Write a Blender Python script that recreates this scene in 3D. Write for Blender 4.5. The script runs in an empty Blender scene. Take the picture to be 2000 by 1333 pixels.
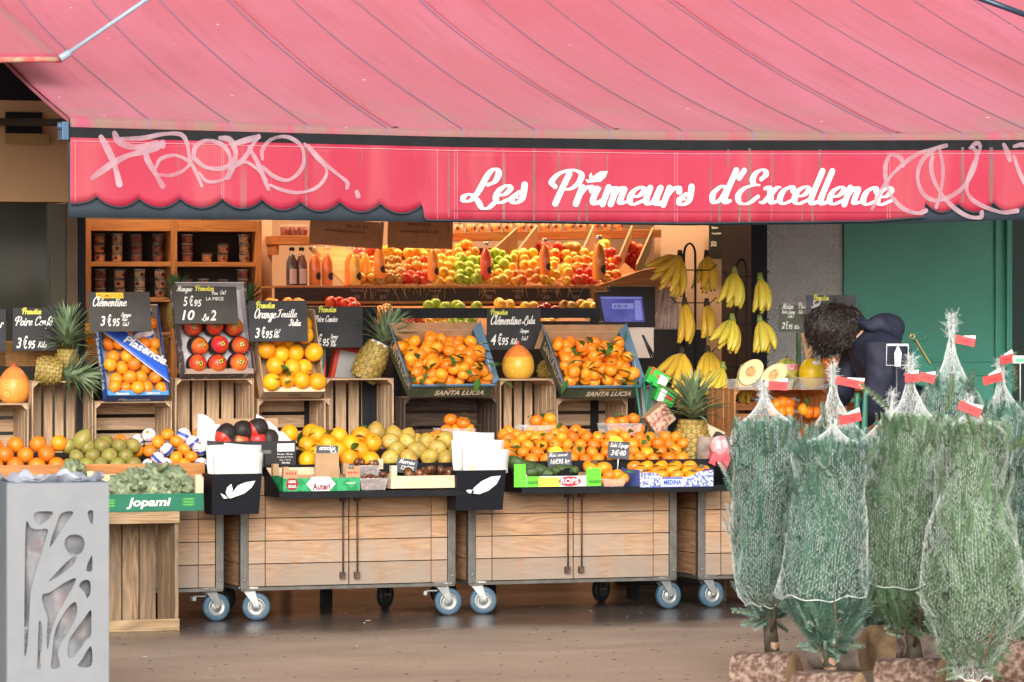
import bpy, math, random
import numpy as np
from mathutils import Vector, Matrix, Euler, noise as mnoise

S = bpy.context.scene
COL = S.collection
R = math.radians
random.seed(7)
# ------------------------------------------------------------------ camera
PSI = R(20.0)                     # the shop front is seen from its left, 20 degrees off square
CAMH = 1.5
DIST = 20.0
FPX = 8000.0                      # focal length in photograph pixels (2000 wide)
HORIZ = 600.0
CX, CY = -DIST*math.sin(PSI), -DIST*math.cos(PSI)
cam_d = bpy.data.cameras.new('camera')
cam = bpy.data.objects.new('camera', cam_d); COL.objects.link(cam)
cam.location = (CX, CY, CAMH)
cam.rotation_euler = (R(90), 0, -PSI)
cam_d.lens = 36.0*FPX/2000.0
cam_d.sensor_width = 36.0
cam_d.shift_y = (HORIZ-666.5)/2000.0
cam_d.clip_start = 0.5
cam_d.clip_end = 400.0
cam_d.dof.use_dof = True
cam_d.dof.focus_distance = 20.0
cam_d.dof.aperture_fstop = 9.0
S.camera = cam
# ------------------------------------------------------------------ sky and sun (overcast winter day)
wd = bpy.data.worlds.new('World'); S.world = wd; wd.use_nodes = True
nt = wd.node_tree; nt.nodes.clear()
sky = nt.nodes.new('ShaderNodeTexSky'); sky.sky_type = 'NISHITA'; sky.sun_disc = False
SUN_EL, SUN_AZ = R(21), R(200)
sky.sun_elevation = SUN_EL; sky.sun_rotation = SUN_AZ
sky.air_density = 1.0; sky.dust_density = 3.0; sky.ozone_density = 1.0
hs = nt.nodes.new('ShaderNodeHueSaturation'); hs.inputs['Saturation'].default_value = 0.35
bg = nt.nodes.new('ShaderNodeBackground'); bg.inputs['Strength'].default_value = 0.15
wo = nt.nodes.new('ShaderNodeOutputWorld')
nt.links.new(sky.outputs[0], hs.inputs['Color']); nt.links.new(hs.outputs[0], bg.inputs['Color'])
nt.links.new(bg.outputs[0], wo.inputs['Surface'])
sun_d = bpy.data.lights.new('sun', 'SUN'); sun_d.energy = 1.6; sun_d.angle = R(30); sun_d.color = (1.0, .955, .9)
sun = bpy.data.objects.new('sun', sun_d); COL.objects.link(sun)
# sky sun_rotation is measured clockwise from +Y
sdir = Vector((math.sin(SUN_AZ)*math.cos(SUN_EL), math.cos(SUN_AZ)*math.cos(SUN_EL), math.sin(SUN_EL)))
sun.rotation_euler = (-sdir).to_track_quat('-Z', 'Y').to_euler()
S.view_settings.view_transform = 'Standard'; S.view_settings.look = 'None'
S.view_settings.exposure = 0.52; S.view_settings.gamma = 1.0
S.cycles.max_bounces = 6; S.cycles.transparent_max_bounces = 16; S.cycles.diffuse_bounces = 3
S.cycles.glossy_bounces = 3; S.cycles.transmission_bounces = 6
S.cycles.caustics_reflective = False; S.cycles.caustics_refractive = False
S.cycles.sample_clamp_indirect = 4.0

# ------------------------------------------------------------------ measuring: photograph pixel -> point on plane Y = const
_F = Vector((math.sin(PSI), math.cos(PSI), 0)); _R = Vector((math.cos(PSI), -math.sin(PSI), 0)); _U = Vector((0, 0, 1))
_C = Vector((CX, CY, CAMH))
def W(px, py, Y):
    d = _F + _R*((px-1000)/FPX) + _U*((HORIZ-py)/FPX)
    return _C + d*((Y-CY)/d.y)
def PD(px, py, dist):
    return _C + (_F + _R*((px-1000)/FPX) + _U*((HORIZ-py)/FPX))*dist
def WX(px, Y): return W(px, 600, Y).x
def WZ(py, Y, px=1000): return W(px, py, Y).z

# ------------------------------------------------------------------ mesh builder
class MB:
    def __init__(s): s.v = []; s.f = []; s.mi = []; s.sm = []; s.M = None
    def add(s, vs, fs, mi=0, smooth=False):
        n = len(s.v)
        if s.M is not None: vs = [s.M @ Vector(v) for v in vs]
        s.v.extend([tuple(v) for v in vs])
        for f in fs: s.f.append(tuple(i+n for i in f)); s.mi.append(mi); s.sm.append(smooth)
        return s
    def box(s, a, b, mi=0):
        x0, y0, z0 = a; x1, y1, z1 = b
        return s.add([(x0,y0,z0),(x1,y0,z0),(x1,y1,z0),(x0,y1,z0),(x0,y0,z1),(x1,y0,z1),(x1,y1,z1),(x0,y1,z1)],
              [(0,3,2,1),(4,5,6,7),(0,1,5,4),(1,2,6,5),(2,3,7,6),(3,0,4,7)], mi)
    def bar(s, p, q, w, h, up=(0,0,1), mi=0):
        p = Vector(p); q = Vector(q); d = (q-p).normalized(); a = d.cross(Vector(up))
        if a.length < 1e-5: a = d.cross(Vector((1,0,0)))
        a = a.normalized()*w/2; b = a.normalized().cross(d).normalized()*h/2
        vs = [p-a-b,p+a-b,p+a+b,p-a+b,q-a-b,q+a-b,q+a+b,q-a+b]
        return s.add(vs, [(0,1,2,3),(7,6,5,4),(0,4,5,1),(1,5,6,2),(2,6,7,3),(3,7,4,0)], mi)
    def tube(s, pts, r, n=8, mi=0, cap=True, smooth=True, closed=False):
        pts = [Vector(p) for p in pts]; m = len(pts)
        rs = r if isinstance(r, (list, tuple)) else [r]*m
        vs = []; prev = None
        for i, p in enumerate(pts):
            if closed: t = pts[(i+1) % m]-pts[i-1]
            else: t = (pts[min(i+1, m-1)]-pts[max(i-1, 0)])
            t = t.normalized() if t.length > 1e-9 else Vector((0,0,1))
            if prev is None:
                a = t.cross(Vector((0,0,1)))
                if a.length < .1: a = t.cross(Vector((1,0,0)))
            else: a = prev - t*prev.dot(t)
            a = a.normalized(); prev = a; b = t.cross(a)
            for k in range(n):
                an = 2*math.pi*k/n
                vs.append(p + (a*math.cos(an)+b*math.sin(an))*rs[i])
        fs = []
        for i in range(m if closed else m-1):
            j = (i+1) % m
            for k in range(n):
                l = (k+1) % n
                fs.append((i*n+k, i*n+l, j*n+l, j*n+k))
        if cap and not closed:
            fs.append(tuple(range(n-1, -1, -1))); fs.append(tuple((m-1)*n+k for k in range(n)))
        return s.add(vs, fs, mi, smooth)
    def lathe(s, prof, n=16, mi=0, smooth=True, f=None):
        vs = []; m = len(prof)
        for i, (r, z) in enumerate(prof):
            for k in range(n):
                an = 2*math.pi*k/n
                rr = max(r, 1e-5)
                if f: rr = f(rr, an, z)
                vs.append((rr*math.cos(an), rr*math.sin(an), z))
        fs = [(i*n+k, i*n+(k+1) % n, (i+1)*n+(k+1) % n, (i+1)*n+k) for i in range(m-1) for k in range(n)]
        return s.add(vs, fs, mi, smooth)
    def grid(s, fn, nu, nv, mi=0, smooth=True):
        vs = [fn(i/nu, j/nv) for j in range(nv+1) for i in range(nu+1)]
        fs = [(j*(nu+1)+i, j*(nu+1)+i+1, (j+1)*(nu+1)+i+1, (j+1)*(nu+1)+i) for j in range(nv) for i in range(nu)]
        return s.add(vs, fs, mi, smooth)
    def prism(s, poly, y0, y1, mi=0):
        """polygon of (x, z) extruded along y"""
        n = len(poly)
        vs = [(x, y0, z) for x, z in poly] + [(x, y1, z) for x, z in poly]
        fs = [tuple(range(n)), tuple(range(2*n-1, n-1, -1))] + [(i, i+n, (i+1) % n+n, (i+1) % n) for i in range(n)]
        return s.add(vs, fs, mi)
    def ball(s, c, r, n=12, mi=0, sx=1, sy=1, sz=1):
        c = Vector(c); old = s.M
        T = Matrix.Translation(c) @ Matrix.Diagonal((sx, sy, sz, 1))
        s.M = T if old is None else old @ T
        m = max(4, n//2+1)
        s.lathe([(r*math.sin(math.pi*i/m), -r*math.cos(math.pi*i/m)) for i in range(m+1)], n, mi)
        s.M = old; return s
    def mesh(s, name, mats):
        me = bpy.data.meshes.new(name); me.from_pydata(s.v, [], s.f)
        me.polygons.foreach_set('material_index', s.mi); me.polygons.foreach_set('use_smooth', s.sm)
        for m in (mats if isinstance(mats, (list, tuple)) else [mats]): me.materials.append(m)
        me.update(); return me
    def obj(s, name, mats, parent=None, bevel=0, loc=None, rot=None):
        o = bpy.data.objects.new(name, s.mesh(name, mats)); COL.objects.link(o)
        if parent is not None: o.parent = parent
        if loc is not None: o.location = loc
        if rot is not None: o.rotation_euler = rot
        if bevel:
            b = o.modifiers.new('edge', 'BEVEL'); b.width = bevel; b.segments = 2; b.limit_method = 'ANGLE'
        return o

def thing(name, label, cat, loc=(0,0,0), rot=None, group=None, mat=None):
    o = bpy.data.objects.new(name, None); COL.objects.link(o)
    o.empty_display_size = .05
    if mat is not None: o.matrix_world = mat; o.location = mat.to_translation(); o.rotation_euler = mat.to_euler()
    else:
        o.location = loc
        if rot is not None: o.rotation_euler = rot
    o['label'] = label; o['category'] = cat
    if group: o['group'] = group
    return o
def tag(o, label, cat, group=None):
    o['label'] = label; o['category'] = cat
    if group: o['group'] = group
    return o
def struct(o): o['kind'] = 'structure'; return o
def inst(name, mesh, loc, rot=(0,0,0), scale=1.0, parent=None):
    o = bpy.data.objects.new(name, mesh); COL.objects.link(o)
    o.location = loc; o.rotation_euler = rot; o.scale = (scale,)*3 if not isinstance(scale, tuple) else scale
    if parent is not None: o.parent = parent
    return o
def copy_tree(o, parent=None):
    c = o.copy(); COL.objects.link(c); c.parent = parent
    for ch in o.children: copy_tree(ch, c)
    return c
def wmat(loc, rot=(0,0,0)):
    return Matrix.Translation(Vector(loc)) @ Euler(rot).to_matrix().to_4x4()

# ------------------------------------------------------------------ materials
def _nt(name):
    m = bpy.data.materials.new(name); m.use_nodes = True
    t = m.node_tree; b = t.nodes['Principled BSDF']
    return m, t, b
def _mix(t, a, b, fac, mode='MIX'):
    n = t.nodes.new('ShaderNodeMix'); n.data_type = 'RGBA'; n.blend_type = mode
    for s, v in ((n.inputs[6], a), (n.inputs[7], b), (n.inputs[0], fac)):
        if hasattr(v, 'is_linked'): t.links.new(v, s)
        elif isinstance(v, (int, float)): s.default_value = v
        else: s.default_value = (*v, 1) if len(v) == 3 else v
    return n.outputs[2]
def _ramp(t, src, p0, p1):
    r = t.nodes.new('ShaderNodeMapRange'); r.inputs[1].default_value = p0; r.inputs[2].default_value = p1
    t.links.new(src, r.inputs[0]); return r.outputs[0]
def _math(t, op, a, b=None):
    n = t.nodes.new('ShaderNodeMath'); n.operation = op
    for s, v in ((n.inputs[0], a), (n.inputs[1], b)):
        if v is None: continue
        if hasattr(v, 'is_linked'): t.links.new(v, s)
        else: s.default_value = v
    return n.outputs[0]
def _noise(t, vec, sc, det=3, rough=.55, dist=0):
    n = t.nodes.new('ShaderNodeTexNoise'); n.inputs['Scale'].default_value = sc; n.inputs['Detail'].default_value = det
    n.inputs['Roughness'].default_value = rough; n.inputs['Distortion'].default_value = dist
    if vec is not None: t.links.new(vec, n.inputs['Vector'])
    return n.outputs[0]
def _coord(t, stretch=(1,1,1), island=False, rnd=False):
    tc = t.nodes.new('ShaderNodeTexCoord'); v = tc.outputs['Object']
    mp = t.nodes.new('ShaderNodeMapping'); mp.inputs['Scale'].default_value = stretch
    t.links.new(v, mp.inputs['Vector'])
    if island or rnd:
        g = t.nodes.new('ShaderNodeNewGeometry'); o = t.nodes.new('ShaderNodeObjectInfo')
        k = _math(t, 'MULTIPLY', _math(t, 'ADD', g.outputs['Random Per Island'], o.outputs['Random']), 37.0)
        c = t.nodes.new('ShaderNodeCombineXYZ')
        for i in range(3): t.links.new(k, c.inputs[i])
        a = t.nodes.new('ShaderNodeVectorMath'); a.operation = 'ADD'
        t.links.new(mp.outputs[0], a.inputs[0]); t.links.new(c.outputs[0], a.inputs[1])
        return a.outputs[0]
    return mp.outputs[0]
def M(name, c, r=.6, c2=None, sc=8, det=4, lo=.35, hi=.65, bump=0, bsc=None, metal=0, spec=.5, rnd=0, trans=0, coat=0, stretch=(1,1,1), alpha=1, emit=0, ior=None, sss=0, isl=0):
    m, t, b = _nt(name)
    b.inputs['Roughness'].default_value = r; b.inputs['Metallic'].default_value = metal
    b.inputs['Specular IOR Level'].default_value = spec
    b.inputs['Transmission Weight'].default_value = trans; b.inputs['Coat Weight'].default_value = coat
    b.inputs['Alpha'].default_value = alpha
    if ior: b.inputs['IOR'].default_value = ior
    if sss: b.inputs['Subsurface Weight'].default_value = sss; b.inputs['Subsurface Radius'].default_value = (.01,.005,.002)
    vec = _coord(t, stretch, rnd=bool(rnd), island=bool(isl))
    col = None
    if c2 is not None:
        f = _ramp(t, _noise(t, vec, sc, det), lo, hi); col = _mix(t, c, c2, f)
    if rnd or isl:
        o = t.nodes.new('ShaderNodeObjectInfo').outputs['Random'] if rnd else t.nodes.new('ShaderNodeNewGeometry').outputs['Random Per Island']
        amt = rnd or isl
        h = t.nodes.new('ShaderNodeHueSaturation')
        k = t.nodes.new('ShaderNodeMapRange'); k.inputs[3].default_value = 1-amt; k.inputs[4].default_value = 1+amt
        t.links.new(o, k.inputs[0]); t.links.new(k.outputs[0], h.inputs['Value'])
        k2 = t.nodes.new('ShaderNodeMapRange'); k2.inputs[3].default_value = .5-amt*.06; k2.inputs[4].default_value = .5+amt*.06
        t.links.new(_math(t, 'FRACT', _math(t, 'MULTIPLY', o, 7.31)), k2.inputs[0]); t.links.new(k2.outputs[0], h.inputs['Hue'])
        if col is None: h.inputs['Color'].default_value = (*c, 1)
        else: t.links.new(col, h.inputs['Color'])
        col = h.outputs[0]
    if col is None: b.inputs['Base Color'].default_value = (*c, 1)
    else: t.links.new(col, b.inputs['Base Color'])
    if bump:
        bp = t.nodes.new('ShaderNodeBump'); bp.inputs['Strength'].default_value = bump; bp.inputs['Distance'].default_value = .004
        t.links.new(_noise(t, vec, bsc or sc*3, 3), bp.inputs['Height']); t.links.new(bp.outputs[0], b.inputs['Normal'])
    if emit:
        b.inputs['Emission Strength'].default_value = emit
        if col is None: b.inputs['Emission Color'].default_value = (*c, 1)
        else: t.links.new(col, b.inputs['Emission Color'])
    return m
def wood(name, c, c2, axis=0, rings=9, r=.7, var=.16, sc=3.0, stain=None, weather=0):
    """grain lines from the contours of a stretched noise; every board shifts the pattern"""
    m, t, b = _nt(name)
    st = [5.5, 5.5, 5.5]; st[axis] = .55
    vec = _coord(t, tuple(st), island=True)
    n = _noise(t, vec, sc, 2, .5, .35)
    g = _math(t, 'PINGPONG', _math(t, 'MULTIPLY', n, rings), .5)
    g = _ramp(t, g, 0.02, .48)
    st2 = [60, 60, 60]; st2[axis] = 2
    fine = _noise(t, _coord(t, tuple(st2), island=True), 2.5, 3)
    col = _mix(t, c2, c, g)
    col = _mix(t, col, (c2[0]*.75, c2[1]*.75, c2[2]*.75), _math(t, 'MULTIPLY', _ramp(t, fine, .45, .75), .5))
    if weather:      # rain-greyed lower boards and splash stains
        sp = t.nodes.new('ShaderNodeSeparateXYZ'); t.links.new(_coord(t), sp.inputs[0])
        wz = _math(t, 'ADD', sp.outputs[2], _math(t, 'MULTIPLY', _noise(t, _coord(t, (6, 6, 1.2)), 2, 4), .5))
        col = _mix(t, col, (.36,.30,.25), _math(t, 'MULTIPLY', _ramp(t, wz, .66, .40), weather))
    if stain: col = _mix(t, col, stain, _math(t, 'MULTIPLY', _ramp(t, _noise(t, _coord(t, island=True), 4, 4), .45, .7), .7))
    h = t.nodes.new('ShaderNodeHueSaturation'); k = t.nodes.new('ShaderNodeMapRange'); k.inputs[3].default_value = 1-var; k.inputs[4].default_value = 1+var
    gg = t.nodes.new('ShaderNodeNewGeometry'); t.links.new(gg.outputs['Random Per Island'], k.inputs[0]); t.links.new(k.outputs[0], h.inputs['Value'])
    t.links.new(col, h.inputs['Color']); t.links.new(h.outputs[0], b.inputs['Base Color'])
    b.inputs['Roughness'].default_value = r; b.inputs['Specular IOR Level'].default_value = .3
    bp = t.nodes.new('ShaderNodeBump'); bp.inputs['Strength'].default_value = .25; bp.inputs['Distance'].default_value = .002
    t.links.new(fine, bp.inputs['Height']); t.links.new(bp.outputs[0], b.inputs['Normal'])
    return m

MT = {}
MT['cart_wood'] = wood('larch_boards', (.49,.30,.175), (.36,.205,.11), 0, 8, stain=(.34,.27,.21), weather=.85, var=.22)
MT['cart_wood_v'] = wood('larch_side', (.52,.31,.17), (.36,.19,.095), 1, 9)
MT['crate_wood'] = wood('crate_wood', (.60,.42,.27), (.42,.27,.15), 2, 7, stain=(.34,.25,.19))
MT['crate_wood_x'] = wood('crate_wood_x', (.60,.42,.27), (.42,.27,.15), 0, 7, stain=(.34,.25,.19))
MT['dark_crate'] = wood('dark_crate', (.13,.085,.065), (.075,.05,.04), 2, 7)
MT['dark_crate_x'] = wood('dark_crate_x', (.13,.085,.065), (.075,.05,.04), 0, 7)
MT['orange_crate'] = wood('orange_crate', (.58,.27,.10), (.42,.17,.06), 2, 6)
MT['orange_crate_x'] = wood('orange_crate_x', (.58,.27,.10), (.42,.17,.06), 0, 6)
MT['old_wood'] = wood('old_wood', (.36,.25,.155), (.20,.13,.075), 2, 8, stain=(.16,.12,.085))
MT['old_wood_x'] = wood('old_wood_x', (.50,.35,.20), (.30,.19,.10), 0, 8, stain=(.2,.15,.10))
MT['pale_wood'] = wood('poplar', (.80,.63,.43), (.70,.52,.33), 0, 5, var=.08)
MT['pine'] = wood('pine', (.55,.25,.085), (.42,.17,.055), 0, 5, var=.06)
MT['pine_v'] = wood('pine_v', (.55,.25,.085), (.42,.17,.055), 2, 5, var=.06)
MT['black'] = M('black_paint', (.007,.008,.010), .55, (.012,.013,.016), 12, bump=.05, spec=.2)
MT['steel'] = M('old_steel', (.13,.125,.115), .5, (.20,.19,.17), 14, metal=.6, bump=.1)
MT['galv'] = M('zinc', (.40,.41,.40), .42, (.26,.27,.27), 30, metal=.5)
MT['tyre'] = M('blue_rubber', (.035,.095,.155), .6, (.10,.14,.17), 25, lo=.4, hi=.7)
MT['dark_rubber'] = M('dark_rubber', (.015,.018,.022), .6)
MT['rust'] = M('rusty_rod', (.16,.09,.06), .6, (.08,.055,.05), 40, metal=.4)
MT['card'] = M('brown_card', (.48,.30,.17), .85, (.42,.25,.13), 20, bump=.05)
MT['whitecard'] = M('white_card', (.74,.70,.73), .8, (.68,.64,.67), 14)
MT['board'] = M('chalk_board', (.014,.015,.018), .6, (.026,.027,.03), 10, bump=.03)
MT['board_brown'] = M('brown_board', (.032,.028,.024), .55, (.05,.043,.037), 9)
MT['board_olive'] = M('olive_board', (.065,.075,.055), .5, (.085,.095,.07), 9)
MT['white'] = M('white_ink', (.80,.79,.76), .6)
MT['yellow'] = M('yellow_ink', (.78,.76,.10), .6)
MT['promo'] = M('yellow_label', (.85,.62,.03), .6)
MT['red_ink'] = M('red_ink', (.55,.04,.03), .6)
MT['leafg'] = M('citrus_leaf', (.035,.12,.022), .38, (.07,.19,.035), 30, spec=.6, rnd=.25)
MT['calyx'] = M('calyx', (.10,.16,.03), .6)
MT['twigb'] = M('stem_brown', (.12,.07,.035), .8)
def fruit(name, c, c2, r=.42, sc=14, bump=.22, rnd=.16, bsc=160): return M(name, c, r, c2, sc, 3, bump=bump, bsc=bsc, rnd=rnd, spec=.5, sss=0)
MT['orange'] = fruit('orange_peel', (.88,.235,.012), (.90,.31,.02))
MT['clem'] = fruit('clementine_peel', (.86,.215,.01), (.90,.30,.018))
MT['navel'] = fruit('navel_peel', (.86,.19,.010), (.88,.25,.015))
MT['yorange'] = fruit('pale_orange_peel', (.93,.44,.015), (.93,.34,.01))
MT['persim'] = fruit('persimmon_skin', (.88,.36,.02), (.90,.26,.015), .25, bump=.03)
MT['pear_g'] = fruit('green_pear', (.24,.25,.045), (.30,.22,.06), .45, 30, .05)
MT['pear_y'] = fruit('yellow_pear', (.60,.36,.06), (.36,.28,.06), .45, 26, .06)
# ------------------------------------------------------------------ lettering
GL = {
 'a': (.85, ".62,.8 .35,.98 .1,.62 .1,.25 .27,.02 .5,.3 .64,.9|.68,.97 .62,.3 .72,.02 .88,.15"),
 'b': (.75, ".2,1.9 .12,.9 .12,.25 .3,0 .6,.3 .58,.8 .35,.95 .14,.6"),
 'c': (.62, ".55,.75 .42,1 .14,.75 .08,.28 .28,0 .62,.2"),
 'd': (.86, ".6,.8 .35,.98 .1,.62 .1,.25 .27,.02 .5,.3 .62,.9|.74,1.9 .66,1 .62,.3 .72,.02 .88,.15"),
 'e': (.68, ".1,.42 .42,.5 .57,.82 .4,1 .14,.76 .08,.3 .3,0 .7,.25"),
 'é': (.68, ".1,.42 .42,.5 .57,.82 .4,1 .14,.76 .08,.3 .3,0 .7,.25|.4,1.25 .62,1.6"),
 'è': (.68, ".1,.42 .42,.5 .57,.82 .4,1 .14,.76 .08,.3 .3,0 .7,.25|.3,1.6 .42,1.25"),
 'f': (.5, ".62,1.7 .48,1.9 .32,1.5 .25,.5 .18,-.5 .02,-.65|.03,.95 .5,.98"),
 'g': (.82, ".6,.8 .35,.98 .1,.62 .1,.25 .27,.02 .5,.3 .62,.9|.66,.97 .6,0 .5,-.6 .2,-.72 .12,-.45 .5,-.1 .82,.15"),
 'h': (.78, ".2,1.9 .12,.9 .1,0|.12,.6 .32,.95 .5,.92 .5,.5 .5,.15 .62,0 .78,.15"),
 'i': (.44, ".17,.96 .12,.28 .25,0 .45,.2|.2,1.32 .23,1.45"),
 'ı': (.5, ".06,.8 .2,.96 .14,.28 .27,0 .5,.2"),
 'k': (.75, ".2,1.9 .12,.9 .1,0|.55,.95 .18,.5 .42,.45 .5,.1 .75,.1"),
 'l': (.42, ".24,1.92 .17,1.1 .12,.28 .24,0 .44,.15"),
 'm': (1.1, ".14,.97 .12,.5 .1,0|.12,.55 .3,.92 .46,.9 .46,.5 .44,0|.46,.55 .64,.92 .82,.9 .8,.4 .84,.05 1.1,.15"),
 'n': (.78, ".14,.97 .12,.5 .1,0|.12,.55 .32,.94 .5,.9 .48,.4 .52,.05 .78,.15"),
 'o': (.66, ".35,1 .1,.62 .1,.18 .33,0 .57,.36 .55,.82 .35,1"),
 'p': (.75, ".2,1.2 .14,.3 .08,-.75|.14,.6 .35,.98 .6,.8 .58,.2 .35,0 .15,.2"),
 'q': (.8, ".6,.8 .35,.98 .1,.62 .1,.25 .27,.02 .5,.3 .62,.9|.66,.97 .6,.1 .52,-.75"),
 'r': (.62, ".14,.97 .12,.5 .1,0|.12,.5 .3,.9 .5,1.02 .6,.78"),
 's': (.62, ".05,.3 .3,.62|.44,1.05 .5,.62 .5,.2 .3,0 .12,.12 .16,.34 .3,.32"),
 't': (.44, ".22,1.5 .15,.8 .13,.28 .25,0 .45,.15|.0,.96 .42,1.0"),
 'u': (.8, ".12,.96 .1,.3 .25,.02 .45,.25 .54,.95|.56,.97 .52,.28 .63,0 .8,.15"),
 'v': (.66, ".08,.95 .15,.4 .25,.02 .5,.5 .55,.95"),
 'x': (.78, ".08,.85 .25,.95 .4,.5 .55,.04 .78,.15|.72,.95 .56,.88 .22,.1 .04,.08"),
 'z': (.7, ".08,.9 .55,.95 .1,.05 .6,.08"),
 "'": (.28, ".22,1.9 .1,1.45"),
 ' ': (.5, ""),
 '.': (.3, ".1,.0 .14,.08"),
 'L': (1.15, ".72,1.02 .98,1.25 1.02,1.72 .82,1.95 .62,1.7 .5,1.1 .4,.55 .2,.12 -.06,.1 -.1,.36 .14,.46 .5,.12 .8,-.3 1.05,-.3 1.22,-.05"),
 'P': (1.12, ".55,1.75 .45,.9 .36,0|.12,.98 -.08,1.25 .12,1.72 .6,1.95 1.05,1.72 1.06,1.25 .82,.88 .5,.82"),
 'E': (.98, ".78,1.4 .92,1.68 .76,1.95 .5,1.8 .42,1.4 .56,1.12 .78,1.06|.6,1.08 .2,.88 .02,.45 .2,.03 .55,0 .88,.4"),
 'C': (.92, ".8,1.45 .88,1.78 .62,1.95 .22,1.5 .1,.7 .3,.02 .6,.05 .9,.45"),
 'O': (1.05, ".5,1.9 .14,1.3 .12,.45 .45,0 .9,.6 .9,1.45 .5,1.9 .3,1.6"),
 'M': (1.4, "-.1,.2 .15,.1 .3,1 .42,1.85|.42,1.85 .6,.3|.6,.3 1.1,1.85|1.1,1.85 1.02,.3 1.12,0 1.35,.2"),
 'I': (.85, ".1,1.55 .4,1.88 .85,1.8|.52,1.82 .42,.4 .15,0 -.08,.25"),
 'K': (1.05, ".35,1.9 .25,.9 .2,0|1.0,1.8 .35,.95|.38,1.0 .65,.5 .8,.05 1.05,.15"),
 'F': (.95, ".1,1.55 .35,1.88 1.0,1.85|.55,1.85 .42,.5 .2,0 -.02,.2|.3,.95 .78,1.0"),
 'J': (.8, ".2,1.75 .8,1.85|.62,1.8 .5,.4 .25,-.05 -.02,.2"),
 'A': (1.1, "-.1,.1 .15,.2 .55,1.1 .85,1.9|.85,1.9 .8,.3 .92,0 1.12,.15|.3,.75 .82,.8"),
 'V': (1.0, ".1,1.7 .3,1.85 .38,.8 .45,.02 .8,1.0 1.0,1.85"),
 'S': (.9, ".75,1.5 .7,1.85 .35,1.8 .3,1.3 .65,.8 .6,.2 .25,0 .05,.35"),
}
def catmull(P, k=5):
    P = [Vector(p) for p in P]
    if len(P) < 3: return P
    out = []
    Q = [P[0]*2-P[1]]+P+[P[-1]*2-P[-2]]
    for i in range(1, len(Q)-2):
        for j in range(k):
            t = j/k; a, b, c, d = Q[i-1], Q[i], Q[i+1], Q[i+2]
            out.append(.5*((2*b)+(c-a)*t+(2*a-5*b+4*c-d)*t*t+(3*b-a-3*c+d)*t**3))
    out.append(P[-1]); return out
def stroke(mb, pts, w, z=0, thick=.0008, mi=0):
    """flat ribbon in local XY with a per-point width; front face raised by thick"""
    n = len(pts); L = []; Rr = []
    for i, p in enumerate(pts):
        t = pts[min(i+1, n-1)]-pts[max(i-1, 0)]
        if t.length < 1e-9: t = Vector((1, 0))
        t = t.normalized(); nn = Vector((-t[1], t[0])); ww = (w(i, t) if callable(w) else w)/2
        zi = z+thick+i*5e-6
        L.append((p[0]+nn[0]*ww, p[1]+nn[1]*ww, zi)); Rr.append((p[0]-nn[0]*ww, p[1]-nn[1]*ww, zi))
    # round ends
    for e, sgn in ((0, -1), (n-1, 1)):
        p = pts[e]; q = pts[1] if e == 0 else pts[n-2]; t = (Vector(p)-Vector(q)).normalized()
        tt = -t if e == 0 else t; rr = (w(e, tt) if callable(w) else w)/2
        a0 = math.atan2(t[1], t[0])
        fan = [(p[0]+rr*math.cos(a0+a), p[1]+rr*math.sin(a0+a), z+thick+e*5e-6+3e-6) for a in (-1.57, -1.05, -.52, 0, .52, 1.05, 1.57)]
        mb.add(fan, [tuple(range(7))], mi)
    mb.add(L+Rr, [(i, n+i, n+i+1, i+1) for i in range(n-1)], mi)
def script_text(mb, s, x, y, h, sx=1.0, slant=.32, thick=.30, thin=.09, zk=.0005, k=5, mi=0):
    """h = x-height in metres; returns the end x"""
    cx = 0; zz = 0
    for ch in s:
        adv, st = GL.get(ch, (.6, ''))
        for sub in st.split('|'):
            if not sub: continue
            P = [tuple(float(q) for q in p.split(',')) for p in sub.split()]
            P = [Vector((p[0]+cx+p[1]*slant/max(sx, .01), p[1])) for p in P]
            C = catmull(P, k); C = [Vector((x+c[0]*h*sx, y+c[1]*h)) for c in C]
            def w(i, t, n=len(C)):
                a = abs(t[1])*.97+abs(t[0])*.12; v = thin+(thick-thin)*min(1, a)**2.0
                return v*h
            zz += 1
            stroke(mb, C, w, z=zk*(zz % 4), thick=.0006, mi=mi)
        cx += adv
    return x+cx*h*sx
_tc = {}
def text_geo(s, shear=0, bold=0):
    key = (s, shear, bold)
    if key not in _tc:
        cu = bpy.data.curves.new('t', 'FONT'); cu.body = s; cu.size = 1; cu.shear = shear; cu.offset = bold
        cu.resolution_u = 3
        ob = bpy.data.objects.new('t', cu); me = bpy.data.meshes.new_from_object(ob)
        vs = [tuple(v.co) for v in me.vertices]; fs = [tuple(p.vertices) for p in me.polygons]
        bpy.data.objects.remove(ob); bpy.data.curves.remove(cu); bpy.data.meshes.remove(me)
        _tc[key] = (vs, fs)
    return _tc[key]
def plain_text(mb, s, x, y, cap, width=None, shear=0, bold=.01, z=.0008, mi=0):
    """cap = capital height in metres; width = total width to fit"""
    vs, fs = text_geo(s, shear, bold)
    if not vs: return
    k = cap/.70; x0 = min(v[0] for v in vs); x1 = max(v[0] for v in vs)
    kx = k if width is None else width/max(1e-6, x1-x0)
    mb.add([(x+(v[0]-x0)*kx, y+v[1]*k, z) for v in vs], fs, mi)
RX = Matrix.Rotation(math.pi/2, 4, 'X')      # text plane XY -> wall plane XZ, facing -Y
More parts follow.
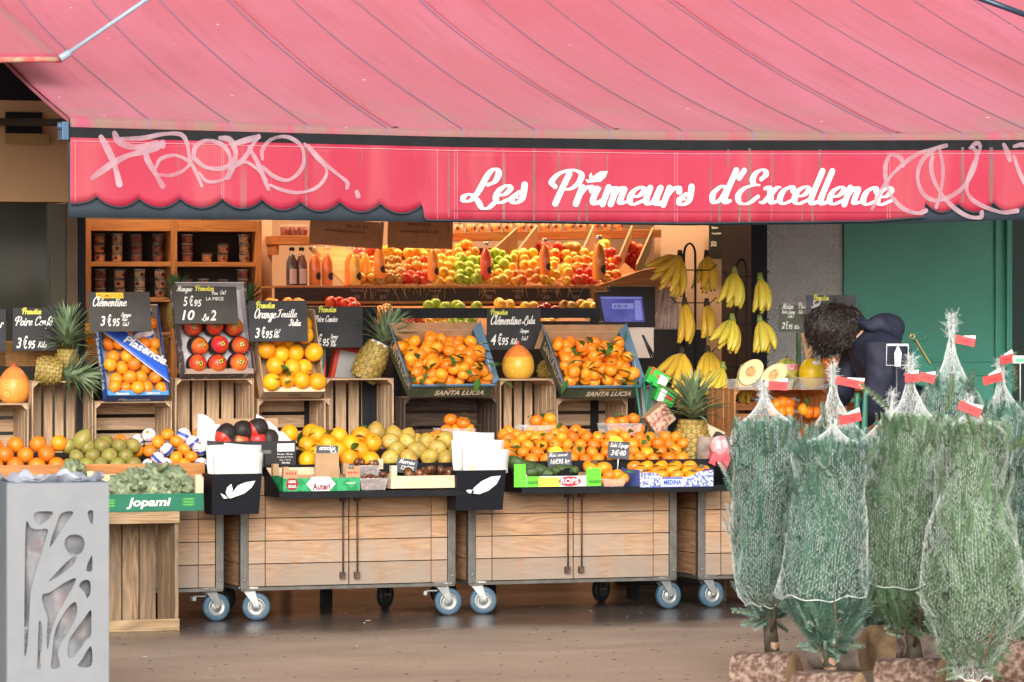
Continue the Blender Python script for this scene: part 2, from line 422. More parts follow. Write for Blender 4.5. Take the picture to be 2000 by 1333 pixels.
def holed(name, outer, holes, thick, mat, parent=None):
    """flat plate in local XY with holes, from a filled 2D curve"""
    cu = bpy.data.curves.new('p', 'CURVE'); cu.dimensions = '2D'; cu.fill_mode = 'BOTH'; cu.extrude = thick/2
    for poly in [outer]+holes:
        sp = cu.splines.new('POLY'); sp.points.add(len(poly)-1)
        for i, p in enumerate(poly): sp.points[i].co = (p[0], p[1], 0, 1)
        sp.use_cyclic_u = True
    ob = bpy.data.objects.new('p', cu); me = bpy.data.meshes.new_from_object(ob)
    bpy.data.objects.remove(ob); bpy.data.curves.remove(cu)
    me.materials.clear(); me.materials.append(mat)
    me.transform(RX)
    o = bpy.data.objects.new(name, me); COL.objects.link(o)
    if parent is not None: o.parent = parent
    return o

def price_sign(name, label, rect, Y, mat, lines, group=None, tilt=0, thick=.006, taper=None, cat='price sign'):
    """rect in photograph pixels on plane Y; lines: (kind, text, px, py, heightpx, widthpx or None, colour)"""
    x0, y0, x1, y1 = rect
    o = W(x0, y1, Y); a = W(x1, y1, Y); b = W(x0, y0, Y)
    w = a.x-o.x; h = b.z-o.z
    t = thing(name, label, cat, o, (tilt, 0, 0), group)
    kx = w/(x1-x0); kz = h/(y1-y0)
    bd = MB(); bd.box((0, 0, 0), (w, thick, h)); bd.obj('board', mat, t, bevel=.0015)
    by = {}
    for kind, s, px, py, hp, wp, colr in lines:
        mb = by.setdefault(colr, MB()); mb.M = RX
        X = (px-x0)*kx; Z = (y1-py)*kz
        if kind == 's':                         # script; hp = x-height px, wp total width px
            tot = sum(GL.get(c, (.6, ''))[0] for c in s)*hp*kz
            sx = (wp*kx)/tot if wp else .8
            script_text(mb, s, X, Z, hp*kz, sx, slant=.25, thick=.25, thin=.11, k=3)
        elif kind == 'p': plain_text(mb, s, X, Z, hp*kz, wp*kx if wp else None, bold=.012)
        elif kind == 'i': plain_text(mb, s, X, Z, hp*kz, wp*kx if wp else None, shear=.25, bold=.02)
        elif kind == 'r':                       # filled label: px,py = top-left, hp height, wp width
            mb.add([(X, Z-hp*kz, .0003), (X+wp*kx, Z-hp*kz, .0003), (X+wp*kx, Z, .0003), (X, Z, .0003)], [(0, 1, 2, 3)])
    for c, mb in by.items():
        nm = 'lettering' if c in ('white', 'yellow', 'red_ink', 'grey') else 'label_strip'
        mb.obj(nm, MT[c], t, loc=(0, -.001, 0))
    return t
# ------------------------------------------------------------------ ground
def ground_mat():
    m, t, b = _nt('wet_asphalt')
    v = _coord(t)
    big = _ramp(t, _noise(t, v, .9, 4, .6), .38, .62)
    fine = _noise(t, v, 260, 2)
    st = _noise(t, _coord(t, (.8, 1.5, 1)), 1.3, 6, .65)
    col = _mix(t, (.36,.262,.195), (.47,.355,.275), _ramp(t, st, .35, .65))
    col = _mix(t, col, (.62,.52,.42), _math(t, 'MULTIPLY', _ramp(t, fine, .60, .72), .7))
    col = _mix(t, col, (.07,.045,.035), _math(t, 'MULTIPLY', _ramp(t, _noise(t, v, 90, 3), .55, .7), .6))
    # washed, still wet strip under the stalls (a puddled band along the stall line)
    sx = t.nodes.new('ShaderNodeSeparateXYZ'); t.links.new(v, sx.inputs[0])
    y = _math(t, 'ADD', sx.outputs[1], _math(t, 'MULTIPLY', _math(t, 'SUBTRACT', _noise(t, _coord(t, (.5, 1, 1)), 1.2, 4), .5), 1.6))
    wet = _math(t, 'MULTIPLY', _ramp(t, y, -1.25, -.55), _ramp(t, y, 5, 3.2))
    wet = _math(t, 'MINIMUM', wet, 1)
    col = _mix(t, col, (.040,.034,.036), _math(t, 'MULTIPLY', wet, .82))
    t.links.new(col, b.inputs['Base Color'])
    rr = t.nodes.new('ShaderNodeMapRange'); rr.inputs[3].default_value = .58; rr.inputs[4].default_value = .12
    t.links.new(_math(t, 'ADD', _math(t, 'MULTIPLY', wet, .75), _math(t, 'MULTIPLY', big, .25)), rr.inputs[0])
    t.links.new(rr.outputs[0], b.inputs['Roughness'])
    bp = t.nodes.new('ShaderNodeBump'); bp.inputs['Strength'].default_value = .35; bp.inputs['Distance'].default_value = .003
    t.links.new(_math(t, 'ADD', fine, _math(t, 'MULTIPLY', _noise(t, v, 30, 3), .8)), bp.inputs['Height']); t.links.new(bp.outputs[0], b.inputs['Normal'])
    return m
g = MB(); g.grid(lambda u, v: (-60+120*u, -40+80*v, 0), 24, 16, smooth=False)
struct(g.obj('ground', ground_mat()))

# dropped needles, straw bits and leaf scraps on the asphalt
rl = random.Random(12); dbm = MB()
for k in range(650):
    c = PD(rl.uniform(150, 2000), 0, rl.uniform(15.5, 20.5)); c.z = 0
    if rl.random() < .45: c = PD(rl.uniform(1400, 2000), 0, rl.uniform(15.2, 18.5)); c.z = 0
    L = rl.uniform(.003, .012); w = L*rl.uniform(.15, .6); a = rl.uniform(0, 6.3); u = Vector((math.cos(a), math.sin(a), 0)); v = Vector((-u.y, u.x, 0))
    dbm.add([c-u*L-v*w+Vector((0, 0, .002)), c+u*L-v*w+Vector((0, 0, .003)), c+u*L+v*w+Vector((0, 0, .005)), c-u*L+v*w+Vector((0, 0, .004))], [(0, 1, 2, 3)], rl.choice((0, 0, 1, 2)))
do = dbm.obj('debris', [M('needle_bits', (.08,.11,.05), .8), M('pale_bits', (.55,.48,.38), .8), M('bark_bits', (.14,.09,.06), .9)])
do['label'] = 'fir needles, straw and small scraps scattered over the wet ground'; do['category'] = 'debris'; do['kind'] = 'stuff'
# ------------------------------------------------------------------ building
FY = 3.0
def zz(py, Y=FY, px=1000): return W(px, py, Y).z
def xx(px, Y=FY): return WX(px, Y)
MT['beige'] = M('beige_plaster', (.56,.35,.185), .8, (.50,.31,.165), 2, bump=.05)
MT['cream'] = M('cream_paint', (.62,.43,.30), .7, (.58,.40,.28), 2)
MT['glass_dark'] = M('dark_window', (.035,.035,.028), .12, (.055,.055,.042), 1.5)
MT['green'] = M('green_paint', (.06,.32,.235), .35, (.07,.36,.265), 2, bump=.02)
MT['green_dark'] = M('dark_green', (.006,.03,.024), .4)
MT['bronze'] = M('brown_metal', (.10,.065,.04), .4, (.13,.09,.055), 5)
MT['ink'] = M('navy_metal', (.009,.010,.015), .5, spec=.2)
bt = thing('building', 'ground floor of a building with shop opening, beige wall and green shutters behind the stalls', 'building', (0, FY, 0))
def pb(name, boxes, mat, bev=0):
    mb = MB()
    for (x0, x1, y0, y1, z0, z1) in boxes: mb.box((x0, y0-FY, z0), (x1, y1-FY, z1))
    return mb.obj(name, mat, bt, bevel=bev)
XL, XR = -6.5, 6.5
pb('upper_wall', [(XL-4, XR+4, FY+.4, FY+.8, 3.15, 9)], MT['beige'])
pb('lintel', [(XL, xx(135), FY, FY+.3, zz(395, px=60), zz(197, px=60))], MT['beige'], .004)
pb('fascia', [(XL, XR, FY+.02, FY+.2, zz(197, px=60)+.0, 3.15)], MT['ink'])
pb('vent', [(xx(10), xx(80), FY-.03, FY-.002, zz(268, px=60), zz(220, px=60))], MT['ink'])
pb('vent_flap', [(xx(8), xx(92), FY-.045, FY-.032, zz(282, px=60), zz(262, px=60))], M('brass', (.45,.33,.14), .35, metal=.6))
pb('window', [(XL, xx(100), FY+.05, FY+.09, .25, zz(397, px=60))], MT['glass_dark'])
pb('window_frame', [(xx(100), xx(128), FY, FY+.12, 0, zz(398, px=60)), (XL, xx(100), FY+.0, FY+.10, 0, .25)], M('olive_metal', (.075,.065,.045), .4))
pb('door_post', [(xx(129), xx(150), FY-.02, FY+.2, 0, zz(398, px=60))], MT['bronze'])
pb('pillar', [(xx(151), xx(164), FY-.04, FY+.25, 0, 3.0)], MT['ink']); pb('pillar', [(xx(1462), xx(1493), FY-.04, FY+.4, 0, 3.0)], MT['ink'])
pb('green_shutter', [(xx(1645), xx(1962), FY, FY+.1, 0, 3.0)], MT['green'])
pb('shutter_frame', [(xx(1942), xx(1952), FY-.02, FY-.002, .3, 3.0), (xx(1962), xx(1972), FY-.035, FY+.1, 0, 3.0),
     (xx(1660), xx(1941), FY-.015, FY-.002, zz(712), zz(705)), (xx(1660), xx(1941), FY-.015, FY-.002, zz(740), zz(733)), (xx(1646), xx(1652), FY-.02, FY-.003, 0, 3)], MT['green'], .003)
pb('recess', [(xx(1973), XR+3, FY+.2, FY+.3, 0, 3.0)], MT['green_dark'])
pb('rear_wall', [(XL, XR, 5.4, 5.5, 0, 3.2)], MT['cream'])
pb('ceiling', [(XL, XR, FY+.201, 5.39, 3.0, 3.1)], MT['cream'])
pb('partition', [(xx(512, 4.1), xx(512, 4.1)+.06, 4.1, 5.39, 0, 2.99)], MT['cream'])
pb('side_wall', [(xx(1290, 4.2), xx(1470, 4.2)+.6, 4.2, 4.3, 0, 3.0)], MT['cream'])
pb('end_wall', [(XL-.1, XL, FY, 5.5, 0, 3.2), (XR, XR+.1, FY+.4, 5.5, 0, 3.2)], MT['beige'])
# tread plate panel with raised lozenges
dp = MB(); X0, X1 = xx(1493), xx(1645)
dp.box((X0, 0, 0), (X1, .1, 3.0))
pl = dp.obj('tread_plate', M('tread_plate', (.30,.30,.30), .45, (.36,.355,.35), 8, metal=.4), bt)
dl = MB(); k = 0; zc = 1.0
while zc < 2.1:
    xc = X0+.02+(.02 if k % 2 else 0)
    while xc < X1-.01:
        sg = 1 if k % 2 else -1
        c = Vector((xc, -.001, zc)); a = Vector((math.cos(R(50*sg+0)), 0, math.sin(R(50*sg))))*.0155
        b2 = Vector((-a.z, 0, a.x))*.34
        dl.add([c-a, c-b2, c+a, c+b2, c+Vector((0, -.003, 0))], [(0, 1, 4), (1, 2, 4), (2, 3, 4), (3, 0, 4)], smooth=False)
        xc += .04
    zc += .026; k += 1
dl.obj('tread_pattern', M('tread_lozenges', (.70,.70,.68), .4, metal=.6), pl)
# warm ceiling lamps inside the shop
lm = M('lamp_diffuser', (1.0,.66,.40), .5, emit=9)
for i, px in enumerate((330, 720, 1080, 1400)):
    LY = 3.42 if i == 0 else 3.85; x = xx(px, LY)
    t = thing('ceiling_lamp', 'warm lamp on shop ceiling, '+['above the jar shelves','above the bottles','above the sloping apples','above the bananas'][i], 'ceiling lamp', (x, LY, 3.0), group=None)
    MB().box((-.30, -.09, -.05), (.30, .09, 0)).obj('housing', MT['galv'], t)
    MB().box((-.28, -.07, -.062), (.28, .07, -.0505)).obj('diffuser', lm, t)
    ld = bpy.data.lights.new('glow', 'AREA'); ld.shape = 'RECTANGLE'; ld.size = .56; ld.size_y = .14; ld.energy = 27; ld.color = (1.0,.66,.40)
    lo = bpy.data.objects.new('glow', ld); COL.objects.link(lo); lo.parent = t; lo.location = (0, 0, -.07)

# ------------------------------------------------------------------ awning
AY = -.35
def interp(tab, x):
    for (a, b), (c, d) in zip(tab, tab[1:]):
        if x <= c: return b+(d-b)*max(0, (x-a))/(c-a)
    return tab[-1][1]
def bar_top(px): return interp([(120,253),(500,263),(860,272),(1340,279),(1700,279),(2300,277)], px)
def px_of(X, Y):
    d = Vector((X, Y, 0))-_C; return 1000+FPX*(d.dot(_R)/d.dot(_F))
def zt(px): return W(px, bar_top(px), AY).z
aw = thing('awning', 'large faded red shop awning with dark seams over the fruit stalls', 'awning', (0, AY, 0))
AX0, AX1 = WX(137, AY), 4.9
def awning_mat(name, c1, c2, dirt):
    m, t, b = _nt(name)
    v = _coord(t); sx = t.nodes.new('ShaderNodeSeparateXYZ'); t.links.new(v, sx.inputs[0])
    n1 = _ramp(t, _noise(t, _coord(t, (1.2, .35, .35)), 1.5, 5, .6), .35, .68)
    col = _mix(t, c1, c2, n1)
    str_ = _noise(t, _coord(t, (14, .7, .7)), 1.5, 4, .6)
    col = _mix(t, col, (c1[0]*.80, c1[1]*.75, c1[2]*.8), _math(t, 'MULTIPLY', _ramp(t, str_, .5, .75), .55))
    if dirt:
        near = _ramp(t, sx.outputs[1], .85, .0)
        d = _math(t, 'MULTIPLY', near, _ramp(t, _noise(t, _coord(t, (2.2, 1.5, 1.5)), 1.6, 5, .6), .47, .66))
        lip = _ramp(t, sx.outputs[1], .045, .01)
        d2 = _math(t, 'MULTIPLY', lip, _ramp(t, _noise(t, _coord(t, (3.5, .5, .5)), 2.2, 4, .6), .36, .5))
        col = _mix(t, col, (.22,.16,.11), _math(t, 'MULTIPLY', d, .6))
        col = _mix(t, col, (.20,.18,.12), _math(t, 'MULTIPLY', d2, .6))
    vo = t.nodes.new('ShaderNodeTexVoronoi'); vo.inputs['Scale'].default_value = 5.5; t.links.new(v, vo.inputs['Vector'])
    col = _mix(t, col, (.8,.72,.7), _math(t, 'MULTIPLY', _ramp(t, vo.outputs['Distance'], .05, .035), _ramp(t, _noise(t, v, 3, 2), .5, .56)))
    t.links.new(col, b.inputs['Base Color']); b.inputs['Roughness'].default_value = .75
    b.inputs['Sheen Weight'].default_value = .12; b.inputs['Sheen Roughness'].default_value = .6
    bp = t.nodes.new('ShaderNodeBump'); bp.inputs['Strength'].default_value = .35; bp.inputs['Distance'].default_value = .02
    t.links.new(_noise(t, _coord(t, (2.2, .5, .5)), 2.2, 4), bp.inputs['Height']); t.links.new(bp.outputs[0], b.inputs['Normal'])
    return m
MT['awn'] = awning_mat('awning_canvas', (.41,.048,.105), (.46,.085,.17), True)
MT['awn2'] = awning_mat('awning_canvas_b', (.41,.042,.088), (.46,.075,.145), False)
MT['navy'] = M('navy_canvas', (.018,.030,.045), .8, (.028,.042,.06), 6, bump=.1)
MT['seam'] = M('blue_seam', (.19,.16,.27), .8, (.28,.15,.23), 3)
def aprof(v):
    """v 0..1 -> (y, z) over the canvas: front lip up, round over the roller, then the sagging slope"""
    if v < .06:
        k = v/.06; return (0+.0, k*.045)
    if v < .10:
        k = (v-.06)/.04; return (.022*k, .045+.010*k)
    k = (v-.10)/.90; y = .022+k*3.4
    return (y, .055+1.03*(k*.78+.22*k*k))
SEAMS = [WX(p, AY) for p in (292,450,603,757,905,1045,1190,1333,1470,1608,1742,1880)]
sp_ = SEAMS[-1]-SEAMS[-2]
while SEAMS[-1]+sp_ < AX1: SEAMS.append(SEAMS[-1]+sp_)
def apt(X, v, lift=0):
    y, z = aprof(v); px = px_of(X, AY)
    z += zt(px)
    # shallow belly between seams, faint wrinkles
    ph = 0
    for a, b2 in zip([AX0]+SEAMS, SEAMS+[AX1]):
        if a <= X <= b2: ph = math.sin(math.pi*(X-a)/(b2-a)); break
    k = max(0, (v-.1)/.9)
    z += -.012*ph*math.sin(math.pi*min(1, k*1.3+.05))+.006*math.sin(X*2.3+k*5)+.008*mnoise.noise(Vector((X*3, k*2.5, 0)))*min(1, k*4)
    return (X, y-lift, z+lift)
cn = MB(); cn.grid(lambda u, v: apt(AX0+(AX1-AX0)*u, v), 240, 60)
o = cn.obj('canvas', MT['awn'], aw); sm = o.modifiers.new('thick', 'SOLIDIFY'); sm.thickness = .002; sm.offset = -1
for i, sxm in enumerate(SEAMS):
    wv = .0042
    s = MB(); s.grid(lambda u, v, sxm=sxm: apt(sxm-wv+2*wv*u+.003*math.sin(v*9+sxm), v, .0025), 1, 60)
    s.obj('seam', MT['seam'], aw)
    if i in (3, 6, 10):      # overlapped hem beside the seam
        s = MB(); s.grid(lambda u, v, sxm=sxm: apt(sxm+.03+.035*u, .1+.9*v, .003+.004*math.sin(math.pi*u)), 4, 50); s.obj('hem', MT['awn2'], aw)
# gable side of the canvas, closing the left end
sd = MB(); sd.grid(lambda u, v: (AX0-.004, aprof(v)[0], zt(137)+aprof(v)[1]-.02*u), 1, 30); sd.obj('side_hem', MT['awn2'], aw)
br = MB()
NP = 60
pts = [(AX0-.03+(AX1-AX0+.03)*i/NP) for i in range(NP+1)]
for a, b2 in zip(pts, pts[1:]):
    za, zb = zt(px_of(a, AY)), zt(px_of(b2, AY))
    br.add([(a,-.02,za-.042),(b2,-.02,zb-.042),(b2,.05,zb-.042),(a,.05,za-.042),(a,-.02,za+.004),(b2,-.02,zb+.004),(b2,.05,zb+.03),(a,.05,za+.03)],
           [(0,1,5,4),(3,7,6,2),(0,3,2,1),(4,5,6,7)], 0)
br.obj('front_bar', MT['black'], aw)
ec = MB(); ec.box((AX0-.045, -.03, zt(137)-.05), (AX0-.012, .06, zt(137)+.035)); ec.tube([(AX0-.06, .0, zt(137)+.015), (AX0-.012, .0, zt(137)+.015)], .018, 10)
ec.obj('end_cap', M('blue_steel', (.06,.13,.22), .4, metal=.3), aw, bevel=.004)
arm = MB(); arm.tube([(AX0+.25, .03, zt(137)-.03), (AX0+.5, 1.5, 2.42), (AX0+.3, 3.3, 2.5)], .02, 8); arm.obj('folding_arm', MT['black'], aw); arm = MB(); arm.tube([(3.9, .03, zt(1900)-.03), (3.6, 1.5, 2.42), (3.9, 3.3, 2.5)], .02, 8)
arm.obj('folding_arm', MT['black'], aw)
# valances
RED_TOP = lambda px: bar_top(px)+15.5
SCAL = [(137,398,'e'),(190,384,'c'),(272,387,'c'),(352,387,'c'),(434,388,'c'),(512,389,'c'),(587,394,'c'),(664,394,'c'),(743,397,'c'),(824,399,'c')]
SCAL2 = [(1807,395),(1871,397),(1940,395),(2007,395),(2075,395),(2143,395)]
def red_bot(px):
    if px <= 190: k = (px-137)/53; return 398-14*max(0, k)**3
    if px < 825:
        for (a, ya, _), (b2, yb, _) in zip(SCAL[1:], SCAL[2:]):
            if px <= b2:
                k = (px-a)/(b2-a); return ya+(yb-ya)*k+19*math.sin(math.pi*k)**.75
    if px < 834: return 400+29*min(1, (px-824)/5)
    if px < 1806: return interp([(834,430),(1340,436),(1700,432),(1806,424)], px)
    for (a, ya), (b2, yb) in zip(SCAL2, SCAL2[1:]):
        if px <= b2:
            k = (px-a)/(b2-a); return ya+(yb-ya)*k+19*math.sin(math.pi*k)**.75
    return 410
def navy_bot(px): return interp([(133,425),(433,429),(830,434),(1340,441),(1780,437),(2000,429),(2300,428)], px)
def strip(name, top, bot, y, mat, p0, p1, step, fold=.0, parent=aw, nz=8, thick=.003):
    mb = MB(); ps = []; p = p0
    while p < p1: ps.append(p); p += step
    ps.append(p1); n = len(ps); vs = []
    for p in ps:
        X = WX(p, AY+y); z1 = W(p, top(p), AY+y).z; z0 = W(p, bot(p), AY+y).z
        for j in range(nz+1):
            k = j/nz; f = fold*(mnoise.noise(Vector((X*2.2, k*.5, 3)))+.5*mnoise.noise(Vector((X*6, k, 7))))*k
            vs.append((X, y+f, z1+(z0-z1)*k))
    fs = [(i*(nz+1)+j, i*(nz+1)+j+1, (i+1)*(nz+1)+j+1, (i+1)*(nz+1)+j) for i in range(n-1) for j in range(nz)]
    mb.add(vs, fs, 0, True)
    o = mb.obj(name, mat, parent); s = o.modifiers.new('thick', 'SOLIDIFY'); s.thickness = thick; s.offset = -1 if False else 1
    return o
def valance_mat():
    m, t, b = _nt('red_valance')
    n = _ramp(t, _noise(t, _coord(t), 1.2, 4), .4, .65)
    col = _mix(t, (.38,.014,.045), (.42,.026,.064), n)
    st = _noise(t, _coord(t, (9, 1, .22)), 1.7, 3, .6)
    col = _mix(t, col, (.24,.18,.16), _math(t, 'MULTIPLY', _ramp(t, st, .64, .70), .75))
    st2 = _noise(t, _coord(t, (3, 1, .5)), 1.1, 4, .6)
    col = _mix(t, col, (.44,.10,.115), _math(t, 'MULTIPLY', _ramp(t, st2, .48, .7), .6))
    t.links.new(col, b.inputs['Base Color']); b.inputs['Roughness'].default_value = .6
    bp = t.nodes.new('ShaderNodeBump'); bp.inputs['Strength'].default_value = .3; bp.inputs['Distance'].default_value = .02
    t.links.new(_noise(t, _coord(t), 3.5, 3), bp.inputs['Height']); t.links.new(bp.outputs[0], b.inputs['Normal'])
    return m
strip('valance', RED_TOP, red_bot, -.022, valance_mat(), 137, 2280, 2.4, .0)
strip('valance_edging', lambda p: red_bot(p)-1.0, lambda p: red_bot(p)+1.8, -.026, MT['navy'], 137, 2280, 2.4)
strip('under_valance', RED_TOP, navy_bot, -.004, MT['navy'], 133, 2290, 8, .010)
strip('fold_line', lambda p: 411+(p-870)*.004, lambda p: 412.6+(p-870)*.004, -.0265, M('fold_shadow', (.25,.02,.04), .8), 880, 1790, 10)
strip('top_stitching', lambda p: RED_TOP(p)+6, lambda p: RED_TOP(p)+6.8, -.0265, M('stitch', (.85,.4,.45), .8), 140, 2280, 12)
# rain drips and stitched joins on the valance
MT['drip'] = M('drip_stain', (.22,.17,.155), .8, (.30,.20,.19), 9, alpha=.5)
for px, wp, y0, y1 in ((348,2,275,360),(598,5,284,405),(706,2,290,330),(876,4,290,425),(1043,6,290,432),(1091,4,292,432),(1131,4,300,434),(1146,5,396,434),(1186,3,294,350),(1388,3,300,432),(1405,7,392,434),(1422,4,292,330),(1444,6,392,436),(1464,7,290,436),(1511,3,300,360),(1567,3,400,432),(1587,5,396,434),(1601,5,292,340),(1880,7,288,398),(1936,10,288,396)):
    m = MB(); m.M = RX; q = [W(px+dx, yy, AY-.026) for dx, yy in ((-wp*.35, y0), (wp*.35, y0), (wp*.5, (y0+y1)/2), (wp*.3, y1), (-wp*.3, y1), (-wp*.5, (y0+y1)/2))]
    m.add([(p.x, p.z, 0) for p in q], [(5, 4, 3, 2, 1, 0)[::-1]]); m.obj('drip_stain', MT['drip'], aw, loc=(0, -.0262+.0, 0))
MT['thread'] = M('pink_thread', (.62,.22,.27), .8)
for px in (147, 433, 437, 854, 888, 893, 1318, 1323, 1733, 1738):
    m = MB(); m.M = RX; q = [W(px+dx, yy, AY-.026) for dx, yy in ((-.45, RED_TOP(px)+3), (.45, RED_TOP(px)+3), (.45, red_bot(px)-3), (-.45, red_bot(px)-3))]; m.add([(p.x, p.z, 0) for p in q], [(0, 3, 2, 1)]); m.obj('stitching', MT['thread'], aw, loc=(0, -.0263, 0))
# shop name in white script with a two-leaf dot
nm = MB(); nm.M = RX
TY = AY-.030
def pxs(s, x0, x1, base, xh, **k):
    a = W(x0, base, TY); e = W(x1, base, TY); kz = (W(x0, base-10, TY).z-a.z)/10
    tot = sum(GL[c][0] for c in s)*xh*kz
    script_text(nm, s, a.x, a.z, xh*kz, (e.x-a.x)/tot, **k)
pxs('Les', 908, 1022, 396, 34, slant=.34, thick=.41, thin=.12)
pxs('Prımeurs', 1068, 1348, 398, 34, slant=.34, thick=.40, thin=.12)
pxs("d'Excellence", 1384, 1738, 397, 34, slant=.34, thick=.39, thin=.11)
lf = [(1150,355),(1190,350),(1250,345),(1290,310),(1308,262),(1250,265),(1210,290),(1192,308),(1178,272),(1163,300),(1168,332),(1133,326)]
lf = [W(860+x/4, 270+y/4-1, TY) for x, y in lf]
nm.add([(p.x, p.z, .0030) for p in lf], [tuple(range(len(lf)))[::-1]])
nm.obj('lettering', MT['white'], aw, loc=(0, -.0268, 0))
# graffiti tags: pale spray strokes
MT['spray'] = M('white_spray', (.60,.42,.48), .7, (.5,.3,.36), 6, alpha=.5)
def _spray():
    t = MT['spray'].node_tree; b = t.nodes['Principled BSDF']
    a = _ramp(t, _noise(t, _coord(t), 5, 4, .6), .3, .7); mr = t.nodes.new('ShaderNodeMapRange'); mr.inputs[3].default_value = .30; mr.inputs[4].default_value = .80
    t.links.new(a, mr.inputs[0]); t.links.new(mr.outputs[0], b.inputs['Alpha'])
_spray()
G1 = """30:180,75 215,140 250,220 275,320|28:135,290 200,240 300,180 400,150 470,130 500,105|30:250,55 270,95 330,125 420,125 470,110 500,120
|20:270,85 400,80 500,60 590,60 625,100 640,180|26:410,130 420,190 460,260 500,330|16:465,235 490,190 560,170 620,190 640,215 600,255 540,275 470,270
|16:640,190 670,250 705,330|20:660,190 670,130 720,95 790,105 840,150 850,215 800,240 720,230 670,190|14:690,260 730,305 790,305 840,280 870,240
|26:800,80 850,90 880,150 870,210 840,285|26:870,110 940,90 1000,75|20:850,240 920,190 960,130 1000,70|20:950,130 1000,220 1050,345|14:880,230 930,205 990,240 1040,300
|18:1020,190 1020,140 1070,85 1150,75 1220,120 1235,200 1210,260 1150,300 1080,280 1020,230|16:1240,110 1300,180 1350,235 1345,290 1290,345 1200,365 1120,350 1060,325
|18:1260,120 1330,200 1400,260 1460,310 1460,340|28:1512,362 1518,384"""
G2 = """24:1285,165 1270,120 1215,100 1180,160 1185,260 1220,350 1290,420 1370,445 1420,430|22:1100,420 1140,340 1200,240 1290,150 1380,90 1480,60 1540,45
|24:1480,60 1400,130 1370,220 1390,310 1450,365 1530,360 1620,310 1690,220 1720,100 1690,50|24:1460,100 1450,180 1480,280 1560,390 1660,460 1740,470 1750,440
|20:1500,60 1520,180 1510,300 1480,410|24:1680,60 1720,30 1740,60 1700,160 1660,280 1680,350 1750,400 1870,440 1960,430|30:1880,40 1900,80 1915,130|24:1940,110 1980,220 2040,330|24:1940,50 1990,40 2050,60"""
for G, ox, oy, k in ((G1, 130, 240, 2.667), (G2, 1340, 270, 3.03)):
    mb = MB(); mb.M = RX
    for n_, ln in enumerate(G.replace('\n', '').split('|')):
        wd_, ps = ln.split(':')
        P = [tuple(float(q) for q in p.split(',')) for p in ps.split()]
        P = [W(ox+p[0]/k, oy+p[1]/k, TY) for p in P]
        C = catmull([Vector((p.x, p.z)) for p in P], 6)
        wm = float(wd_)/k/400*1.05
        stroke(mb, C, lambda i, t, wm=wm, n=len(C): wm*(.8+.35*abs(math.sin(i*.23))), z=.00015*n_, thick=.0003)
    mb.obj('graffiti', MT['spray'], aw, loc=(0, -.0295, 0))

# neighbouring awning section, upper left, with its strut
aw2 = thing('awning', 'corner of a second red awning with sagging hem above the stall', 'awning', (0, .2, 0))
def a2(u, v):
    px = 123-v*0; X1_ = WX(120, .2)
    x = X1_-1.6*(1-u)
    z = W(60, 112, .2).z+.9*v*.55-.012*math.sin(u*math.pi)*(1-v)
    if u > .5: z += .0
    return (x, 1.9*v, z)
s = MB(); s.grid(a2, 20, 14); o = s.obj('canvas', MT['awn2'], aw2); sm = o.modifiers.new('thick', 'SOLIDIFY'); sm.thickness = .003
s = MB(); hp = [Vector(a2(i/12, 0))+Vector((0, -.005, -.012-.004*math.sin(i))) for i in range(13)]; s.tube(hp, .014, 8); s.obj('hem', M('worn_hem', (.55,.10,.10), .8, (.45,.33,.22), 20), aw2)
a = W(122, 112, .16)-Vector((0, .2, 0)); b_ = W(420, -92, .10)-Vector((0, .2, 0))
MT['bluegrey'] = M('grey_blue_paint', (.28,.36,.46), .45, (.34,.40,.47), 30, bump=.1)
st_ = MB(); st_.tube([a, b_], .011, 10); st_.obj('strut', MT['bluegrey'], aw2)
st_ = MB(); st_.tube([a-Vector((.012, 0, .008)), a+Vector((.035, 0, .022))], .018, 8); st_.obj('bracket', MT['bluegrey'], aw2, bevel=.002)
t = thing('awning_rod', 'dark blue metal rod crossing above the awning at its far end', 'rod', W(1900, -8, .9))
b_ = W(2060, 50, .9)-W(1900, -8, .9)
s = MB(); s.tube([(0,0,0), b_], .016, 10); s.obj('rod', M('dark_blue_steel', (.03,.06,.10), .3, metal=.3), t)
s = MB(); s.tube([b_*-.02, b_*.02], .022, 10); s.obj('collar', MT['black'], t)
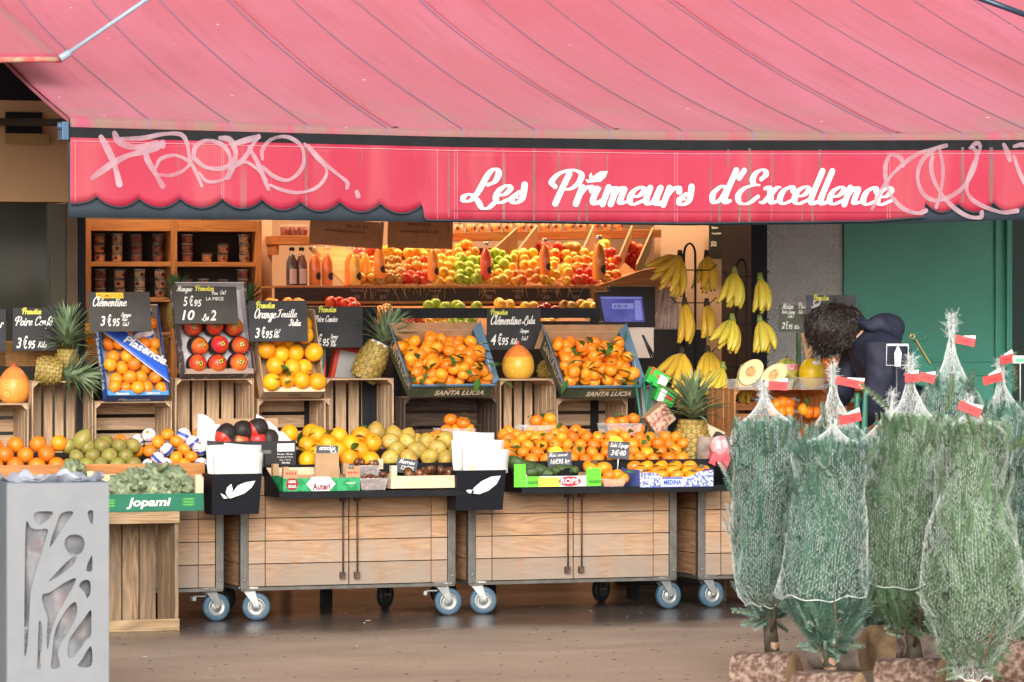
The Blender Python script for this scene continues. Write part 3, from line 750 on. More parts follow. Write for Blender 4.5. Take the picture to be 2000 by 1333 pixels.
# ------------------------------------------------------------------ market carts on castors
def castor(parent, x, y, ang, dark=False, brake=False):
    """fork, plate, wheel; wheel radius 7.5 cm; ang turns the fork"""
    f = MB(); f.M = wmat((x, y, 0), (0, 0, ang))
    r = .067
    f.box((-.045, -.045, .155), (.045, .045, .163))
    f.tube([(0, 0, .146), (0, 0, .155)], .03, 12)
    for s_ in (-1, 1):
        f.add([(-.028, s_*.026, .147), (.030, s_*.026, .147), (.048, s_*.026, .085), (.045, s_*.026, .062), (.028, s_*.026, .06), (.018, s_*.026, .085),
               (-.028, s_*.030, .147), (.030, s_*.030, .147), (.048, s_*.030, .085), (.045, s_*.030, .062), (.028, s_*.030, .06), (.018, s_*.030, .085)],
              [(0,1,2,3,4,5), (11,10,9,8,7,6)]+[(i, i+6, (i+1) % 6+6, (i+1) % 6) for i in range(6)])
    f.box((-.028, -.03, .140), (.03, .03, .147))
    f.tube([(.036, -.036, r), (.036, .036, r)], .008, 8)
    fk = f.obj('castor', MT['galv'] if not dark else MT['steel'], parent)
    T = MB(); T.M = wmat((x, y, 0), (0, 0, ang)) @ wmat((.036, 0, r), (math.pi/2, 0, 0))
    T.lathe([(r*.62, -.016), (r*.88, -.019), (r, -.012), (r, .012), (r*.88, .019), (r*.62, .016)], 28)
    T.obj('tyre', MT['tyre'] if not dark else MT['dark_rubber'], fk)
    H = MB(); H.M = T.M
    H.lathe([(.004, -.017), (.018, -.019), (.02, -.012), (r*.45, -.010), (r*.52, -.015), (r*.63, -.0165), (r*.63, .0165), (r*.52, .015), (r*.45, .010), (.02, .012), (.018, .019), (.004, .017)], 24)
    H.obj('hub', MT['galv'] if not dark else MT['steel'], fk)
    if brake:
        B = MB(); B.M = f.M; B.box((-.075, -.02, .118), (-.02, .02, .124)); B.box((-.088, -.024, .100), (-.07, .024, .122)); B.obj('brake_pedal', MT['galv'], fk, bevel=.002)
    return fk

def cart(label, pxl, pxr, Y0, depth=.72, doors=True, shelf=True, rods=None, shelfpx=None, zb=.165, front_castors=None, rear=((.12, .6), (.88, .6))):
    xl, xr = WX(pxl, Y0), WX(pxr, Y0); w = xr-xl
    t = thing('market_cart', label, 'market cart', (xl, Y0, 0))
    lw = .038
    ZT = .70
    bh = .109
    # four uprights
    for x in (0, w-lw):
        for y in (0, depth-lw):
            MB().box((x, y, zb-.012), (x+lw, y+lw, ZT)).obj('upright', MT['steel'], t, bevel=.002)
            if y == 0:
                b = MB(); b.tube([(x+lw*.55, -.004, zb+.03), (x+lw*.55, .002, zb+.03)], .006, 8); b.obj('bolt', MT['galv'], t)
    # board cladding, front: narrow end boards + two leaves
    def boards(x0, x1, y, nm, parent):
        mb = MB(); z = zb
        while z < ZT-.02:
            z1 = min(z+bh-.004, ZT-.01); mb.box((x0+.001, y, z), (x1-.001, y+.018, z1)); z += bh
        o = mb.obj(nm, MT['cart_wood'], parent, bevel=.0015); return o
    e = .085
    boards(lw+.002, lw+e, .006, 'end_boards', t); boards(w-lw-e, w-lw-.002, .006, 'end_boards', t)
    mid = w/2
    for x0, x1 in ((lw+e+.002, mid-.002), (mid+.002, w-lw-e-.002)):
        d = boards(x0, x1, .004, 'door', t)
        hx = (x1-.034) if x0 < mid-.1 else (x0+.034)
        h = MB(); h.tube([(hx, -.018, zb+.045), (hx, -.018, .585)], .0045, 8); h.box((hx-.012, -.022, zb+.03), (hx+.012, .004, zb+.06)); h.box((hx-.012, -.024, .565), (hx+.014, .004, .59))
        h.obj('bolt_rod', MT['rust'], d)
    b = MB(); b.box((lw+.004, .024, zb), (w-lw-.004, .030, ZT-.02)); b.obj('backing', MT['black'], t)
    for x in (.008, w-.026):
        mb = MB(); z = zb
        while z < ZT-.02:
            mb.box((x, lw+.003, z), (x+.018, depth-lw-.003, min(z+bh-.004, ZT-.01))); z += bh
        mb.obj('side_boards', MT['cart_wood_v'], t, bevel=.0015)
    mb = MB(); mb.box((lw+.002, depth-.03, zb), (w-lw-.002, depth-.012, ZT-.02)); mb.obj('rear_boards', MT['cart_wood'], t)
    mb = MB(); mb.box((.004, .004, zb-.02), (w-.004, depth-.004, zb-.004)); mb.obj('base_frame', MT['steel'], t)
    # sloping produce tray (black steel) and the lower front shelf
    sx0 = (WX(shelfpx[0], Y0-.0)-xl) if shelfpx else -.02; sx1 = (WX(shelfpx[1], Y0)-xl) if shelfpx else w+.02
    tr = MB()
    tr.add([(sx0, 0, ZT+.005), (sx1, 0, ZT+.005), (sx1, depth, ZT+.09), (sx0, depth, ZT+.09), (sx0, 0, ZT-.005), (sx1, 0, ZT-.005), (sx1, depth, ZT+.08), (sx0, depth, ZT+.08)],
           [(0,1,2,3), (7,6,5,4), (0,4,5,1), (1,5,6,2), (2,6,7,3), (3,7,4,0)])
    tr.box((sx0, -.006, .60), (sx1, .0, .745))
    for x in (sx0, sx1-.004):
        tr.prism([(0, 0)]*0 or [(x, ZT-.02), (x+.004, ZT-.02), (x+.004, .80), (x, .80)], .0, depth)
    tr.obj('produce_tray', MT['black'], t)
    if shelf:
        s = MB(); y1 = -.25
        s.box((sx0+.0, y1, .600), (sx1, -.007, .606))
        s.box((sx0, y1-.004, .594), (sx1, y1, .626))
        for x in (sx0, sx1-.004):
            s.add([(x, y1, .6065), (x, -.007, .6065), (x, -.007, .74), (x, y1, .628), (x+.004, y1, .6065), (x+.004, -.007, .6065), (x+.004, -.007, .74), (x+.004, y1, .628)],
                  [(0,1,2,3), (7,6,5,4), (0,4,5,1), (1,5,6,2), (2,6,7,3), (3,7,4,0)])
        s.obj('front_shelf', MT['black'], t, bevel=.0015)
    rnd = random.Random(pxl)
    for x, br_ in ((.055, False), (w-.06, True)):
        castor(t, x, .05, rnd.uniform(-.35, .25), False, br_ and pxl < 600)
    for fx, fy in rear:
        castor(t, w*fx, depth*.9, rnd.uniform(-1, 1)+math.pi, True)
    return t
cart('wooden market cart on blue castors carrying oranges, persimmons and avocados beside the netted trees', 915, 1322, 0.02, shelfpx=(985, 1396))
cart('wooden market cart on blue castors between the two black bag holders, chestnuts on its shelf', 470, 890, 0.0, shelfpx=(516, 930))
cart('wooden market cart mostly hidden behind the grey bin, navel oranges and green pears on top', 20, 437, 0.02, shelf=False, shelfpx=(-60, 420))
cart('wooden market cart standing behind the netted fir trees under the split logs and pineapple', 1364, 1790, 0.03, shelf=False, shelfpx=(1395, 1790))
# step shelf behind the trays that the crates stand on
t = thing('display_bench', 'long low bench hidden behind the fruit, carrying the row of slatted crates', 'bench', (0, 0, 0))
mb = MB(); mb.box((WX(-80, .74), .74, .700), (WX(1260, .74), 1.35, .722)); mb.obj('bench_top', MT['old_wood_x'], t)
mb = MB()
for px in (-60, 300, 640, 960, 1240):
    for y in (.78, 1.28):
        MB().box((WX(px, y)-.025, y, 0), (WX(px, y)+.025, y+.05, .6995)).obj('leg', MT['black'], t)

# ------------------------------------------------------------------ slatted crates
def crate(label, px0, px1, ytop, Y, z0=.722, dark=False, depth=.30, look='plain', group='slatted wooden crates behind the loose fruit', upright=None, rz=0, name='wooden_crate'):
    a = W(px0, ytop, Y); b = W(px1, ytop, Y); w = b.x-a.x; h = a.z-z0
    t = thing(name, label, 'crate', (a.x, Y, z0), (0, 0, rz), group)
    up = upright if upright is not None else h > w
    m1, m0 = {'plain': ('crate_wood', 'crate_wood_x'), 'dark': ('dark_crate', 'dark_crate_x'), 'orange': ('orange_crate', 'orange_crate_x')}['dark' if dark else look]
    th = .008; n = 5; g = .008; sw = (depth-g*(n-1))/n
    rnd = random.Random(px0)
    L_ = MB()
    for side in (0, 1):
        mb = MB(); x = 0 if side == 0 else w-th
        for i in range(n):
            y = i*(sw+g); mb.box((x+rnd.uniform(0, .0015), y, th+.001), (x+th, y+sw, h-th-.001+rnd.uniform(-.0, .0)))
        mb.obj('side_panel', MT[m1], t, bevel=.001)
        mb = MB(); z = 0 if side == 0 else h-th
        for i in range(n):
            y = i*(sw+g); mb.box((0, y, z), (w, y+sw, z+th))
        mb.obj('bottom_panel' if side == 0 else 'top_panel', MT[m0], t, bevel=.001)
    mb = MB()
    if up:
        k = 5; bw = (w-2*th-.02-(k-1)*.014)/k
        for i in range(k):
            x = th+.01+i*(bw+.014); mb.box((x, depth+.0005, .004), (x+bw, depth+.008, h-.004))
        mb.obj('back_panel', MT[m1], t, bevel=.001)
    else:
        k = 4; bh_ = (h-.02-(k-1)*.018)/k
        for i in range(k):
            z = .01+i*(bh_+.018); mb.box((.004, depth+.0005, z), (w-.004, depth+.008, z+bh_))
        mb.obj('back_panel', MT[m0], t, bevel=.001)
    c = .026
    for (x, z, sx_, sz) in ((th, th, 1, 1), (w-th, th, -1, 1), (th, h-th, 1, -1), (w-th, h-th, -1, -1)):
        mb = MB(); P = [(x+sx_*.0005, z+sz*.0005), (x+sx_*c, z+sz*.0005), (x+sx_*.0005, z+sz*c)]
        if sx_*sz < 0: P = P[::-1]
        mb.prism(P, .002, depth-.002); mb.obj('corner_post', MT[m1], t)
    return t
CY_ = .74
crate('slatted wooden crate with pomelo on top, cut by the picture edge', -60, 56, 789, CY_, upright=False)
crate('upright slatted wooden crate carrying the two pineapples', 62, 182, 745, CY_+.02)
crate('slatted wooden crate lying under the blue clementine box', 185, 336, 785, CY_)
crate('upright slatted wooden crate under the box of mangoes', 342, 496, 740, CY_, depth=.30)
crate('slatted wooden crate lying under the box of large oranges with leaves', 503, 646, 780, CY_+.01)
crate('upright slatted wooden crate under the tilted pineapple with blue label', 633, 769, 740, CY_+.02)
crate('dark brown slatted crate under a box of leafy clementines', 789, 973, 777, CY_, dark=True)
crate('upright slatted wooden crate under the netted pomelo between two clementine boxes', 976, 1086, 741, CY_+.02)
crate('slatted wooden crate at the end of the row, under the box beside the cash screen', 1087, 1226, 780, CY_)
# crates of the next stall, behind the trees
bt2 = thing('display_bench', 'plank bench of the next stall carrying orange-stained crates and melons', 'bench', (0, 0, 0))
MB().box((WX(1400, .5), .45, .80), (WX(1800, .5), 1.0, .825)).obj('bench_top', MT['old_wood_x'], bt2)
for px in (1410, 1780):
    for y in (.5, .92): MB().box((WX(px, y)-.025, y, 0), (WX(px, y)+.025, y+.05, .7995)).obj('leg', MT['old_wood'], bt2)
G2_ = 'orange stained crates under the melons'
crate('orange stained slatted crate under the cut melon halves', 1434, 1618, 760, .5, .825, look='orange', group=G2_, depth=.35)
crate('orange stained slatted crate behind the netted trees, beside the melon crate', 1600+20, 1800, 762, .5, .825, look='orange', group=G2_, depth=.35)

# big old crate standing on the ground at the front
X0 = WX(196, -.42); X1 = WX(351, -.42); H_ = W(280, 1000, -.42).z
t = thing('wooden_crate', 'large weathered open crate standing on the ground under the artichoke box', 'crate', (X0-.16, -.42, 0))
w = X1-X0+.16
MB().box((0, 0, 0), (w, .018, .055)).obj('bottom_rail', MT['old_wood_x'], t, bevel=.002)
MB().box((0, 0, H_-.055), (w, .018, H_)).obj('top_rail', MT['old_wood_x'], t, bevel=.002)
MB().box((0, .02, H_-.018), (w, .33, H_)).obj('top_panel', MT['old_wood_x'], t, bevel=.002)
MB().box((0, .02, .012), (w, .33, .03)).obj('bottom_panel', MT['old_wood_x'], t)
for x in (0, w-.018):
    mb = MB()
    for i in range(3): mb.box((x, .02+i*.104, .03), (x+.018, .02+i*.104+.101, H_-.019))
    mb.obj('side_panel', MT['old_wood'], t, bevel=.002)
mb = MB(); n = 6
for i in range(n): mb.box((.02+i*(w-.04)/n, .331, .02), (.02+(i+1)*(w-.04)/n-.006, .345, H_-.02))
mb.obj('back_panel', MT['old_wood'], t, bevel=.002)
# ------------------------------------------------------------------ fruit shapes (unit: metres)
def lath(prof, n, f=None, mi=0):
    mb = MB(); mb.lathe(prof, n, mi, True, f); return mb
def citrus(r, flat=.9, seed=0, mats=None, leaf=False, stem=True):
    rnd = random.Random(seed); m = 12
    prof = []
    for i in range(m+1):
        a = math.pi*i/m; rr = r*math.sin(a); z = -r*flat*math.cos(a)
        if i >= m-1: z -= r*.05*(1 if i == m else .35)
        if i == 0: z += r*.04
        prof.append((rr, z))
    ph = rnd.uniform(0, 6)
    mb = lath(prof, 18, lambda q, a, z: q*(1+.018*math.sin(2*a+ph)+.012*math.sin(5*a+ph*2)))
    if stem: mb.lathe([(0, r*flat*.90), (r*.13, r*flat*.915), (r*.10, r*flat*.96), (0, r*flat*.97)], 6, 1)
    if leaf: leafgeo(mb, Vector((0, 0, r*flat*.95)), Vector((1, rnd.uniform(-.5, .5), .5)), r*1.9, r*.75, 2)
    return mb
def leafgeo(mb, base, d, L, wd, mi=0, curl=.25):
    d = d.normalized(); s = d.cross(Vector((0, 0, 1)))
    s = s.normalized() if s.length > .1 else Vector((1, 0, 0)); n = s.cross(d)
    V = []; k = 7
    for i in range(k+1):
        t = i/k; c = base+d*L*t-n*(-1)*L*curl*0+Vector((0, 0, -1))*L*curl*t*t
        h = wd*.5*math.sin(math.pi*min(1, t*.97+.02))**.8
        V += [c-s*h+n*h*.35, c, c+s*h+n*h*.35]
    mb.add(V, [(3*i+j, 3*i+j+1, 3*i+4+j, 3*i+3+j) for i in range(k) for j in (0, 1)], mi, True)
def wrapped(r, seed):
    """clementine in printed tissue: blue band and little motif over white paper"""
    mb = citrus(r*.98, .95, seed, stem=False)
    m = 10
    for (a0, a1, mi) in ((.02, 1.15, 1), (1.15, 1.65, 2), (1.65, 2.85, 1)):
        prof = [(r*1.03*math.sin(a0+(a1-a0)*i/m), -r*.98*math.cos(a0+(a1-a0)*i/m)) for i in range(m+1)]
        mb.lathe(prof, 18, mi, True, lambda q, a, z: q*(1+.012*math.sin(9*a+z*300)))
    return mb
def wob(amp, ph): return lambda q, a, z: q*(1+amp*math.sin(2*a+ph)+amp*.6*math.sin(3*a+ph*3))
def pearm(r, h, seed):
    ph = seed*1.7
    P = [(0, 0), (.55, .02), (.85, .14), (1, .34), (.98, .52), (.82, .70), (.6, .84), (.36, .92), (.22, .985), (0, 1.0)]
    C = catmull([Vector(p) for p in P], 2)
    mb = lath([(max(0, c[0])*r, c[1]*h-h*.4) for c in C], 16, wob(.05, ph))
    mb.tube([(0, 0, h*.58), (r*.1, 0, h*.70), (r*.25, .003, h*.78)], [.0022, .0018, .0025], 5, 1)
    mb.lathe([(0, -h*.396), (r*.09, -h*.402), (r*.05, -h*.38)], 8, 1)
    return mb
def mangom(r, seed):
    ph = seed*2.1
    P = [(0, -1.25), (.55, -1.12), (.9, -.6), (1.0, 0), (.93, .5), (.65, 1.0), (.3, 1.18), (0, 1.22)]
    C = catmull([Vector(p) for p in P], 2)
    return lath([(max(0, c[0])*r, c[1]*r) for c in C], 16, lambda q, a, z: q*(1+.06*math.cos(a+ph))*(1 if abs(math.sin(a)) < 2 else 1))
P_ = {}
def reg(key, mbs, mats): P_[key] = [mb.mesh(key, mats) for mb in mbs]
reg('orange', [citrus(.042, .96, i) for i in range(3)], [MT['navel'], MT['calyx']])
reg('clementine', [citrus(.0335, .84, i) for i in range(3)]+[citrus(.0335, .86, 5, leaf=True)], [MT['clem'], MT['calyx'], MT['leafg']])
reg('sticker_clementine', [citrus(.034, .88, i, stem=True) for i in range(3)], [MT['orange'], M('blue_sticker', (.06,.12,.5), .4), MT['leafg']])
MT['tissue'] = M('printed_tissue', (.84,.78,.80), .55, (.62,.45,.55), 30, lo=.56, hi=.64)
MT['tissue_b'] = M('blue_print', (.035,.075,.42), .5, (.55,.50,.62), 70, lo=.58, hi=.62)
reg('wrapped_clementine', [wrapped(.034, i) for i in range(3)], [MT['clem'], MT['tissue'], MT['tissue_b']])
reg('large_orange', [citrus(.046, .98, i) for i in range(3)]+[citrus(.045, 1.0, 8, leaf=True)], [MT['yorange'], MT['calyx'], MT['leafg']])
def persim(r, seed):
    m = 12; prof = [(r*math.sin(math.pi*i/m)**.8, -r*.72*math.cos(math.pi*i/m)-(r*.1 if i == m else 0)) for i in range(m+1)]
    mb = lath(prof, 20, lambda q, a, z: q*(1+.045*math.cos(4*a+seed)))
    for k in range(4):
        a = k*math.pi/2+seed; d = Vector((math.cos(a), math.sin(a), 0))
        leafgeo(mb, Vector((0, 0, r*.62)), d+Vector((0, 0, .3)), r*.62, r*.45, 1, .1)
    return mb
reg('persimmon', [persim(.042, i) for i in range(3)], [MT['persim'], M('dry_calyx', (.16,.12,.05), .8)])
reg('green_pear', [pearm(.036, .088, i) for i in range(3)], [MT['pear_g'], MT['twigb']])
reg('yellow_pear', [pearm(.044, .088, i) for i in range(3)], [MT['pear_y'], MT['twigb']])
MT['mango'] = M('mango_skin', (.66,.035,.025), .35, (.74,.22,.02), 9, lo=.47, hi=.68, rnd=.12)
def net_mat(name, base, line, sc=95, w=.12, r=.5):
    m, t, b = _nt(name); v = _coord(t)
    w1 = t.nodes.new('ShaderNodeTexWave'); w2 = t.nodes.new('ShaderNodeTexWave')
    outs = []
    for wn, rot in ((w1, .78), (w2, -.78)):
        mp = t.nodes.new('ShaderNodeMapping'); mp.inputs['Rotation'].default_value = (rot, rot*.6, rot)
        t.links.new(v, mp.inputs[0]); t.links.new(mp.outputs[0], wn.inputs[0]); wn.inputs['Scale'].default_value = sc; outs.append(wn.outputs[1])
    f = _math(t, 'MAXIMUM', _ramp(t, outs[0], 1-w, 1-w*.5), _ramp(t, outs[1], 1-w, 1-w*.5))
    t.links.new(_mix(t, base, line, f), b.inputs['Base Color']); b.inputs['Roughness'].default_value = r
    bp = t.nodes.new('ShaderNodeBump'); bp.inputs['Strength'].default_value = .6; bp.inputs['Distance'].default_value = .002
    t.links.new(f, bp.inputs['Height']); t.links.new(bp.outputs[0], b.inputs['Normal'])
    return m
MT['sleeve'] = net_mat('black_net_sleeve', (.035,.015,.012), (.012,.012,.013), 60, .4)
MT['stick_m'] = M('black_sticker', (.02,.015,.01), .4)
MT['stick_y'] = M('yellow_sticker', (.85,.55,.04), .4)
def mango_with_sleeve(r, seed):
    mb = mangom(r, seed)
    ph = seed*2.1
    P = [(0, -1.25), (.55, -1.12), (.9, -.6), (1.0, 0), (.96, .22)]
    C = catmull([Vector(p) for p in P], 2)
    mb.lathe([(max(.0001, c[0])*r*1.06+.001, c[1]*r*1.04) for c in C]+[(r*.90, r*.24)], 16, 1, True, lambda q, a, z: q*(1+.06*math.cos(a+ph)))
    return mb
reg('mango', [mango_with_sleeve(.048, i) for i in range(3)], [MT['mango'], MT['sleeve']])
MT['avo'] = M('avocado_skin', (.035,.075,.022), .45, (.07,.12,.03), 60, bump=.5, bsc=300, rnd=.2)
reg('avocado', [pearm(.034, .10, i) for i in range(2)], [MT['avo'], MT['twigb']])
MT['chest'] = M('chestnut_shell', (.13,.035,.014), .3, (.30,.14,.07), 40, lo=.5, hi=.66, rnd=.3)
reg('chestnut', [lath([(0, -.011), (.013, -.010), (.019, 0), (.013, .010), (.004, .015), (0, .018)], 10, wob(.08, i)) for i in range(2)], [MT['chest']])
def applem(r, seed):
    return lath([(0, -r*.72), (r*.35, -r*.85), (r*.8, -r*.6), (r, 0), (r*.9, r*.5), (r*.55, r*.82), (r*.2, r*.74), (0, r*.6)], 14, wob(.02, seed))
APP = {'red': ((.50,.012,.012), (.66,.10,.03)), 'mixed': ((.62,.07,.02), (.75,.42,.06)), 'yellow': ((.72,.50,.04), (.78,.42,.06)),
       'green': ((.27,.45,.03), (.38,.50,.05)), 'russet': ((.48,.27,.06), (.40,.22,.06)), 'deep': ((.20,.012,.02), (.42,.03,.03)), 'orangey': ((.80,.23,.02), (.82,.33,.03))}
for k, (c1, c2) in APP.items(): reg('apple_'+k, [applem(.031, i) for i in range(2)], [M('apple_'+k, c1, .28, c2, 22, rnd=.12)])

def put(key, p, rot, label, cat, group, name=None, scale=1.0, vi=None):
    ms = P_[key]; me = ms[vi] if vi is not None else random.choice(ms)
    o = inst(name or key, me, p, rot, scale); tag(o, label, cat, group); return o
def rrot(a=3.14): return (random.uniform(-a, a), random.uniform(-a, a), random.uniform(-3.14, 3.14))
def heap(key, px0, px1, Y0, z0, rows, r, label, cat, group, dz=None, dy=None, tilt=.6, name=None, skip=0, jit=.42, vmax=None, sc=1.0, edges=0):
    """rows of fruit climbing away from the viewer, resting in each other's gaps"""
    dz = r*1.05 if dz is None else dz; dy = r*1.35 if dy is None else dy; out = []
    for k in range(rows):
        Y = Y0+r+k*dy; x0, x1 = WX(px0, Y), WX(px1, Y); n = max(1, int((x1-x0)/(2.04*r)))
        gap = (x1-x0)/n
        off = (.5 if k % 2 == 0 else 1.0)
        for i in range(n if k % 2 == 0 else n-1+edges):
            if skip and k == rows-1 and random.random() < skip: continue
            x = x0+gap*(i+off)+random.uniform(-1, 1)*r*jit*.5
            p = (x, Y+random.uniform(-1, 1)*r*jit, z0+r*.92+k*dz+random.uniform(-1, 1)*r*jit*.35)
            vi = None if vmax is None else random.randrange(vmax)
            kk = key if isinstance(key, str) else key(i, k, n)
            if kk is None: continue
            lb, ct, gr, nm_ = (label, cat, group, name) if isinstance(key, str) else LAB[kk]
            out.append(put(kk, p, ((-1.75+random.uniform(-.5, .5), random.uniform(-.5, .5), random.uniform(-.7, .7)) if 'pear' in kk else (random.uniform(-tilt, tilt)-.5, random.uniform(-tilt, tilt), random.uniform(-3, 3))), lb, ct, gr, nm_ or kk, sc*random.uniform(.94, 1.06), vi))
    return out
def loose_leaves(px0, px1, py0, py1, Y0, n, label, group, L=.06):
    for i in range(n):
        f = random.random()
        p = W(random.uniform(px0, px1), random.uniform(py0, py1), Y0)
        mb = MB(); leafgeo(mb, Vector((0, 0, 0)), Vector((random.uniform(-1, 1), random.uniform(-.7, 0), random.uniform(-.3, .8))), L*random.uniform(.7, 1.2), L*.42, 0, .2)
        mb.tube([(0, 0, 0), (random.uniform(-.01, .01), .012, -.012)], .0012, 4, 0)
        o = mb.obj('leaf', MT['leafg'], loc=p); tag(o, label, 'leaf', group)
TZ = .718     # tray floor at its front edge
# stall behind the bin
heap('orange', -30, 132, .03, TZ, 3, .0415, 'bright navel orange piled on the tray behind the bin', 'orange', 'navel oranges in the heap behind the bin', dz=.046, dy=.062)
heap('green_pear', 122, 275, .03, TZ, 3, .037, 'dull green pear in the heap between navel oranges and wrapped clementines', 'pear', 'green pears on the tray', dz=.043, dy=.06, tilt=1.2, name='pear')
put('green_pear', W(160, 862, .2), (.3, .5, 0), 'green pear standing on top of the green pear heap with stalk up', 'pear', 'green pears on the tray', 'pear', 1.25)
put('green_pear', W(205, 866, .2), (-.9, 1.2, 0), 'green pear lying on top of the green pear heap', 'pear', 'green pears on the tray', 'pear', 1.1)
LAB = {'clementine': ('clementine in the heap mixed with paper wrapped ones', 'clementine', 'clementines heaped beside the green pears', 'clementine'),
       'wrapped_clementine': ('clementine wrapped in blue and white printed paper in the loose heap', 'clementine', 'paper wrapped clementines in the loose heap', 'wrapped_clementine')}
random.seed(21)
heap(lambda i, k, n: 'wrapped_clementine' if (i/n > .42 and random.random() < .5) else 'clementine', 190, 282, .20, TZ+.062, 3, .033, '', '', '', dz=.022, dy=.055)
heap(lambda i, k, n: 'wrapped_clementine' if random.random() < .6 else 'clementine', 276, 408, .03, TZ, 5, .033, '', '', '', dz=.034, dy=.05)
# stall between the bag holders
GO = 'large oranges heaped behind the small chestnut price slate'
heap('large_orange', 583, 742, .03, TZ+.005, 4, .044, 'large yellow orange in the heap behind the chalk price slates', 'orange', GO, dz=.037, dy=.058, name='orange')
for px, py in ((565, 848), (608, 846), (700, 862)): put('large_orange', W(px, py, .3), rrot(), 'large yellow orange in the heap behind the chalk price slates', 'orange', GO, 'orange')
heap('yellow_pear', 742, 890, .03, TZ+.005, 3, .044, 'speckled yellow pear in the heap left of the dark crate'.replace('left of', 'before'), 'pear', 'yellow pears heaped on the tray', dz=.040, dy=.062, tilt=.9, name='pear', edges=1)
for px, py in ((735, 845), (768, 852), (795, 856), (818, 868), (700, 856)): put('yellow_pear', W(px, py, .27), (random.uniform(-.5, .5), random.uniform(-.4, .4), 0), 'speckled yellow pear on top of the yellow pear heap', 'pear', 'yellow pears topping the heap', 'pear', 1.05)
GC = 'small clementines piled before the dark crate'
for k in range(34):
    px = random.uniform(838, 905); py = random.uniform(862, 905) if k > 8 else random.uniform(846, 862)
    put('clementine', W(px, py, .34-.002*(905-py)*0+random.uniform(-.03, .03)+.1*(905-py)/50), rrot(), 'small clementine piled in front of the dark brown crate', 'clementine', GC)
# stall with persimmons
GB = 'clementines heaped across the tray behind the avocados'
heap('clementine', 968, 1345, .03, TZ+.0, 4, .0335, 'clementine in the long heap behind avocado and persimmon trays', 'clementine', GB, dz=.034, dy=.052, vmax=4)
heap('clementine', 968, 1150, .24, TZ+.115, 2, .0335, 'clementine in the long heap behind avocado and persimmon trays', 'clementine', GB, dz=.02, dy=.05, skip=.25)
loose_leaves(970, 1340, 855, 900, .10, 16, 'green citrus leaf lying on the long clementine heap', 'leaves on the long clementine heap', .05)
loose_leaves(560, 740, 850, 900, .12, 7, 'green citrus leaf lying on the large orange heap', 'leaves on the large orange heap', .06)
loose_leaves(850, 900, 850, 880, .2, 4, 'green leaf among the small clementines near the dark crate', 'leaves near the dark crate', .05)
# clear punnets with clementines on top of the heap
MT['clear'] = M('clear_plastic', (.9,.9,.9), .08, alpha=.16, spec=.8)
def punnet(label, px0, px1, py0, py1, Y, mat=None, dep=.12, name='punnet'):
    a = W(px0, py1, Y); b = W(px1, py0, Y); w = b.x-a.x; h = b.z-a.z; i_ = .012
    t = thing(name, label, 'punnet', a)
    m = MB(); o1 = [(i_, 0, 0), (w-i_, 0, 0), (w-i_, dep, 0), (i_, dep, 0)]; o2 = [(0, -.008, h), (w, -.008, h), (w, dep+.008, h), (0, dep+.008, h)]
    m.add(o1+o2, [(0, 3, 2, 1), (0, 1, 5, 4), (1, 2, 6, 5), (2, 3, 7, 6), (3, 0, 4, 7)])
    o = m.obj('tray', mat or MT['clear'], t); s = o.modifiers.new('thick', 'SOLIDIFY'); s.thickness = .001
    m = MB(); m.tube([(0, -.01, h), (w, -.01, h), (w, dep+.01, h), (0, dep+.01, h)], .0022, 5, closed=True); m.obj('rim', mat or M('clear_rim', (.8,.8,.8), .15, alpha=.5), t)
    return t
for (lab, px0, px1, py0, py1, Y, tops) in (('clear plastic punnet of clementines above the avocado tray', 1022, 1092, 832, 866, .30, ((1035,842),(1058,840),(1080,836),(1047,822),(1068,830),(1074,818),(1043,855),(1066,856),(1085,852))),
     ('clear plastic punnet of clementines at the end of the crate row', 1184, 1253, 828, 852, .30, ((1195,826),(1216,822),(1238,818),(1205,843),(1228,843),(1248,838),(1212,836))),
     ('clear plastic punnet of clementines topped with a twig before the dark crate', 862, 928, 838, 866, .38, ((872,842),(893,840),(915,840),(880,820),(905,826),(870,855),(895,856),(917,858)))):
    punnet(lab, px0, px1, py0, py1, Y)
    for px, py in tops: put('clementine', W(px, py, Y+.04+random.uniform(-.02, .03)), rrot(.6), 'clementine in the '+lab.replace(' of clementines', ''), 'clementine', 'clementines in the '+lab.replace(' of clementines', ''), scale=.98 if 'twig' not in lab else 1.05)
loose_leaves(905, 935, 808, 835, .36, 4, 'green leaf on the twig above the clear punnet', 'leaves above the clear punnet', .055)
for px, py in ((1068, 806),): loose_leaves(px-6, px+8, py-4, py+6, .33, 2, 'green leaf tuft on the punnet of clementines above the avocados', 'leaves above the avocado punnet', .04)
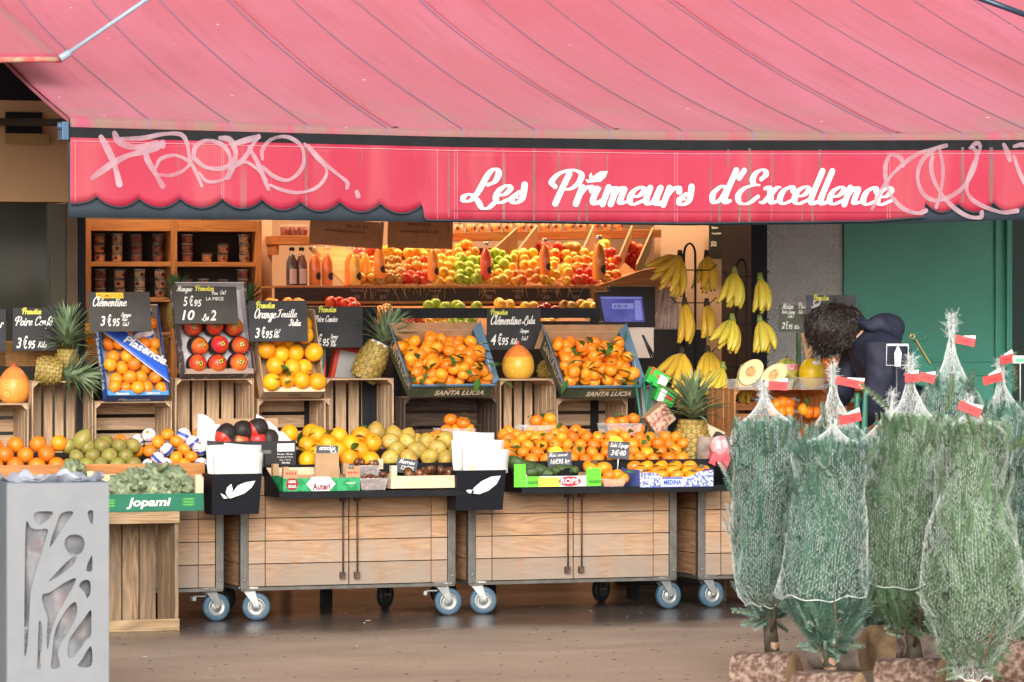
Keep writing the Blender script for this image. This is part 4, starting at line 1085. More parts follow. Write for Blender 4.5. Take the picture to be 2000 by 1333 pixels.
# ------------------------------------------------------------------ tilted cartons of fruit
def carton(name, label, cat, px0, px1, pyb, Y, wpx_scale, L, h, theta, mats, rz=0, lip=None, front_h=None, holes=True, print_fn=None, group=None):
    """open carton standing on its front edge and leaning back; returns thing, matrix, width"""
    a = W(px0, pyb, Y); b = W(px1, pyb, Y); w = b.x-a.x
    Mx = Matrix.Translation(a) @ Matrix.Rotation(rz, 4, 'Z') @ Matrix.Rotation(theta, 4, 'X')
    t = thing(name, label, cat, mat=Mx, group=group)
    th = .004; fh = front_h or h
    out, inn = mats
    m = MB(); m.box((0, 0, 0), (w, L, th)); m.obj('bottom', inn, t)
    m = MB(); m.box((.0, -th, 0), (w, 0, fh)); m.obj('front_panel', out, t, bevel=.0008)
    if lip: m = MB(); m.box((-.001, -th-.001, fh-.0), (w+.001, .022, fh+.003)); m.obj('front_lip', lip, t, bevel=.0008)
    m = MB(); m.box((0, L, 0), (w, L+th, h)); m.obj('back_panel', inn, t)
    for x0 in (-th, w):
        m = MB()
        if holes:     # stacking notches along the rim
            P = [(0, 0), (L, 0), (L, h)]
            for k in (.78, .52, .26):
                yc = L*k; P += [(yc+.016, h), (yc+.012, h-.018), (yc-.012, h-.018), (yc-.016, h)]
            P += [(0, h)]
        else: P = [(0, 0), (L, 0), (L, h), (0, fh)]
        n = len(P); m.add([(x0, y, z) for y, z in P]+[(x0+th, y, z) for y, z in P], [tuple(range(n-1, -1, -1)), tuple(range(n, 2*n))]+[(i, (i+1) % n, (i+1) % n+n, i+n) for i in range(n)])
        m.obj('side_panel', [out], t)
        m = MB(); xi = x0+th+.0005 if x0 < 0 else x0-.0005
        m.add([(xi, .002, th), (xi, L-.002, th), (xi, L-.002, h-.02), (xi, .002, fh-.02)], [(0, 1, 2, 3) if x0 < 0 else (3, 2, 1, 0)]); m.obj('lining', inn, t)
    return t, Mx, w
def fill(Mx, w, L, r, key, label, cat, group, z=.0, ymax=1.0, jit=.6, sc=1, lean=.0, name=None, vmax=None, keyf=None, ex=()):
    nx = max(1, int((w-.01)/(2*r)+.7)); gap = (w-.01)/nx; ny = int(L*ymax/(1.78*r)); out = []
    for j in range(ny):
        for i in range(nx-(j % 2)):
            x = .005+gap*(i+.5+(.5 if j % 2 else 0))+random.uniform(-1, 1)*jit*r*.5; y = r*1.02+j*1.78*r+random.uniform(-.4, 1)*jit*r*.5
            zz_ = z+r+random.uniform(-.3, 1)*jit*r*1.5
            kk = keyf(i, j) if keyf else key
            if kk is None: continue
            p = Mx @ Vector((x, y, zz_))
            lb, ct, gr, nm_ = (label, cat, group, name) if not keyf else LAB[kk]
            out.append(put(kk, p, rrot(1.2), lb, ct, gr, nm_, sc*random.uniform(.95, 1.05), None if vmax is None else random.randrange(vmax)))
    return out
def ptext(parent, Mloc, items, matname, nm='lettering'):
    mb = MB()
    for s, x, y, cap, wd_, kind in items:
        mb.M = Mloc
        if kind == 's': script_text(mb, s, x, y, cap, (wd_/(sum(GL.get(c, (.6, ''))[0] for c in s)*cap)), thick=.3, thin=.14, k=3)
        else: plain_text(mb, s, x, y, cap, wd_, shear=.2 if kind == 'i' else 0, bold=.03 if kind == 'b' or kind == 'i' else .01)
    return mb.obj(nm, MT[matname] if isinstance(matname, str) else matname, parent)
FRONT = Matrix.Translation((0, -.0065, 0)) @ RX
MT['pblue'] = M('blue_carton', (.020,.085,.36), .5, (.03,.11,.42), 6)
MT['pblue2'] = M('bright_blue_print', (.02,.10,.55), .45)
MT['cream_in'] = M('cream_card', (.66,.50,.36), .8)
# 1 blue box of clementines with diagonal printed band
t, Mx, w = carton('fruit_box', 'tilted blue printed box of clementines with a diagonal blue band', 'fruit box', 203, 322, 783, CY_-.02, 1, .47, .095, R(66), (MT['pblue'], MT['cream_in']), rz=R(3), lip=M('sky_card', (.06,.26,.62), .5), front_h=.075, holes=False)
LAB = {'sticker_clementine': ('clementine with small blue sticker in the tilted blue box', 'clementine', 'clementines in the tilted blue box', 'clementine'),
       'wrapped_clementine': ('paper wrapped clementine in the tilted blue box', 'clementine', 'wrapped clementines in the tilted blue box', 'wrapped_clementine')}
random.seed(5)
fill(Mx, w, .47, .0325, None, '', '', '', z=.030, keyf=lambda i, j: 'wrapped_clementine' if ((j >= 6 and i > 0 and random.random() < .75) or random.random() < .14) else 'sticker_clementine', ymax=1.0)
# diagonal band, arched over the fruit
bm_ = MB()
def band(u, v):
    y = .335-.235*u-.07*v*(1 if True else 0); x = w*u
    y = .40-.27*u**1.15+(-.085)*v*(1+.25*math.sin(u*math.pi)); z = .118+.010*math.sin(math.pi*u)
    return (x, y, z)
bm_.grid(band, 24, 4); o = bm_.obj('printed_band', MT['pblue2'], t); s = o.modifiers.new('thick', 'SOLIDIFY'); s.thickness = .002
bl = MB()
for vv in (0.0, 1.0): bl.tube([Vector(band(i/20, vv))+Vector((0, 0, .0015)) for i in range(21)], .0022, 5)
bl.obj('band_edge', MT['white'], o)
ang = math.atan2(-.26, w)
Mt = Matrix.Translation((w*.30, .258, .1345)) @ Matrix.Rotation(ang*.82, 4, 'Z')
ptext(o, Mt, [('Plasencia', 0, 0, .042, .235, 'i')], 'white')
ptext(t, FRONT, [('Plasencia', w*.2, .012, .030, w*.55, 'i')], 'white')
ptext(t, Matrix.Translation((0, -.006, .079)) , [('Plasencia', w*.12, .004, .012, w*.22, 'i'), ('CLEMENTINAS', w*.62, .004, .011, w*.24, 'p')], 'white')
Ms = Matrix.Translation((-.0050, .47, .018)) @ Matrix(((0,0,-1,0),(-1,0,0,0),(0,1,0,0),(0,0,0,1)))
ptext(t, Ms, [('Plasencia', .10, 0, .05, .33, 'i')], 'white')
rp = MB(); random.seed(3)
for k in range(16):
    y = .36+random.uniform(0, .1); z = random.uniform(.01, .09); rp.add([(-.0048, y, z), (-.0048, y-.014, z+.003), (-.0048, y-.010, z+.016), (-.0048, y+.004, z+.012)], [(0, 1, 2, 3)])
rp.obj('print', M('orange_print', (.62,.10,.05), .6), t)
# 2 mango box
MT['mbox'] = M('grey_brown_carton', (.20,.145,.12), .6, (.26,.20,.17), 6)
MT['mbox_o'] = M('floral_carton', (.12,.085,.085), .6, (.55,.48,.48), 26, lo=.60, hi=.64)
t, Mx, w = carton('mango_box', 'tilted grey carton of red mangoes with stacking notches', 'fruit box', 352, 488, 740, CY_, 1, .47, .10, R(68), (MT['mbox_o'], MT['whitecard']), rz=R(1), front_h=.075, lip=M('taupe_card', (.33,.24,.19), .6))
k = 0
for row, ys in enumerate((.055, .150, .25)):
    for i in range(3):
        x = w*(.2+.3*i)+(.02 if row % 2 else 0); p = Mx @ Vector((x, ys, .062))
        q = Mx.to_quaternion() @ Euler((R(22)+random.uniform(-.3, .3), random.uniform(-.3, .3), random.uniform(-.5, .5))).to_quaternion()
        o = put('mango', p, q.to_euler(), 'red mango in black net sleeve in the tilted carton', 'mango', 'mangoes in the tilted carton', scale=.98)
        sk = MB(); sk.lathe([(.0001, .0012), (.0085, .001), (.0085, 0)], 14, 0); sk.lathe([(.0001, .0016), (.0068, .0014)], 14, 1)
        for a_ in range(4): sk.M = Matrix.Rotation(a_*math.pi/2, 4, 'Z'); sk.add([(-.0012, .0005, .0018), (.0012, .0005, .0018), (.0018, .0058, .0018), (-.0018, .0058, .0018)], [(0, 1, 2, 3)], 0)
        so = sk.obj('sticker', [MT['stick_m'], MT['stick_y']])
        so.parent = o
        # on the side that faces the street
        n = Vector((random.uniform(-.15, .15), -1, random.uniform(0, .25))).normalized(); io = o.matrix_basis.to_3x3().inverted()
        nl = (io @ n).normalized(); r_ = .048*.98
        so.scale = (1.8, 1.8, 1.0); so.location = Vector((nl.x*.0505, nl.y*.0505, nl.z*.0595)); so.rotation_euler = Vector((nl.x, nl.y, nl.z*.8)).to_track_quat('Z', 'Y').to_euler()
price_sign('price_sign', 'black price board for mangoes above the tilted mango carton', (342, 558, 466, 633), .60, MT['board_brown'], [
  ('s', 'Mangue', 349, 568, 6, 29, 'white'), ('s', 'Promotion', 384, 567, 6, 37, 'yellow'), ('s', 'Peru', 416, 575, 4, 12, 'white'), ('s', 'Cat.I', 433, 574, 4, 11, 'white'),
  ('i', '5', 360, 597, 18, 9, 'white'), ('i', '€', 372, 597, 19, 8, 'white'), ('i', '95', 381, 598, 13, 15, 'white'), ('p', 'LA PIECE', 405, 586, 6.5, 34, 'white'),
  ('i', '10', 356, 625, 19, 25, 'white'), ('s', 'Les', 395, 626, 6.5, 12, 'white'), ('i', '2', 411, 626, 20, 12, 'white')], tilt=R(-12))
# 3 box of big oranges with leaves
MT['obox'] = M('kraft_carton', (.52,.35,.21), .75, (.47,.30,.17), 8)
t, Mx, w = carton('fruit_box', 'tilted kraft box of large yellow oranges with leaves', 'fruit box', 508, 626, 777, CY_-.04, 1, .43, .11, R(64), (MT['obox'], MT['card']), front_h=.075, holes=False, rz=R(2), lip=MT['pale_wood'])
fill(Mx, w, .43, .0435, 'large_orange', 'large yellow orange in the tilted kraft box', 'orange', 'large oranges in the tilted kraft box', z=.03, name='orange', ymax=1.0)
loose_leaves(530, 612, 722, 750, CY_-.13, 7, 'dark green leaf on the oranges in the kraft box', 'leaves in the kraft box', .065)
sl = MB(); sl.M = FRONT; sl.add([(w*.42, .04, 0), (w*.62, .04, 0), (w*.62, .046, 0), (w*.42, .046, 0)], [(0, 1, 2, 3)]); sl.obj('hand_slot', MT['black'], t)
ptext(t, FRONT, [('Arancia di Sicilia', w*.15, .010, .010, w*.7, 'i')], 'red_ink')
price_sign('price_sign', 'black price board reading orange feuille above the kraft orange box', (488, 587, 602, 668), .585, MT['board'], [
  ('s', 'Promotion', 501, 602, 7, 37, 'yellow'), ('s', 'Orange', 497, 622, 10, 42, 'white'), ('s', 'Feuille', 542, 620, 8, 38, 'grey' if False else 'white'), ('s', 'Italia', 565, 637, 7, 22, 'white'),
  ('i', '3', 498, 660, 19, 10, 'white'), ('i', '€', 511, 660, 20, 8, 'white'), ('i', '95', 519, 661, 14, 14, 'white'), ('s', 'Cat.I', 536, 651, 4, 11, 'white'), ('s', 'Kilo', 534, 660, 4.5, 10, 'white')], tilt=R(-6))
price_sign('price_sign', 'black and brown clementine price board on the blue box', (176, 568, 297, 648), .555, MT['board_brown'], [
  ('r', '', 192, 570, 11, 53, 'promo'), ('p', 'PROMOTION', 194, 579.5, 7, 49, 'red_ink'), ('s', 'Clémentine', 183, 597, 9.5, 66, 'white'),
  ('i', '3', 197, 636, 19, 10, 'white'), ('i', '€', 211, 637, 22, 8, 'white'), ('i', '95', 221, 637, 15, 14, 'white'), ('s', 'Espagne', 238, 618, 4, 19, 'white'), ('s', 'Kilo', 239, 627, 4, 10, 'white'), ('s', 'Cat.I', 240, 637, 4, 12, 'white')], tilt=R(-14))
MT['olivebox'] = M('olive_printed_carton', (.035,.045,.028), .5, (.085,.085,.05), 9)
MT['bluelip'] = M('blue_grey_card', (.10,.20,.30), .5)
for (lab, p0, p1, pb_, rz_, tw) in (('the dark crate', 798, 958, 776, R(4), 'wide tilted printed carton of leafy clementines above the dark crate'), ('the last crate', 1098, 1243, 778, R(3), 'wide tilted printed carton of leafy clementines beside the cash screen')):
    w_ = 1
    t, Mx, w = carton('fruit_box', tw, 'fruit box', p0, p1, pb_, CY_-.14, 1, .37, .12, R(41), (MT['olivebox'], MT['card']), rz=rz_, front_h=.085, holes=False)
    # flared blue edged sides and white inner flaps
    for sx_, x in ((-1, 0), (1, w)):
        m = MB(); A = [(x+sx_*.005, .0, .085), (x+sx_*.005, .37, .12), (x+sx_*.035, .38, .170), (x+sx_*.03, .0, .11)]
        m.add(A, [(0, 1, 2, 3)]); o = m.obj('side_flap', MT['bluelip'], t); s = o.modifiers.new('thick', 'SOLIDIFY'); s.thickness = .004
    m = MB(); m.add([(w-.002, .06, .02), (w-.002, .365, .02), (w+.030, .375, .165), (w+.004, .05, .10)], [(3, 2, 1, 0)]); o = m.obj('inner_flap', MT['whitecard'], t); s = o.modifiers.new('thick', 'SOLIDIFY'); s.thickness = .003
    m = MB(); m.box((-.03, .376, .0), (w+.03, .380, .160)); m.obj('rear_flap', MT['card'], t)
    m = MB(); m.box((-.01, -.012, .078), (w+.01, -.0045, .090)); m.obj('front_edge', MT['bluelip'], t, bevel=.001)
    ptext(t, FRONT, [('SANTA LUCIA', w*.30, .018, .030, w*.62, 'i')], MT['cream_in']); ptext(t, FRONT, [('LES VERGERS DE', w*.45, .056, .010, w*.34, 'i')], M('gold_ink', (.45,.22,.05), .5))
    Ms = Matrix.Translation((-.0050, .36, .02)) @ Matrix(((0,0,-1,0),(-1,0,0,0),(0,1,0,0),(0,0,0,1)))
    ptext(t, Ms, [('SANTA LUCIA', .02, .02, .045, .33, 'p')], MT['cream_in'])
    gr = 'clementines in the carton above '+lab
    for z_ in (.02, .05, .075): fill(Mx, w, .37, .0335, 'clementine', 'leafy clementine in the tilted carton above '+lab, 'clementine', gr, z=z_, ymax=(.97, .90, .72)[(.02, .05, .075).index(z_)], jit=1.0)
    loose_leaves(p0+10, p1, 668, 748, CY_-.215, 22, 'green citrus leaf among the clementines in the carton above '+lab, 'leaves in the carton above '+lab, .08)
loose_leaves(950, 980, 690, 745, CY_-.22, 4, 'long green leaf hanging over the carton corner beside the pomelo', 'leaves over the carton corner', .075)
price_sign('price_sign', 'black price board reading clementine with handwriting, beside the netted pomelo', (951, 603, 1056, 684), .98, MT['board'], [
  ('s', 'Promotion', 957, 615, 6, 34, 'yellow'), ('s', 'Clémentine', 957, 634, 9.5, 59, 'white'), ('s', 'Lulu', 1020, 633, 8, 24, 'white'), ('s', 'Espagne', 1015, 650, 4, 17, 'white'), ('s', 'Cat.I', 1018, 665, 4, 12, 'white'),
  ('i', '4', 958, 674, 20, 11, 'white'), ('i', '€', 972, 674, 21, 8, 'white'), ('i', '95', 980, 674, 14, 13, 'white'), ('s', 'Kilo', 996, 673, 6, 15, 'white')])
price_sign('price_sign', 'black price board for comice pears hanging from the short frame', (601, 599, 709, 680), .97, MT['board'], [
  ('s', 'Promotion', 621, 610, 6.5, 35, 'yellow'), ('s', 'Poire Comice', 613, 629, 6.5, 45, 'white'), ('i', '3', 609, 674, 19, 9, 'white'), ('i', '€', 621, 675, 21, 8, 'white'), ('i', '95', 630, 676, 14, 13, 'white'),
  ('s', 'France', 645, 661, 4, 14, 'white'), ('s', 'Cat.I', 645, 669, 4, 11, 'white'), ('s', 'Kilo', 645, 677, 4.5, 10, 'white')])
price_sign('price_sign', 'black price board for pears in front of the wicker basket', (25, 602, 112, 686), .90, MT['board'], [
  ('s', 'Promotion', 42, 614, 6.5, 38, 'yellow'), ('s', 'Poire Conférence', 28, 636, 8.5, 118*.9, 'white') if False else ('s', 'Poire Confé', 28, 636, 9, 73, 'white'), ('i', '3', 32, 680, 20, 10, 'white'), ('i', '€', 45, 681, 23, 9, 'white'), ('i', '95', 55, 681, 15, 14, 'white'), ('s', 'Kilo', 73, 679, 6, 17, 'white')])
price_sign('price_sign', 'black price board cut by the picture edge beside the pear board', (-90, 604, 12, 688), .90, MT['board'], [('i', '95', -30, 680, 15, 14, 'white'), ('s', 'r,', 0, 640, 9, 8, 'white')])
# black sign rails behind the crates
def rail(label, pxs_, ytop, ybot, Y, posts, bar=20):
    x0, x1 = WX(pxs_[0], Y), WX(pxs_[1], Y); t = thing('sign_rail', label, 'sign rail', (x0, Y, .722))
    zt_, zb_ = W(pxs_[0], ytop, Y).z-.722, W(pxs_[0], ytop+bar, Y).z-.722
    MB().box((0, 0, zb_), (x1-x0, .012, zt_)).obj('crossbar', MT['black'], t, bevel=.001)
    for p in posts:
        x = WX(p, Y)-x0; MB().box((x-.02, .0125, 0), (x+.02, .03, zt_)).obj('post', MT['black'], t, bevel=.001)
rail('black steel sign rail carrying the comice pear board', (598, 736), 599, 0, 1.0, (605, 718, 731), 16)
rail('long black steel sign rail behind the two clementine cartons', (772, 1172), 602, 0, 1.0, (778, 1164))
rail('black steel sign rail behind the pineapples and basket', (-80, 170), 603, 0, .93, (-60, 160))
# ------------------------------------------------------------------ pineapples
MT['pine_skin'] = M('pineapple_skin', (.30,.19,.035), .6, (.40,.28,.07), 40, isl=.18)
MT['pine_eye'] = M('pineapple_eye', (.16,.15,.03), .7, (.30,.19,.05), 60, isl=.2)
MT['crown'] = M('pineapple_leaf', (.13,.21,.10), .5, (.24,.31,.18), 14, isl=.3)
MT['crown2'] = M('pineapple_leaf_dark', (.035,.10,.035), .5, (.09,.17,.06), 14, isl=.3)
def pineapple(label, base, rot, h=.16, r=.058, ch=.17, leaves=60, crown='crown', seed=0, spread=1.0):
    rnd = random.Random(seed); t = thing('pineapple', label, 'pineapple', base, rot)
    prof = lambda k: r*(.72+.33*math.sin(math.pi*min(1, .12+k*.86)))
    m = MB(); m.lathe([(0, 0)]+[(prof(i/10)*.95, h*i/10) for i in range(11)]+[(0, h+.004)], 18, 1)
    rows, cols = 9, 11
    for j in range(rows):
        for i in range(cols):
            a = 2*math.pi*(i+.5*(j % 2))/cols; k = (j+.5)/rows; z = h*k; q = prof(k)
            n = Vector((math.cos(a), math.sin(a), 0)); s = Vector((-math.sin(a), math.cos(a), 0)); u = Vector((0, 0, 1))
            c = n*q+u*z; hw = math.pi*q/cols*.95; hh = h/rows*.62
            m.add([c-s*hw*.98, c-s*hw*.5-u*hh*.85, c+s*hw*.5-u*hh*.85, c+s*hw*.98, c+s*hw*.5+u*hh*.85, c-s*hw*.5+u*hh*.85, c+n*.0055], [(0,1,6),(1,2,6),(2,3,6),(3,4,6),(4,5,6),(5,0,6)], 0, True)
            m.add([c+n*.005-s*.0035, c+n*.0045-u*.003, c+n*.005+s*.0035, c+n*.0085+u*.007], [(0,1,3),(1,2,3)], 1)
    m.obj('fruit_body', [MT['pine_skin'], MT['pine_eye']], t)
    m = MB()
    for i in range(leaves):
        k = i/leaves; a = i*2.4; z0 = h+.004+k*ch*.30; el = R(20+62*k)+rnd.uniform(-.15, .15); el = el if spread == 1 else el*spread
        L = ch*(.36+.30*math.sin(math.pi*(.2+.7*k)))*rnd.uniform(.85, 1.15); wd_ = .034*(1-.35*k)*(ch/.27)**.5
        d = Vector((math.cos(a), math.sin(a), 0)); s = Vector((-math.sin(a), math.cos(a), 0)); V = []; p = d*.010+Vector((0, 0, z0)); e = el
        ks = 5
        for j in range(ks+1):
            q = j/ks; hw = wd_/2*(1-q)**.7*(1 if j else .8)
            nn = d*(-math.sin(e))+Vector((0, 0, 1))*math.cos(e)
            V += [p-s*hw+nn*hw*.45, p, p+s*hw+nn*hw*.45]
            p = p+(d*math.cos(e)+Vector((0, 0, 1))*math.sin(e))*L/ks; e -= rnd.uniform(.02, .22)*(1.2-k)
        m.add(V, [(3*j+q, 3*j+q+1, 3*j+4+q, 3*j+3+q) for j in range(ks) for q in (0, 1)], 0, True)
    m.obj('crown', MT[crown], t)
    return t
pineapple('upright pineapple standing on the crate beside the pear board', W(129, 748, CY_+.13), (R(3), R(-2), 1), .165, .062, .30, 80, seed=1)
pineapple('pineapple lying on its side, grey green crown pointing at the blue box', W(70, 722, CY_+.06), (R(8), R(97), R(-8)), .13, .068, .27, 70, 'crown', 2)
pineapple('pineapple with blue and white neck label leaning between the comice pear board and clementine carton', W(707, 741, CY_+.14), (R(5), R(27), 0), .20, .075, .27, 80, 'crown', 3)
m = MB(); m.M = None
tl = bpy.data.objects['pineapple.002']
m.lathe([(.050, .175), (.058, .19), (.050, .205)], 18); m.obj('neck_label', M('neck_label', (.75,.72,.66), .6, (.08,.25,.55), 12, lo=.5, hi=.52), tl)
pineapple('small pineapple lying with its dark green crown towards the street beside the netted pomelo', W(1062, 722, CY_+.34), (R(100), R(8), R(25)), .14, .058, .20, 60, 'crown2', 4)
pineapple('tall pineapple standing between the split stumps at the end of the fruit row', W(1350, 898, .22), (R(2), R(1), 0), .20, .085, .33, 90, 'crown', 5)
pineapple('pineapple crown poking up behind the clementine box before the jar shelves', W(352, 640, 1.5), (0, R(-6), 0), .13, .06, .2, 50, 'crown2', 6)
pineapple('pineapple standing behind the kraft orange box before the jar shelves', W(478, 645, 1.5), (0, R(8), 0), .13, .06, .15, 50, 'crown2', 7)
# netted pomelos
MT['pom'] = net_mat('netted_pomelo', (.80,.36,.02), (.82,.50,.08), 55, .3, .35)
MT['pom2'] = net_mat('netted_pomelo_b', (.82,.25,.015), (.84,.42,.10), 55, .3, .35)
MT['blush'] = net_mat('pomelo_blush', (.80,.13,.02), (.84,.36,.08), 55, .3, .35)
def pomelo(label, base, r, h, mat):
    t = thing('pomelo', label, 'pomelo', base)
    P = [(0, 0), (.6, .02), (.93, .2), (1, .42), (.88, .65), (.6, .84), (.3, .96), (0, 1.0)]
    m = MB(); m.lathe([(max(0, c[0])*r, c[1]*h) for c in catmull([Vector(p) for p in P], 4)], 28); m.obj('fruit_body', mat, t)
    m = MB(); m.lathe([(.03, h*.90), (.024, h*.95), (.008, h*1.01), (.006, h*1.06), (.012, h*1.08)], 12); m.obj('net_knot', M('red_net', (.75,.07,.03), .5), t)
    m = MB(); m.lathe([(c[0]*r*1.012, c[1]*h+.001) for c in catmull([Vector(p) for p in ((.88, .66), (.6, .84), (.3, .955), (.1, .99))], 4)], 28); m.obj('blushed_top', MT['blush'], t)
    return t
pomelo('orange yellow pomelo in a fine net, cut by the bin end of the row', W(27, 789, CY_+.12), .079, .185, MT['pom2'])
pomelo('plump yellow pomelo in a fine net between the two clementine cartons', W(1012, 742, CY_+.12), .083, .178, MT['pom'])
# wicker baskets behind the pineapples
MT['wick'] = M('wicker', (.50,.28,.10), .7, (.36,.18,.06), 30)
def basket(label, px0, px1, py0, py1, Y, dep=.3, mat='wick'):
    a = W(px0, py1, Y); b = W(px1, py0, Y); w, h = b.x-a.x, b.z-a.z
    t = thing('wicker_basket', label, 'basket', a); m = MB(); nz = 14
    for j in range(nz):
        z = h*(j+.5)/nz; f = 1+.10*j/nz; P = []
        for i in range(64):
            k = i/64*4; s = int(k); q = k-s; x, y = [(q, 0), (1, q), (1-q, 1), (0, 1-q)][s]
            o = .0028*(1 if (i+j) % 2 else -1); nx, ny = [(0, -1), (1, 0), (0, 1), (-1, 0)][s]
            P.append(((x-.5)*w*f+w/2+nx*o, (y-.5)*dep*f+dep/2+ny*o, z))
        m.tube(P, h/nz*.52, 5, closed=True)
    m.obj('weave', MT[mat], t)
    m = MB(); f = 1.12; m.tube([((x-.5)*w*f+w/2, (y-.5)*dep*f+dep/2, h) for x, y in ((0,0),(1,0),(1,1),(0,1))], .008, 6, closed=True); m.obj('rim', MT[mat], t)
    MB().box((.01, .01, 0), (w-.01, dep-.01, .01)).obj('base', MT[mat], t)
    return t
basket('golden wicker basket behind the pear board and pineapple', 14, 158, 670, 716, 1.15)
basket('golden wicker basket just behind the clementine box', 168, 320, 655, 712, 1.55)
for px, py in ((160, 655), (152, 668), (172, 650), (168, 668)): put('large_orange', W(px, py, 1.2), rrot(), 'large orange behind the upright pineapple and blue box', 'orange', 'oranges behind the upright pineapple', 'orange')
# ------------------------------------------------------------------ low cartons on the front shelves
def lowbox(name, label, cat, px0, px1, py0, py1, Y, dep, mats, hs=None, hb=None, posts=None, zbase=None):
    a = W(px0, py1, Y); b = W(px1, py0, Y); w, h = b.x-a.x, b.z-a.z
    t = thing(name, label, cat, a); out, inn = mats; th = .005
    m = MB(); m.box((0, 0, 0), (w, th, h)); fo = m.obj('front_panel', out, t, bevel=.0008)
    hb = hb or h; hs = hs or h
    m = MB(); m.box((0, dep-th, 0), (w, dep, hb)); m.obj('back_panel', inn, t)
    for x in (0, w-th):
        m = MB(); P = [(th+.0005, .0), (dep-th-.0005, 0), (dep-th-.0005, hb), (dep*.6, hs), (th+.0005, hs)]
        m.add([(x, y, z) for y, z in P]+[(x+th, y, z) for y, z in P], [(4,3,2,1,0), (5,6,7,8,9)]+[(i, (i+1) % 5, (i+1) % 5+5, i+5) for i in range(5)]); m.obj('side_panel', out, t)
    m = MB(); m.box((th, th, .001), (w-th, dep-th, .006)); m.obj('bottom', inn, t)
    if posts:
        for x in (0.001, w-.029):
            for b0, b1 in (((x, -.0015, h), (x+.028, .03, h+posts)), ((x, dep-.03, hb), (x+.028, dep-.001, hb+posts))): MB().box(b0, b1).obj('corner_post', out if posts < .05 else inn, t)
    return t, w, h
# green patterned carton
MT['green_print'] = M('green_printed_carton', (.008,.24,.07), .5, (.03,.36,.13), 30, lo=.48, hi=.52)
t, w, h = lowbox('printed_carton', 'green patterned carton with white panel on the front shelf', 'carton', 553, 703, 933, 961, -.235, .20, (MT['green_print'], MT['card']), hs=.07, hb=.07, posts=.055)
m = MB(); m.M = Matrix.Translation((0, -.001, 0)) @ RX
hx = [(w*.30, .034), (w*.375, .0685), (w*.60, .0685), (w*.68, .034), (w*.60, .001), (w*.375, .001)]
m.add([(x, y, 0) for x, y in hx], [tuple(range(6))[::-1]]); o = m.obj('white_panel', MT['white'], t)
ptext(t, Matrix.Translation((0, -.0025, 0)) @ RX, [('Auteri', w*.38, .008, .030, w*.23, 'b')], M('maroon_ink', (.22,.01,.04), .6))
m = MB(); m.M = Matrix.Translation((w*.115, -.0012, .035)) @ RX; m.add([(.030*(1+.06*math.cos(k*2.1*5))*math.cos(k/24*6.283), .030*math.sin(k/24*6.283), 0) for k in range(24)], [tuple(range(24))[::-1]]); m.obj('seal', M('seal_red', (.30,.015,.03), .6), t)
ptext(t, Matrix.Translation((w*.115-.022, -.0025, .035)) @ RX, [('100%', .004, .006, .012, .036, 'b'), ('SICILIA', .003, -.016, .012, .040, 'b')], 'white')
m = MB(); m.M = RX
for x in (.005, w-.07):
    for k in range(4): m.add([(x+.012+k*.014, .078, .0035), (x+.018+k*.014, .086, .0035), (x+.012+k*.014, .094, .0035), (x+.006+k*.014, .086, .0035)], [(0, 1, 2, 3)])
cp = MB()
for x in (0.001, w-.072): cp.box((x, -.002, h+.0005), (x+.07, .004, h+.04))
cpo = cp.obj('corner_tab', MT['card'], t); m.obj('diamonds', MT['red_ink'], cpo)
ptext(t, Matrix.Translation((0, -.0015, 0)) @ RX, [('AGRUMI', w*.82, .032, .010, w*.12, 'p')], 'white')
# second crate row behind it: pale wooden cradle
t, w, h = lowbox('wooden_tray', 'low pale wooden tray behind the green patterned carton', 'tray', 520, 664, 918, 935, -.03-.0, .0+.02, (MT['pale_wood'], MT['pale_wood']), hs=.05, hb=.05)
tag(MB().box((0, 0, 0), (WX(662, -.1)-WX(616, -.1), .012, .125)).obj('cardboard_divider', MT['card'], loc=W(616, 937, -.11)), 'upright brown card divider under the slate behind the green carton', 'divider')
# chestnut punnets
for (lab, px0, px1, py0, py1, Y) in (('clear punnet of chestnuts on the shelf beside the green carton', 702, 757, 935, 958, -.23), ('clear punnet of chestnuts behind the front punnet', 690, 742, 910, 934, -.12)):
    punnet(lab, px0, px1, py0, py1, Y, dep=.10)
    for k in range(26):
        p = W(random.uniform(px0+6, px1-6), random.uniform(py0-8, py1-4), Y+random.uniform(.02, .08))
        put('chestnut', p, rrot(), 'shiny brown chestnut in the '+lab.split(' of ')[0]+' '+lab.split('chestnuts ')[1], 'chestnut', 'chestnuts in the '+lab.split('chestnuts ')[1])
t, w, h = lowbox('wooden_box', 'shallow pale wooden box of chestnuts on the front shelf', 'wooden box', 764, 929, 928, 955, -.235, .24, (MT['pale_wood'], MT['pale_wood']), hs=.07, hb=.085, posts=.05)
for k in range(34):
    p = W(random.uniform(795, 918), random.uniform(918, 929), -.235+random.uniform(.03, .18)); put('chestnut', p, rrot(), 'brown chestnut in the shallow pale wooden box', 'chestnut', 'chestnuts in the shallow wooden box', scale=1.15)
